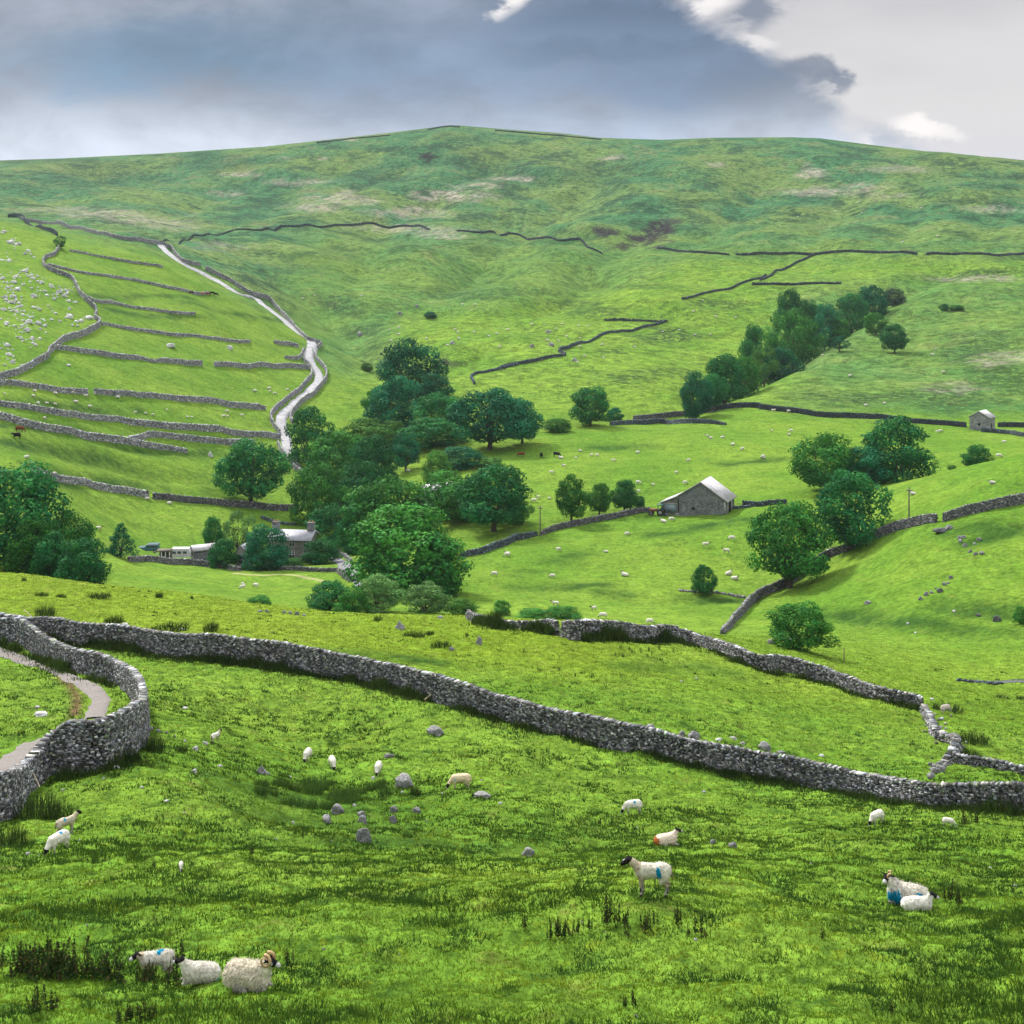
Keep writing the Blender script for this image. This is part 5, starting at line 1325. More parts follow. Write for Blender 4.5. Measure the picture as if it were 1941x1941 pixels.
def fleece(o, me, n, length, seed, minz=.05):
    """locks of wool lying over the pale parts of the body"""
    rng = np.random.default_rng(seed)
    nv = len(me.vertices); v = np.empty(nv * 3, np.float32); me.vertices.foreach_get('co', v); v = v.reshape(-1, 3)
    nn = np.empty(nv * 3, np.float32); me.vertex_normals.foreach_get('vector', nn); nn = nn.reshape(-1, 3)
    c = np.empty(nv * 4, np.float32); me.attributes['col'].data.foreach_get('color', c); c = c.reshape(-1, 4)[:, :3]
    far_ = np.abs(v[:, 0]) < .47
    ok = np.nonzero((c[:, 0] > .15) & (v[:, 2] > minz) & far_ | ((c[:, 2] > .2) & (c[:, 0] < .1)))[0]
    i = rng.choice(ok, n)
    p = v[i] + rng.normal(0, .008, (n, 3)); d = nn[i] * .55 + np.array([-.25, 0, -.75]) + rng.normal(0, .35, (n, 3)); d /= np.linalg.norm(d, axis=1)[:, None]
    s = np.cross(d, nn[i]); s /= np.linalg.norm(s, axis=1)[:, None] + 1e-6
    L_ = length * rng.uniform(.5, 1.3, n)[:, None]; w_ = .009
    vv = np.stack([p + nn[i] * .004 - s * w_, p + nn[i] * .004 + s * w_, p + nn[i] * .012 + d * L_], 1).reshape(-1, 3)
    m2 = mesh_np('fleece', vv, tris=np.arange(n * 3).reshape(n, 3)); attr_c(m2, 'col', np.repeat(c[i] * rng.uniform(.62, 1.25, (n, 1)), 3, 0))
    return obj('fleece', m2, M_FLEECE, o)
def animal(name, label, cat, prims, px, py, yaw, h=.02, s=1.0, marks=(), seed=1, group=None, horns=None, eyes=None, Y=None, wool=(.52, .495, .43), amp=.012, lift=0.0, wl=None):
    x, y, z = G(px, py, Y)
    me = animal_mesh(name, prims, h, amp, marks, seed, wool)
    o = obj(name, me, M_WOOL, loc=(x, y, z + lift + .03), rz=R(yaw), scale=(s, s, s))
    tag(o, label, cat, group)
    if wl is not None: fleece(o, me, wl[0], wl[1], seed)
    if horns is not None:
        for sd in (-1, 1):
            hn = obj('horn', horn_mesh(sd, *horns[1:]), M_HORN, o, loc=horns[0], rz=R(horns[-1] if False else 0))
    if eyes is not None:
        p, yw, pt, sc = eyes
        for sd in (-1, 1):
            v = np.array([0.035, sd * .073, .03]) * sc
            cy, sy, cp, sp = math.cos(yw), math.sin(yw), math.cos(pt), math.sin(pt)
            f = np.array([cy*cp, sy*cp, sp]); l = np.array([-sy, cy, 0]); u = np.cross(f, l)
            c = np.array(p) + v[0]*f + v[1]*l + v[2]*u
            vv, qq = tube([c - l * sd * .006, c + l * sd * .010], [.014, .008], 8)
            vv = np.concatenate([vv, [c + l * sd * .013]])
            obj('eye', mesh_np('eye', vv, quads=qq, tris=[(8 + i, 8 + (i+1) % 8, 16) for i in range(8)], smooth=True), M_EYE, o)
    return o
def facepatch(p, r): return (p, r, (.60, .58, .55), 1)
gs = 'sheep grazing and resting in the near pasture'
animal('sheep', "big shaggy cream ram lying down, curled horn and black face with white nose, facing right", 'sheep', p_lie(.12, True, 1.02, 1.0, BLK, WHT), 470, 1884, -20, .018, .88,
       [((.62, -.09, .64), (.05, .05, .05), (.36, .36, .35), 1)], 3, gs, horns=((.565, 0, .69), 1.2, .115, .040), eyes=((.56, 0, .655), .12, -.28, 1.05), wool=(.56, .51, .41), amp=.020, wl=(5200, .06))
animal('sheep', "young sheep lying left of the shaggy ram, black face turned to the left", 'sheep', p_lie(-.35, True, .95), 380, 1868, 188, .018, .70, [((-.42, -.1, .18), (.14, .30, .22), (.20, .13, .08)), ((-.5, 0, .06), (.14, .3, .10), (.02, .26, .28))], 5, gs, wl=(3000, .045), eyes=((.56, 0, .655), -.35, -.28, 1.05))
animal('sheep', "black-faced sheep standing half hidden behind dark plants with a blue streak on its back", 'sheep', p_stand(.5)[:-6] + [Cc((.34, 0, .72), (.52, 0, .80), .145, .10, CRM, .08)] + head_prims((.58, 0, .82), .55, -.2), 298, 1846, 192, .02, .72, [((-.12, .0, .90), (.10, .10, .10), BLUE), ((-.06, .05, .87), (.08, .1, .08), BLUE)], 7, gs, lift=-.20, wl=(2600, .05))
animal('sheep', "long-necked black-faced sheep standing side-on with a bright blue stripe on its flank", 'sheep', p_stand(.1), 1238, 1712, 177, .017, .86, [((-.14, -.2, .68), (.075, .12, .17), BLUE), ((-.14, .2, .68), (.075, .12, .17), BLUE), ((-.12, .2, .78), (.06, .12, .08), BLUE), ((.80, 0, .97), (.05, .03, .05), (.36, .35, .34), 1)], 9, gs, wl=(2600, .03), eyes=((.68, 0, .965), .1, -.5, 1.0), wool=(.54, .51, .43))
animal('sheep', "horned ewe lying with its back to us, turquoise patch on its side, lamb in front", 'sheep', p_lie(1.2, True, 1.18, 1.05), 1722, 1718, 160, .02, 1.0, [((.30, .24, .22), (.17, .14, .22), BLUE), ((.42, .1, .2), (.14, .3, .18), BLUE), ((-.30, .26, .40), (.12, .1, .05), BLUE)], 11, gs, wl=(4000, .07), horns=((.55, 0, .72), .5, .07, .03))
animal('sheep', "white lamb lying against the horned ewe, black face to the right", 'sheep', p_lie(-.3, True, 1.08), 1738, 1733, -8, .018, .72, [((-.05, -.27, .2), (.04, .1, .06), (.27, .22, .32))], 13, gs, wl=(2600, .035), eyes=((.56, 0, .655), -.3, -.28, 1.05), wool=(.56, .54, .48))
animal('sheep', "black-faced sheep lying on the slope with an orange rump", 'sheep', p_lie(0, True), 1262, 1604, 12, .022, .95, [((-.5, 0, .22), (.20, .4, .26), (.24, .075, .02))], 15, gs, wool=(.50, .42, .33))
animal('sheep', "round white sheep grazing mid-pasture with a blue mark on its back", 'sheep', p_graze(), 1201, 1546, 190, .024, .85, [((-.02, .16, .74), (.07, .12, .12), BLUE)], 17, gs)
animal('sheep', "white sheep grazing below the long wall near the right, black head down", 'sheep', p_graze(), 1663, 1569, 215, .024, .80, (), 19, gs)
animal('sheep', "tiny white lamb grazing near the right edge below the long wall", 'sheep', p_graze(WHT, WHT), 1797, 1572, -20, .026, .50, (), 21, gs)
animal('sheep', "cream sheep grazing right of the boulders, head down to the left", 'sheep', p_graze(), 874, 1497, 186, .022, 1.0, [((.32, .2, .55), (.06, .1, .1), (.25, .33, .30))], 23, gs, wool=(.50, .41, .27))
animal('sheep', "white sheep grazing head-on, the upper left of three in a row", 'sheep', p_graze(), 583, 1447, -100, .026, .80, (), 25, gs)
animal('sheep', "white sheep grazing head-on, the middle one of three in a row", 'sheep', p_graze(), 630, 1458, -72, .026, .80, (), 27, gs)
animal('sheep', "white sheep grazing head-on, the right one of three, above the rush bed", 'sheep', p_graze(), 717, 1470, -95, .026, .80, (), 29, gs)
animal('sheep', "pale lamb seen from behind on the slope right of the winding wall", 'sheep', p_stand(.2), 408, 1410, 60, .026, .62, (), 31, gs)
animal('sheep', "upper of two blue-marked sheep by the rush clumps, walking away with its head up", 'sheep', p_stand(.3), 124, 1592, 48, .022, .78, [((-.1, -.12, .86), (.07, .14, .10), BLUE)], 33, gs, wool=(.36, .32, .24))
animal('sheep', "lower of two blue-marked sheep by the rush clumps, black head grazing towards the viewer", 'sheep', p_graze(), 112, 1620, 238, .022, .82, [((-.02, .06, .80), (.09, .1, .08), BLUE), ((.04, .04, .82), (.04, .06, .05), (.35, .1, .35))], 35, gs)
animal('sheep', "little white lamb tucked low in the grass left of centre, seen end-on", 'sheep', p_graze(WHT, WHT), 343, 1654, -80, .03, .28, (), 37, gs)
animal('sheep', "pinkish white sheep beside the tumbled wall near the right edge", 'sheep', p_graze(WHT, WHT), 1792, 1355, 30, .03, .9, (), 39, gs, wool=(.38, .33, .29))

# --- distant sheep: two poses of one breed, copied
FS = [animal_mesh('sheep', [p for p in p_graze()], .045, 0.0, (), 2), animal_mesh('sheep', p_lie(0, True), .045, 0.0, (), 4),
      animal_mesh('sheep', p_stand(), .045, 0.0, (), 6)]
for m_ in FS: m_.materials.append(M_WOOL)
rs = random.Random(11)
def flock(label, group, pts, s=1.0, ox=None, oy=None):
    for p in pts:
        px, py = (ox + p[0] * .2588, oy + p[1] * .2588) if ox is not None else p
        x, y, z = G(px, py + 1.0)
        k = rs.choice([0, 0, 0, 1, 1, 2])
        sc = s * rs.uniform(.85, 1.1) * rs.choice([1, 1, 1, .75])
        o = obj('sheep', FS[k], loc=(x, y, z), rz=rs.choice([0, math.pi]) + rs.uniform(-.7, .7), scale=(sc, sc, sc))
        tag(o, label, 'sheep', group)
flock("distant white sheep in the bright field between the wood and the barn", 'sheep in the field above the barn', [(540,827),(510,880),(625,866),(665,873),(783,906),(960,840),(418,935),(400,882),(330,993),(93,1045),(965,1073),(1075,1083),(968,1133),(313,1180),(230,1183),(205,1203)], 1.05, 960, 640)
flock("distant white sheep in the bright field right of and above the barn", 'sheep in the field beyond the barn', [(1470,725),(1495,738),(1582,730),(1657,783),(1728,822),(1880,880),(1335,905),(1243,997),(1307,1072)], 1.1, 960, 640)
flock("white sheep scattered in the big field below the barn and its wall", 'sheep in the field below the barn', [(1207,1340),(1150,1350),(882,1448),(728,1570),(1460,1535),(1612,1585),(1652,1483),(338,1758),(868,1742),(1627,1735),(1673,1770),(10,1597),(380,1560)], 1.1, 960, 640)
flock("white sheep in the field below the barn, close above the pasture wall", 'sheep above the knoll wall', [(360,343),(640,382),(710,433),(1048,465)], 1.0, 960, 1060)
flock("distant white sheep in the field left of the small field barn", 'sheep by the small field barn', [(22,880),(83,688),(228,690),(210,710),(97,545),(207,545),(122,525),(1320,688),(1297,693),(1788,772),(1748,876)], 1.1, 1441, 640)
flock("white sheep in the field around the right telegraph pole", 'sheep by the right telegraph pole', [(1700,1066),(1120,1147)], 1.0, 1441, 640)
flock("white lamb under the leaning tree by the long wall", 'sheep by the leaning tree', [(110,1655)], 1.0, 1441, 640)
flock("distant white sheep on the rough spur right of the thicket", 'sheep on the spur', [(1340,255),(1280,88),(1262,130),(657,280),(458,133),(773,495),(910,487),(1283,92)], 1.1, 1441, 640)
flock("distant white sheep in the walled strip below the long pale wall", 'sheep in the upper walled strip', [(35,420),(255,400),(243,435),(405,408),(535,417),(630,432),(865,443),(280,490),(343,480),(405,497),(660,512),(555,470),(993,545),(1065,560),(1120,568),(1220,535),(1405,580),(1372,580),(1637,575),(1668,582),(1773,573),(1665,545),(1715,515)], 1.0, 0, 640)
flock("distant white sheep by the road in the walled strips", 'sheep beside the road', [(115,370),(250,382),(122,402),(157,413),(12,395)], 1.0, 480, 640)
flock("white sheep in the field under the lowest hillside wall", 'sheep below the lowest hillside wall', [(1080,1188),(1240,1213),(1285,1190),(1325,1190),(722,1413)], 1.0, 0, 640)
flock("white sheep on the green below the farm", 'sheep below the farm', [(1778,1815),(1778,1838),(1875,1830)], 1.0, 0, 640)
flock("distant white sheep beside a hillside wall above the left trees", 'sheep on the left hillside', [(400,997),(195,875),(1865,395),(330,605)], 1.1, 0, 640)
flock("white sheep in the shaded field right of the wood", 'sheep beside the wood', [(1860,1600),(1768,1747),(1133,982)], 1.05, 480, 640)
flock("far white sheep on the slope above the wood", 'sheep on the slope above the wood', [(1535,1460),(1625,1457),(1500,1665),(1480,1640),(1620,1665),(1725,1690),(1783,1675),(1865,1640),(1270,1712),(1505,1708),(1425,1760),(1065,1630),(1000,1640),(1065,1675),(1010,1728),(365,1418),(450,1392),(1805,1775),(795,1392)], 1.25, 480, 200)
flock("far white sheep on the bright slope around the zigzag wall", 'sheep round the zigzag wall', [(185,1610),(280,1607),(408,1605),(600,1615),(365,1640),(530,1620),(300,1720),(440,1695),(540,1705),(535,1770),(380,1730),(520,1885),(575,1838),(710,1855),(940,1768),(700,1750),(1145,1655),(1265,1650),(1380,1680),(1495,1680),(1535,1550),(1680,1555),(1370,1515),(1745,1430),(1440,1430)], 1.25, 960, 200)
flock("faint white sheep high on the right flank of the hill", 'sheep high on the hill', [(850,700),(725,708),(550,770),(745,785),(275,818),(1095,740),(1178,748),(1300,960),(1040,1000),(1460,995)], 1.5, 1441, 200)

# --- cattle
def p_cow(head='up'):
    o = [E((0, 0, .98), (.80, .33, .40), (.1, .1, .1), .1), E((-.45, 0, 1.02), (.42, .33, .38), (.1, .1, .1), .1)]
    for s in (-1, 1):
        for xx in (.55, -.62): o += [Cc((xx, s*.2, .85), (xx + (.03 if xx > 0 else -.05), s*.2, .42), .13, .075, (.1,.1,.1), .08), Cc((xx + (.03 if xx > 0 else -.05), s*.2, .42), (xx, s*.2, .04), .06, .06, (.1,.1,.1), .03)]
    if head == 'up': o += [Cc((.65, 0, 1.1), (1.05, 0, 1.25), .24, .16, (.1,.1,.1), .1), Cc((1.08, 0, 1.25), (1.42, 0, 1.05), .13, .09, (.1,.1,.1), .06), Cc((1.05,.1,1.32),(1.02,.28,1.3),.05,.03,(.1,.1,.1),.03), Cc((1.05,-.1,1.32),(1.02,-.28,1.3),.05,.03,(.1,.1,.1),.03)]
    else: o += [Cc((.65, 0, 1.0), (1.05, 0, .6), .24, .15, (.1,.1,.1), .1), Cc((1.06, 0, .55), (1.25, 0, .2), .12, .09, (.1,.1,.1), .06), Cc((1.05,.1,.62),(1.0,.28,.65),.05,.03,(.1,.1,.1),.03), Cc((1.05,-.1,.62),(1.0,-.28,.65),.05,.03,(.1,.1,.1),.03)]
    return o + [Cc((-.85, 0, 1.2), (-.92, 0, .5), .04, .03, (.1,.1,.1), .03)]
def recol(pr, c): return [tuple(list(p[:6]) + [c] + list(p[7:])) if p[0] == 'c' else tuple(list(p[:3]) + [c] + list(p[4:])) for p in pr]
gc = 'cattle grazing across the dale'
RED, BK = (.13, .035, .018), (.012, .011, .012)
for lab, px, py, yaw, c, hd in (("red-brown cow grazing on the left hillside", 37, 820, 10, RED, 'down'), ("black cow lying dark below the red cow on the left hillside", 32, 832, 170, BK, 'up'),
                                ("black cow facing away in the field right of the wood", 1026, 868, 80, BK, 'down'), ("black cow grazing right of the other black cow by the wood", 1055, 867, -15, BK, 'down'),
                                ("red-brown cow in the shade of the large round tree", 988, 867, 175, RED, 'down'),
                                ("dark brown bullock leftmost of the cattle by the broken strip wall", 363, 558, 170, (.06, .03, .022), 'down'), ("tan bullock second from left by the broken strip wall", 383, 560, 190, (.34, .17, .08), 'down'),
                                ("dark red bullock in the middle of the cattle by the broken strip wall", 394, 561, 10, RED, 'down'), ("black bullock near the end of the broken strip wall", 402, 559, 190, BK, 'up'), ("black bullock rightmost of the cattle by the broken strip wall", 409, 561, 0, BK, 'down')):
    animal('cow', lab, 'cow', recol(p_cow(hd), c), px, py, yaw, .06, 1.0, (), 1, gc, amp=0)
# ------------------------------------------------------------------ rocks
mr, t, b = mat_new('limestone', .9, .15)
tcn = t.new('ShaderNodeTexCoord'); oi = t.new('ShaderNodeObjectInfo')
n1_ = t.noise(tcn.outputs['Object'], 2.2, 6, .65); n2_ = t.noise(tcn.outputs['Object'], 9, 5, .7)
c = t.mix(t.sstep(n1_, .35, .65), (.17, .17, .175), (.34, .335, .33))
c = t.mix(t.mul(t.sstep(n2_, .46, .58), .8), c, (.05, .05, .046))
k = t.math('MULTIPLY_ADD', oi.outputs['Random'], .5, .75)
t.put(b.inputs['Base Color'], t.mix(1.0, c, t.comb(k, k, k), 'MULTIPLY'))
bn = t.new('ShaderNodeBump'); bn.inputs['Strength'].default_value = .8; bn.inputs['Distance'].default_value = .1
t.l.new(n2_, bn.inputs['Height']); t.l.new(bn.outputs[0], b.inputs['Normal'])
M_ROCK = mr
M_ROCKD = mat_plain('dark_mossy_stone', (.07, .075, .075), .9, .4, 3, bump=.5)
mw_ = mr.copy(); mw_.name = 'white_limestone'
for nd_ in mw_.node_tree.nodes:
    if nd_.type == 'MIX' and nd_.inputs[7].default_value[0] > .2: nd_.inputs[6].default_value = (.40, .40, .40, 1); nd_.inputs[7].default_value = (.56, .55, .54, 1)
    elif nd_.type == 'MIX' and abs(nd_.inputs[7].default_value[0] - .05) < .001: nd_.inputs[7].default_value = (.30, .30, .30, 1)
M_ROCKW = mw_
def rock_mesh(seed, h=.085, slab=False):
    rng = np.random.default_rng(seed)
    ax = np.arange(-.68, .70, h); P = np.stack(np.meshgrid(ax, ax, np.arange(-.62, .64, h), indexing='ij'), -1)
    F = np.max(np.abs(P) / np.array([.5, .5, .42 if not slab else .3]), -1) * .35 - .35
    F = smin(F, np.linalg.norm(P / np.array([1, 1, .8]), axis=-1) - .42, .25) if not slab else F
    for i in range(9):            # cleave facets
        d = rng.normal(0, 1, 3); d[2] = abs(d[2]) * .9; d /= np.linalg.norm(d)
        F = np.maximum(F, (P @ d) - rng.uniform(.27, .42))
    F = F + .05 * np.sin(P[..., 0] * 9 + seed) * np.sin(P[..., 1] * 8 + 2 * seed) * np.sin(P[..., 2] * 10)
    v, q = surface_nets(F, np.array([ax[0], ax[0], -.62]), h)
    v[:, 2] -= v[:, 2].min(); v[:, 2] /= v[:, 2].max()
    v[:, 0] /= np.ptp(v[:, 0]); v[:, 1] /= np.ptp(v[:, 1])
    me = mesh_np('rock', v, quads=q); me.materials.append(M_ROCK); return me
RK = [rock_mesh(i, .085 if i < 4 else .1, i % 3 == 2) for i in range(7)]
RKD = []; RKW = []
for m_ in RK:
    m2 = m_.copy(); m2.materials.clear(); m2.materials.append(M_ROCKW); RKW.append(m2)
for m_ in RK[:3]:
    m2 = m_.copy(); m2.materials.clear(); m2.materials.append(M_ROCKD); RKD.append(m2)
mp_ = RK[0].copy(); v_ = np.empty(len(mp_.vertices) * 3, np.float32); mp_.vertices.foreach_get('co', v_); v_ = v_.reshape(-1, 3)
f_ = np.clip(1.12 - .95 * v_[:, 2], .12, 1); v_[:, 0] = v_[:, 0] * f_ + .08 * v_[:, 2]; v_[:, 1] *= f_
mp_.vertices.foreach_set('co', v_.ravel()); mp_.update(); RK.append(mp_)
rr = random.Random(5)
def rock(label, px, py, w, h, group=None, k=None, dark=False, name='rock', Y=None, white=False):
    x, y, z = G(px, py, Y)
    W_ = w / FPX * y; Hh = h / FPX * y
    ms_ = RKD if dark else (RKW if white else RK)
    me = rr.choice(ms_[:7]) if k is None else ms_[k]
    o = obj(name, me, loc=(x, y + W_ * .3, z - Hh * .22), rz=rr.uniform(-.5, .5) + rr.choice([0, math.pi]), scale=(W_, W_ * rr.uniform(.6, .9), Hh * 1.22))
    o.rotation_euler.x = rr.uniform(-.12, .12); o.rotation_euler.y = rr.uniform(-.12, .12)
    return tag(o, label, 'rock', group)
def rk(ox, oy, label, x, y, w, h, **kw):
    q = .2588
    return rock(label, ox + x * q, oy + (y + h * .5) * q, w * q, h * q, **kw)
gk = 'boulders in the near pasture'
for lab, x, y, w, h in (("smooth grey boulder alone in the pasture below the long wall", 855, 345-521+0, 0, 0),):
    pass
rk(480, 1060, "smooth rounded grey boulder alone on the grass below the long wall", 1342, 1268, 122, 58, group=gk)
rk(480, 1060, "dark lichened boulder at the right end of the rush bed", 1115, 1632, 132, 84, group=gk, dark=False)
rk(480, 1060, "pointed pale rock at the left end of the rush bed", 65, 1565, 112, 60, group=gk, k=7)
rk(480, 1060, "long pale stone lying on the slope above the sheep with no companions", 985, 1450, 75, 26, group=gk)
rk(480, 1060, "pointed grey rock on the crest pasture beyond the long wall", 1065, 488, 90, 58, group=gk, k=7)
rk(480, 1060, "small upright rock between rush tufts beyond the long wall", 1650, 608, 48, 58, group=gk)
rk(480, 1060, "little pale rock left of the upright rock beyond the long wall", 1452, 655, 40, 26, group=gk)
rk(480, 1060, "flat pale stone on the brow at the foot of the wood's bushes", 1235, 372, 50, 20, group=gk)
rk(480, 1060, "low slab on the brow right of the flat pale stone", 1372, 432, 48, 16, group=gk)
rk(480, 1441, "largest jagged grey boulder at the foot of the boulder group", 805, 560, 118, 100, group=gk, k=1)
rk(480, 1441, "broad sloping boulder at the upper left of the boulder group", 610, 378, 108, 62, group=gk)
rk(480, 1441, "blocky rock at the top middle of the boulder group", 795, 402, 62, 40, group=gk)
rk(480, 1441, "round rock just above the largest boulder", 803, 462, 70, 52, group=gk)
rk(480, 1441, "mottled low rock at the left of the boulder group", 535, 455, 85, 46, group=gk)
rk(480, 1441, "pale angular rock at the upper right of the boulder group", 1022, 368, 62, 42, group=gk)
rk(480, 1441, "mossy rock at the right of the boulder group", 1020, 452, 62, 52, group=gk)
rk(480, 1441, "tilted slab furthest right of the boulder group", 1190, 370, 66, 32, group=gk)
rk(480, 1441, "flat row of low stones right of the cream grazing sheep", 1690, 280, 125, 30, group=gk)
rk(960, 1441, "elongated pale rock lying in the shaded hollow at centre", 165, 672, 98, 58, group=gk)
rk(960, 1441, "left of two pale stones on the mid slope right of the orange sheep", 1510, 622, 48, 30, group=gk)
rk(960, 1441, "right of two pale stones on the mid slope right of the orange sheep", 1665, 632, 72, 38, group=gk)
rk(960, 1060, "grey rock leaning behind the long wall, left of three", 1060, 1232, 62, 42, group=gk)
rk(960, 1060, "low rock behind the long wall beside a bigger grey one", 1288, 1285, 56, 36, group=gk)
rk(960, 1060, "bigger grey rock peeping over the long wall", 1372, 1298, 92, 56, group=gk)
rk(1441, 1060, "dark rounded rock behind the long wall further right", 45, 1388, 92, 62, group=gk)
rk(1441, 1060, "flat stone on the grass just behind the long wall", 160, 1418, 62, 18, group=gk)
rk(1441, 1060, "left boulder under the wide low tree", 90, 605, 58, 36, group=gk)
rk(1441, 1060, "middle, largest boulder under the wide low tree", 225, 602, 74, 46, group=gk)
rk(1441, 1060, "right boulder under the wide low tree", 275, 646, 46, 26, group=gk)
rk(1441, 1060, "single grey stone in the field right of the long wall's shade", 788, 315, 52, 24, group=gk)
rk(1441, 1060, "dark block in the dotted line of stones on the right field", 1325, 228, 52, 28, group=gk, dark=True)
rk(1441, 1060, "dark pointed rock by the bush at the right edge", 1735, 435, 62, 40, group=gk, dark=True)
rk(1441, 1060, "small dark stone left of the pointed rock at the right", 1598, 408, 36, 20, group=gk, dark=True)
rk(1441, 640, "long dark slab lying below the broken stile", 1345, 1410, 122, 26, group=gk, dark=True, k=2)
rk(1441, 640, "pale slab behind the long dark slab", 1388, 1384, 60, 34, group=gk)
for (x, y, w, h) in ((1178,288,36,26),(1222,255,36,28),(1255,243,28,20),(1350,182,34,26),(1380,174,22,16),(1400,135,34,24),(1285,215,18,12)):
    rk(1441, 1060, "pale stone in the dotted line of stones crossing the right field", x, y, w, h, group='dotted line of stones in the right field')
for (x, y, w, h) in ((1460,1465,36,26),(1495,1460,36,20),(1470,1490,32,24),(1505,1522,36,24),(1545,1565,34,20),(1580,1588,40,22),(1632,1582,42,20),(1603,1474,42,22),(1575,1510,24,14)):
    rk(1441, 640, "grey stone in the curved line of stones under the right wall", x, y, w, h, group='curved line of stones in the right field')
for lab, x, y, w, h in (("largest pale boulder alone in the walled strips", 1237, 55, 66, 30), ("small boulder right of the largest in the walled strips", 1675, 70, 46, 28), ("grey boulder left of the sycamore", 1540, 855, 36, 36), ("low stone in the strip under the winding wall", 497, 200, 40, 12)):
    rk(0, 640, lab, x, y, w, h, group='boulders in the walled strips', white=True)
for lab, x, y, w, h in (("pale boulder on the far bank above the gully", 1072, 1520, 38, 24), ("pale boulder right of the far bank boulder", 1195, 1467, 34, 22), ("pale boulder beside the gully's lower bend", 783, 1672, 38, 34), ("pale boulder above the wood's topmost tree", 1456, 1735, 38, 26)):
    rk(480, 200, lab, x, y, w, h, group='boulders on the middle slope')
for (x, y, w, h) in ((305,1655,48,20),(325,1750,46,26),(180,1760,36,24),(500,1860,40,26)):
    rk(960, 200, "pale boulder on the slope just left of the zigzag wall", x, y, w, h, group='boulders left of the zigzag wall')
# stones of the barn yard
for (x, y, w, h, d) in ((1050,1285,30,24,1),(1130,1300,36,16,0),(1178,1296,40,20,1),(1225,1265,60,26,0),(1290,1285,50,24,1),(1325,1275,44,26,1),(1170,1262,40,22,0),(1255,1295,36,18,0)):
    rk(960, 640, "dark stone block lying in the barn yard" if d else "pale stone block lying in the barn yard", x, y, w, h, group='dark blocks in the barn yard' if d else 'pale blocks in the barn yard', dark=bool(d))
# rubble at the wall corner
for i in range(26):
    u_, v_ = rr.gauss(0, 42), rr.gauss(0, 26)
    rk(1441, 1060, "pale tumbled stone in the rubble heap at the wall corner", 1305 + u_ + v_ * .3, 1535 + v_ - u_ * .35, rr.uniform(26, 62), rr.uniform(20, 42), group='rubble at the wall corner')
# scattered small stones
small = TL(0, 1060, [(265,1080,40,14),(290,1148,130,22),(1350,1095,46,14),(1500,1352,44,20),(1430,1396,50,24),(1355,1332,22,14),(455,1690,24,14),(1040,1690,28,14),(1220,1790,34,12),(755,1605,22,16),(840,1545,58,20),(1420,1568,46,20),(1610,1532,46,12),(900,480,60,14),(1330,510,40,14)]) + \
    TL(0, 1441, [(205,725,38,16),(280,700,20,12),(100,652,40,14),(735,672,26,12),(635,1235,22,14),(1350,395,16,10),(20,632,22,14),(580,585,18,10)]) + \
    TL(480, 1441, [(740,355,24,18),(1810,320,30,16),(880,148,30,18),(1090,240,22,12),(268,132,22,12),(292,470,26,16),(575,618,18,10),(668,848,16,12),(515,1392,22,14),(1385,255,18,12),(1672,165,18,10),(165,570,16,10),(1070,1460,14,14),(1268,455,12,10)]) + \
    TL(960, 1441, [(1390,1370,32,14),(950,1897,32,16),(1450,262,30,14),(1265,50,14,14),(955,495,18,10),(1290,652,16,14),(725,1275,14,8),(556,1197,20,10)]) + \
    TL(960, 1060, [(1390,885,24,10),(1282,895,20,12),(1560,1330,60,16),(1665,1330,50,16),(1735,1360,44,18),(1870,1385,60,22)]) + \
    TL(1441, 1060, [(455,1440,42,14),(1180,1040,20,12),(1265,1035,34,12),(1085,475,24,14),(1425,375,28,12),(1140,540,22,10)]) + \
    TL(1441, 1441, [(1685,805,26,10),(1875,905,30,16),(375,765,18,14),(1165,1385,18,8)])
for s_ in small:
    rock("small pale limestone stone half sunk in the near pasture grass", s_[0], s_[1] + s_[3] * .13, s_[2] * .2588, s_[3] * .2588, group='small stones in the near pasture', white=True)
for (x, y, w, h) in ((1108,1240,34,24),(1160,1256,34,18),(1185,1268,20,12),(1215,1280,26,16),(1275,1297,26,16)):
    rk(0, 1060, "stone in the little row leading off the winding wall's bend", x, y, w, h, group='row of stones off the winding wall')
for (x, y, w, h) in ((45,385,40,16),(100,378,40,18),(225,395,40,22),(265,400,36,18),(320,410,36,26),(370,422,34,14)):
    rk(480, 1060, "stone of the overgrown stony bank on the crest", x, y, w, h, group='stones of the overgrown bank')
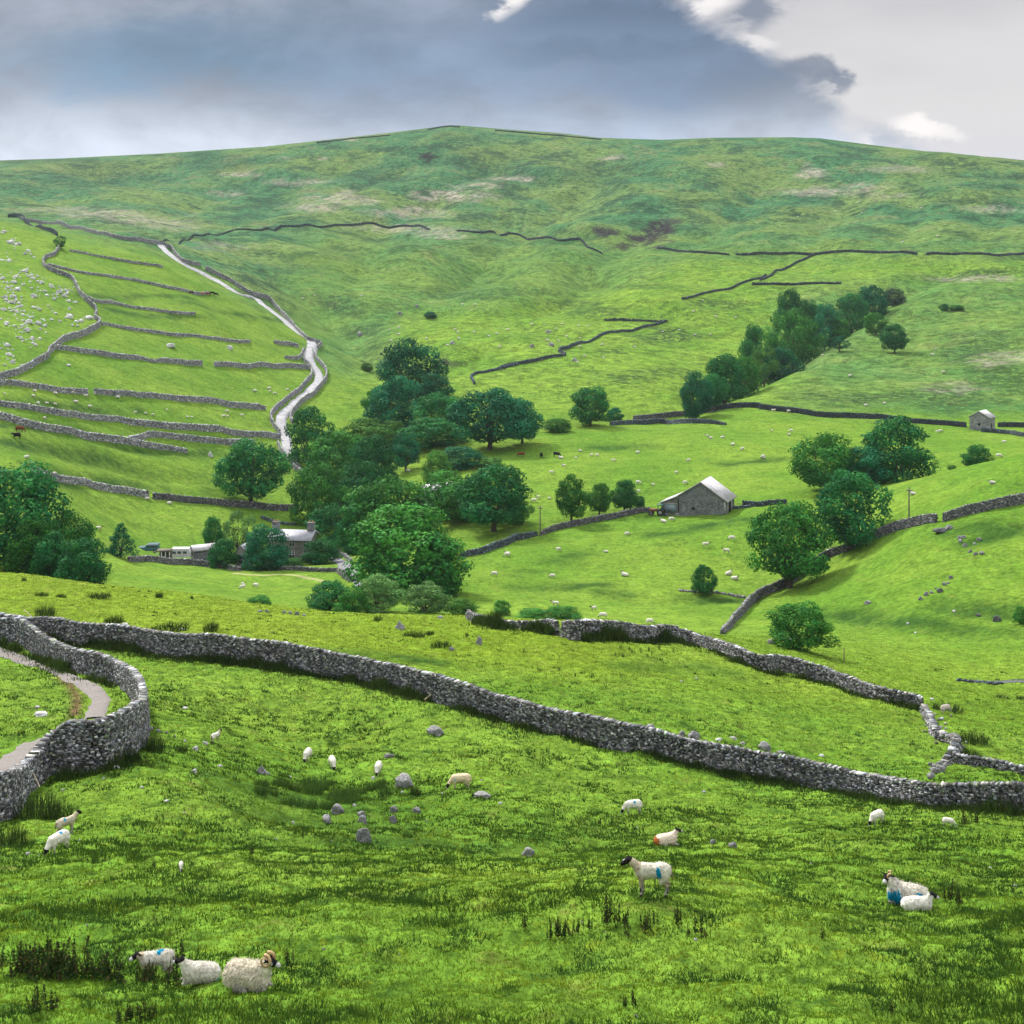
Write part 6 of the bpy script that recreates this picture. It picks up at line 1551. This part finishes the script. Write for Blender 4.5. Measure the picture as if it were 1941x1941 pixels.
# limestone scree on the left slope
scr = [(20,920),(80,1000),(120,1010),(60,1130),(110,1250),(15,1260),(60,1330),(130,1340),(100,1400),(240,1390),(320,1360),(490,1370),(460,1390),(500,1430),(70,1440),(20,1490),(150,1470),(280,1490),(160,1530),(400,1520),(500,1540),(560,1580),(650,1550),(200,1580),(270,1590),(160,1610),(190,1640),(320,1610),(40,1590),(150,1700),(230,1710),(260,1750),(60,1820),(85,1870),(40,1750),(200,1060),(180,1210),(300,1290),(430,1360),(375,1320),(90,1290),(35,1400),(120,1500),(230,1240)]
sv, sq, so_ = [], [], 0
for (x, y) in scr:
    for i in range(7):
        if i == 0: xx, yy, w = x, y, rr.uniform(30, 56)
        else: xx, yy, w = x + rr.gauss(0, 36), y + rr.gauss(0, 24), (rr.uniform(20, 34) if i < 3 else rr.uniform(9, 20))
        if xx > 690: continue
        h = w * rr.uniform(.35, .6)
        if i < 3:
            rk(0, 200, "white limestone boulder of the scree on the left slope", xx, yy, w, h, group='limestone scree on the left slope', white=True)
        else:                     # the countless smaller stones
            gx, gy, gz_ = G(xx * .2588, 200 + (yy + h * .5) * .2588)
            me_ = rr.choice(RKW); v = np.empty(len(me_.vertices) * 3, np.float32); me_.vertices.foreach_get('co', v); v = v.reshape(-1, 3)
            qd = np.array([list(p.vertices) for p in me_.polygons])
            k_ = .2588 / FPX * gy; a_ = rr.uniform(0, 6.28); ca, sa = math.cos(a_), math.sin(a_)
            vx, vy = v[:, 0] * w * k_, v[:, 1] * w * k_ * .8
            sv.append(np.stack([gx + vx * ca - vy * sa, gy + vx * sa + vy * ca, gz_ + (v[:, 2] * 1.2 - .2) * h * k_], 1)); sq.append(qd + so_); so_ += len(v)
tag(obj('scree', mesh_np('scree', np.concatenate(sv), quads=np.concatenate(sq)), M_ROCKW), kind='stuff')

# ------------------------------------------------------------------ rushes, docks and thistles
def blades(rng, n, rad, hmin, hmax, lean, w, base, tip, seg=2):
    """a tuft of n tapering blades"""
    vs = []; qs = []; ts = []; cs = []
    for i in range(n):
        a = rng.uniform(0, 2*math.pi); r = rad * math.sqrt(rng.random())
        p = np.array([r * math.cos(a), r * math.sin(a), 0]); h = rng.uniform(hmin, hmax) * (1 - .35 * (r / rad) ** 2)
        la = a + rng.normal(0, .8); l = np.array([math.cos(la), math.sin(la), 0]) * lean * h * rng.uniform(.2, 1.2)
        s = np.array([-math.sin(la + rng.normal(0, 1)), math.cos(la), 0]); s /= np.linalg.norm(s)
        o = len(vs)
        vs += [p - s*w, p + s*w, p + l*.3 + np.array([0,0,h*.55]) + s*w*.8, p + l*.3 + np.array([0,0,h*.55]) - s*w*.8, p + l + np.array([0,0,h])]
        qs.append((o, o+1, o+2, o+3)); ts.append((o+3, o+2, o+4))
        cc = np.array(base) + (np.array(tip) - np.array(base)) * rng.random(); cs += [cc] * 5
    return np.array(vs), np.array(qs), np.array(ts), np.array(cs)
def tuft_mesh(name, seed, **kw):
    v, q, t_, c_ = blades(np.random.default_rng(seed), **kw)
    me = mesh_np(name, v, quads=q, tris=t_); attr_c(me, 'col', c_); me.materials.append(M_GRASS); return me
RUSHG = [tuft_mesh('rush_clump', i + 9, n=260, rad=.5, hmin=.5, hmax=1.0, lean=.45, w=.010, base=(.024, .060, .012), tip=(.055, .100, .018)) for i in range(3)]
RUSH = [tuft_mesh('rush_clump', i, n=260, rad=.5, hmin=.55, hmax=1.0, lean=.35, w=.009, base=(.014, .030, .008), tip=(.034, .058, .012)) for i in range(3)]
rp = random.Random(8)
def rush(label, px, py, w, h, group='rush clumps in the near pasture', Y=None, src=None):
    x, y, z = G(px, py, Y)
    W_ = w / FPX * y; Hh = h / FPX * y
    o = obj('rush_clump', rp.choice(src or RUSH), loc=(x, y, z - .03), rz=rp.uniform(0, 6), scale=(W_, W_ * .7, Hh))
    return tag(o, label, 'rushes', group)
q = .2588
for lab, ox, oy, x, y, w, h in (("broad dark rush clump on the brow beyond the long wall, at left", 0,1060,335,412,200,95), ("round dark rush clump right of the broad one on the brow", 0,1060,828,470,150,80), ("wide low rush clump along the top of the long wall", 0,1060,1250,520,260,70),
    ("ragged rush clump right of the wide low one", 0,1060,1548,538,160,85), ("stubby dark rush at the brow's left end", 0,1060,176,165,45,50), ("small rush left pair on the sunny brow", 0,1060,300,270,110,45), ("small rush right pair on the sunny brow", 0,1060,450,275,80,40),
    ("brownish rush patch on the sunny brow", 0,1060,725,290,170,55), ("thin upright rush on the crest", 0,1060,1165,295,60,60), ("lone dark tussock on the crest right of the thin rush", 0,1060,1405,300,30,36),
    ("massive dark rush clump at the foot of the wall's left end", 0,1060,270,1900,420,210), ("second dark rush clump joined to the massive one, further right", 0,1060,420,1900,240,170), ("rush clump below the massive one at the left edge", 0,1441,90,630,240,170), ("low rush clump right of the left edge clump", 0,1441,210,640,150,110),
    ("dark bush-like rush clump under the winding wall's face", 0,1060,470,1620,150,110), ("dark rushes at the winding wall's outer corner", 0,1060,965,1500,130,160), ("feathery rushes sweeping away from the winding wall's corner", 0,1060,1130,1420,230,150), ("thinner rushes beyond the sweeping ones", 0,1060,1330,1430,90,70),
    ("rush clump beside the upright rock beyond the long wall", 480,1060,1175,570,160,70), ("small rush tuft right of the pointed rock", 480,1060,1295,555,60,50), ("rush clump left of the little pale rock", 480,1060,1370,650,160,70), ("dark small rush near the top of the crest slab", 480,1060,915,455,70,55), ("tiny dark tussock above the little pale rock", 480,1060,1565,565,34,34),
    ("dark rush clump behind the tumbled wall at the right", 1441,1060,1370,1115,230,70), ("brown rush clump right of the rubble corner", 1441,1060,1560,1350,200,110), ("second brown rush clump low by the rubble corner", 1441,1060,1540,1450,170,80), ("rush at the kink of the tumbled wall", 1441,1060,1150,1115,120,50),
    ("flat dark rush streak in the right field", 1441,1060,1765,1030,150,36), ("flat dark rush streak cut by the right edge", 1441,1060,1910,1030,90,36),
    ("rush clump crowding the dark lichened boulder", 480,1441,1190,265,110,90)):
    rush(lab, ox + x*q, oy + y*q, w*q, h*q)
# the bed of soft rushes in the middle of the pasture
i_ = 0
for (x, y) in ((60,240),(150,250),(230,215),(300,230),(380,240),(450,260),(520,230),(590,280),(650,260),(720,250),(790,230),(860,215),(930,205),(330,320),(430,345),(530,350),(640,330),(720,310),(250,330),(960,250),(60,180),(180,180),(420,190),(560,190)):
    rush("soft green rush tuft of the rush bed in the middle of the pasture", 480 + x*q, 1441 + (y + 10)*q, rp.uniform(90, 170)*q, rp.uniform(70, 115)*q, 'rush bed in the middle of the pasture', src=RUSHG)
# docks: a stem with whorls of small leaves
def dock_parts(seed):
    rng = np.random.default_rng(seed)
    st = []; lv = []; lq = []; lc = []; off = 0
    for k in range(rng.integers(3, 6)):
        bx_, by_ = rng.normal(0, .16, 2); hh = rng.uniform(.6, 1.0); ln = rng.normal(0, .10, 2)
        st.append(tube([(bx_, by_, 0), (bx_ + ln[0]*.4, by_ + ln[1]*.4, hh*.5), (bx_ + ln[0], by_ + ln[1], hh)], [.010, .008, .005], 5))
        n = 46
        tt = rng.uniform(.12, 1, n) ** .8
        C_ = np.stack([bx_ + ln[0]*tt, by_ + ln[1]*tt, hh*tt], 1); N_ = rng.normal(0, 1, (n, 3)); N_[:, 2] = abs(N_[:, 2]) * .6
        rr_ = (.075 * (1.15 - tt))[:, None]
        v, qd, _ = leaves(rng, C_ + N_ * rr_, N_, .030 + .045 * (1 - tt)[:, None], np.ones(n))
        lv.append(v); lq.append(qd + off); off += len(v)
        brown = rng.random(n) < .3
        cc = np.where(brown[:, None], [[.060, .048, .018]], [[.022, .050, .012]]) * rng.uniform(.6, 1.3, (n, 1)); lc.append(np.repeat(cc, 4, 0))
    v, qd = join(st); ms_ = mesh_np('stem', v, quads=qd, smooth=True)
    ml = mesh_np('leaves', np.concatenate(lv), quads=np.concatenate(lq)); attr_c(ml, 'col', np.concatenate(lc))
    return ms_, ml
M_STEM = mat_plain('dock_stem', (.06, .055, .025), .8, .2, 5)
DK = [dock_parts(i) for i in range(5)]
for a_, b_2 in DK: a_.materials.append(M_STEM); b_2.materials.append(M_GRASS)
def dock(label, px, py, h, w=None, group='dock plants in the near pasture'):
    x, y, z = G(px, py)
    H_ = 1.12 * h / FPX * y; W_ = (w or h * .5) / FPX * y
    k = rp.randrange(5)
    r_ = tag(obj('dock_plant', None, loc=(x, y, z - .02), rz=rp.uniform(0, 6), scale=(W_ * 1.5, W_ * 1.5, H_)), label, 'plant', group)
    r_.empty_display_size = .2
    obj('stem', DK[k][0], parent=r_); obj('leaves', DK[k][1], parent=r_)
    return r_
gd = 'docks in front of the standing sheep'
for lab, x, y, h in (("tall single dock spike left of centre, in front of the standing sheep", 710,1240,240), ("slim dock spike second in the row before the standing sheep", 795,1250,190), ("leafy dock third in the row before the standing sheep", 865,1250,160),
                     ("short dock with yellow leaves below the row's middle", 900,1320,120), ("dock pair under the sheep's forelegs, left stem", 1005,1260,160), ("dock pair under the sheep's forelegs, right stem", 1040,1260,150), ("thin dock right of the pair", 1090,1240,120), ("leaning dock under the sheep's hind legs", 1235,1270,180),
                     ("tallest dock of the right-hand trio", 1410,1345,200), ("dock leaning on the tallest of the trio", 1465,1330,120), ("small dock left of the right-hand trio", 1325,1340,90),
                     ("isolated dock at the left end of the row", 150,1290,150), ("dark dock, first of the left clump", 320,1330,130), ("dark dock, second and taller in the left clump", 370,1340,180), ("dark dock, third in the left clump", 415,1345,170), ("dock at the right of the left clump", 465,1330,120), ("rusty dock ending the left clump", 515,1300,130), ("small dock standing between the two clumps", 605,1260,130),
                     ("squat dock low in the grass at the bottom centre", 880,1880,110), ("second squat dock at the bottom centre", 940,1880,130)):
    dock(lab, 960 + x*q, 1441 + y*q, h*q, group=gd)
gd2 = 'dark docks at the bottom left'
for (x, y, h) in ((90,1570,150),(150,1590,180),(205,1590,250),(265,1580,200),(330,1600,170),(400,1600,210),(455,1600,250),(520,1590,220),(580,1620,170),(640,1620,150),(700,1640,170),(760,1620,140),(820,1640,120)):
    dock("dark dock in the thick patch left of the resting sheep", x*q, 1441 + y*q, h*q*1.15, 52, group=gd2)
for (x, y, h) in ((1050,1620,150),(1100,1640,190),(1140,1600,160),(1270,1640,200),(1230,1660,120),(1330,1490,150)):
    dock("dock growing between the black-faced sheep and the viewer", x*q, 1441 + y*q, h*q, 26, group='docks round the resting sheep')
for (x, y, h) in ((240,1900,190),(300,1925,190),(360,1910,130),(960,1925,140),(1020,1930,150),(1090,1930,120),(900,1920,90)):
    dock("dark dock at the bottom edge of the picture", x*q, 1441 + y*q, h*q, 34, group='docks along the bottom edge')
dock("single dock with yellow leaves right of the shaggy ram", 480 + 250*q, 1441 + 1600*q, 170*q, 26)
for (x, y, h) in ((1510,500,120),(1575,500,110)):
    dock("dark dock pair near the tiny lamb below the right wall", 1441 + x*q, 1441 + y*q, h*q, 16, group='dock pair by the tiny lamb')
for lab, ox, oy, x, y, h in (("dark pointed thistle on the mid slope left of the blue-marked grazing sheep", 960,1441,678,485,70), ("dark thistle behind the orange-rumped sheep", 960,1441,1155,565,40), ("dark pointed thistle right of the largest boulder", 480,1441,990,735,46), ("dark thistle below the left boulders", 480,1441,365,580,40),
                             ("lone dark thistle in the pasture right of the blue-marked pair", 0,1441,1835,715,90), ("dark thistle left of the little white lamb", 0,1441,1120,800,70), ("dock beside the horned ewe and lamb", 1441,1441,1380,1085,170), ("second dock right of the horned ewe and lamb", 1441,1441,1450,1080,130), ("dark dock in the grass below the ewe and lamb", 1441,1441,445,1365,90), ("dark dock at the bottom right of the picture", 1441,1441,970,1890,100),
                             ("dark thistle near the right edge beyond the long wall", 1441,1060,1110,1370,50)):
    dock(lab, ox + x*q, oy + y*q, h*q, h*q*.6, group='single thistles and docks')
for (x, y) in ((830,650),(900,660),(925,675),(985,670),(1048,668),(1125,660),(1225,675),(1065,700),(798,715),(858,722),(1420,690),(1300,645),(500,855),(625,865),(835,870),(390,820),(1035,725),(128,690)):
    dock("small dark thistle on the sunny knoll below the block wall", 960 + x*q, 1060 + (y + 8)*q, 36*q, 6, group='thistles on the knoll')

# ------------------------------------------------------------------ grass of the near pasture, and tall growth along the foot of the walls
rng = np.random.default_rng(77)
N = 450000
pxs = rng.uniform(-330, 2300, N)
ly = rng.uniform(math.log(19), math.log(205), N * 2)
Yg = np.exp(ly[:N]); Xg = (pxs - SRC / 2) / FPX * Yg
keep = rng.random(N) > ss(Yg, 100, 205)
for pth, wd in ((PATH1, .75), (PATH2, 1.1)):
    d, t_ = seg_dist(Xg, Yg, smooth_poly([plan(*p[:2]) for p in pth], 1.0).tolist()); keep &= d > wd
Xg, Yg = Xg[keep], Yg[keep]
n = len(Xg)
cl = fbm(Xg / 1.1, Yg / 1.1, 3, 91) + .22 * fbm(Xg / 6, Yg / 5, 3, 92)
tall = ss(cl, .02, .20) * (1 - .7 * ss(Yg, 85, 110))
hg = (.025 + .05 * rng.random(n)) * (1 + .8 * tall)
wg = np.maximum(.010, .00042 * Yg) * rng.uniform(.7, 1.5, n)
zg = gzv(Xg, Yg)
Cg = np.array([[.094, .160, .012]]) * (1 - tall[:, None]) + np.array([[.028, .066, .010]]) * tall[:, None]
yel = ss(fbm(Xg / 3.1, Yg / 2.3, 3, 95), .05, .25)[:, None] * (1 - tall[:, None])
Cg = Cg * (1 - .6 * yel) + np.array([[.150, .190, .011]]) * .6 * yel
bw_ = (ss(Yg, 94, 112) * (1 - .6 * ss(Xg / Yg * FPX, 150, 330)))[:, None]
Cg = Cg * (1 - .5 * bw_) + np.array([[.150, .190, .010]]) * .5 * bw_  # crest blades tinted with the same painted sunlight
Cg = Cg * rng.uniform(.6, 1.45, (n, 1))
vv = []; tt2 = []
for bld in range(2):
    a = rng.uniform(0, 2*math.pi, n); dxy = rng.normal(0, 1, (n, 2)) * (wg * 2.0)[:, None]
    bx_ = Xg + dxy[:, 0]; by_ = Yg + dxy[:, 1]
    sx, sy = np.cos(a) * wg, np.sin(a) * wg
    lx = rng.normal(.15, .55, n) * hg; lyy = rng.normal(0, .5, n) * hg
    v = np.stack([np.stack([bx_ - sx, by_ - sy, zg - .02], 1), np.stack([bx_ + sx, by_ + sy, zg - .02], 1), np.stack([bx_ + lx, by_ + lyy, zg + hg * rng.uniform(.7, 1.2, n)], 1)], 1)
    vv.append(v.reshape(-1, 3)); tt2.append(np.arange(n * 3).reshape(n, 3) + bld * n * 3)
me = mesh_np('grass', np.concatenate(vv), tris=np.concatenate(tt2))
attr_c(me, 'col', np.concatenate([np.repeat(Cg, 3, 0)] * 2))
tag(obj('grass', me, M_GRASS), kind='stuff')
# darker tussocks standing out of the sward
rng = np.random.default_rng(78)
M_ = 57000
px_ = rng.uniform(-330, 2300, M_); Yc = np.exp(rng.uniform(math.log(19), math.log(150), M_)); Xc = (px_ - SRC / 2) / FPX * Yc
nz_ = fbm(Xc / 4.5, Yc / 3.0, 3, 97) + .28 * fbm(Xc / 22, Yc / 14, 2, 98)
kp = ((nz_ + rng.normal(0, .10, M_)) > .085) & (rng.random(M_) > .92 * ss(Yc, 74, 100))
for pth, wd in ((PATH1, .9), (PATH2, 1.2)):
    d, t_ = seg_dist(Xc, Yc, smooth_poly([plan(*p[:2]) for p in pth], 1.0).tolist()); kp &= d > wd
Xc, Yc, nz_ = Xc[kp], Yc[kp], nz_[kp]; m = len(Xc); NB = 11
rad = rng.uniform(.08, .26, m) * (1 + .004 * Yc); hc = rng.uniform(.07, .19, m)
th = rng.uniform(0, 2*math.pi, (m, NB)); rr2 = rad[:, None] * np.sqrt(rng.random((m, NB)))
bx_ = (Xc[:, None] + 1.35 * np.cos(th) * rr2).ravel(); by_ = (Yc[:, None] + np.sin(th) * rr2).ravel()
bz_ = gzv(bx_, by_); hb = (hc[:, None] * rng.uniform(.6, 1.2, (m, NB))).ravel(); wb = np.maximum(.011, .00050 * by_) * rng.uniform(.7, 1.4, m * NB)
aa = rng.uniform(0, math.pi, m * NB); lx = (np.cos(th) * .5).ravel() * hb; lyy = (np.sin(th) * .5).ravel() * hb
v = np.stack([np.stack([bx_ - np.cos(aa)*wb, by_ - np.sin(aa)*wb, bz_ - .02], 1), np.stack([bx_ + np.cos(aa)*wb, by_ + np.sin(aa)*wb, bz_ - .02], 1), np.stack([bx_ + lx, by_ + lyy, bz_ + hb], 1)], 1)
ck_ = np.array([[.022, .056, .009]]) + rng.random((m, 1)) ** 2 * np.array([[.045, .060, .004]])
cb_ = np.repeat(ck_, NB, 0) * rng.uniform(.7, 1.3, (m * NB, 1))
me = mesh_np('grass', v.reshape(-1, 3), tris=np.arange(m * NB * 3).reshape(-1, 3)); attr_c(me, 'col', np.repeat(cb_, 3, 0))
tag(obj('grass', me, M_GRASS), kind='stuff')
def undergrowth(lines, per_m, hmul, off, spread, seed, name='undergrowth'):
    rng = np.random.default_rng(seed); V_ = []; T_ = []; C_ = []; o = 0
    for ln in lines:
        P = smooth_poly([plan(*p[:2]) for p in ln], .5)
        n = int(np.linalg.norm(np.diff(P, axis=0), axis=1).sum() * per_m)
        s = rng.uniform(0, len(P) - 1, n); x = np.interp(s, np.arange(len(P)), P[:, 0]); y = np.interp(s, np.arange(len(P)), P[:, 1])
        tg = np.gradient(P, axis=0); nx = np.interp(s, np.arange(len(P)), -tg[:, 1]); ny = np.interp(s, np.arange(len(P)), tg[:, 0]); l = np.hypot(nx, ny) + 1e-9
        dn = off + rng.exponential(spread, n) * 1.0
        sg = np.where(ny / l < 0, 1, -1)          # the side nearer the viewer
        x = x + nx / l * dn * sg; y = y + ny / l * dn * sg
        cl = fbm(x / 2.2, y / 2.2, 3, seed)
        k_ = (cl + rng.normal(0, .08, n)) > -.10
        x, y, cl, dn = x[k_], y[k_], cl[k_], dn[k_]; n = len(x)
        z = gzv(x, y); h = (.18 + .35 * rng.random(n)) * hmul * (1 + 1.3 * ss(cl, 0, .3)) * np.exp(-(dn - off) * .5)
        w = np.maximum(.014, .0004 * y); a = rng.uniform(0, 6.28, n)
        v = np.stack([np.stack([x - np.cos(a)*w, y - np.sin(a)*w, z - .03], 1), np.stack([x + np.cos(a)*w, y + np.sin(a)*w, z - .03], 1), np.stack([x + rng.normal(0, .25, n)*h, y + rng.normal(0, .25, n)*h, z + h], 1)], 1)
        V_.append(v.reshape(-1, 3)); T_.append(np.arange(n*3).reshape(n, 3) + o); o += n * 3
        C_.append(np.repeat(np.array([[.030, .060, .011]]) * rng.uniform(.4, 1.3, (n, 1)) * np.where(rng.random((n, 1)) < .2, [[1.5, 1.0, 1.0]], 1), 3, 0))
    me = mesh_np(name, np.concatenate(V_), tris=np.concatenate(T_)); attr_c(me, 'col', np.concatenate(C_))
    return tag(obj(name, me, M_GRASS), kind='stuff')
undergrowth([LW], 260, 1.0, .35, .45, 3)
undergrowth([TL(960, 1060, [(-200,470),(0,512),(280,530),(370,565)]), TL(960, 1060, [(540,606),(800,606),(1240,612)])], 380, 1.7, .3, .3, 4)
undergrowth([TL(960, 1060, [(1240,610),(1500,677),(1860,818)]) + TL(1441, 1060, [(350,880),(700,990),(1190,1115)])], 150, .8, .35, .35, 5)
undergrowth([TL(0, 1060, [(0,615),(280,708),(600,848),(900,940)]), TL(0, 1060, [(1045,1300),(1000,1400),(900,1485),(700,1568),(500,1575)])], 220, 1.1, .35, .4, 6)

# ------------------------------------------------------------------ air over the dale
hz_v, hz_q = boxv(-9600, 9600, -30, 6300, float(ZF.min()) - 1.0, 185.0)
hm_ = bpy.data.materials.new('haze'); hm_.use_nodes = True
nt = hm_.node_tree; nt.nodes.clear()
o_ = nt.nodes.new('ShaderNodeOutputMaterial'); pv = nt.nodes.new('ShaderNodeVolumePrincipled')
pv.inputs['Color'].default_value = (.80, .90, 1.0, 1); pv.inputs['Density'].default_value = HAZE
nt.links.new(pv.outputs[0], o_.inputs['Volume'])
hz = obj('haze', mesh_np('haze', hz_v, quads=hz_q), hm_)
tag(hz, kind='stuff')
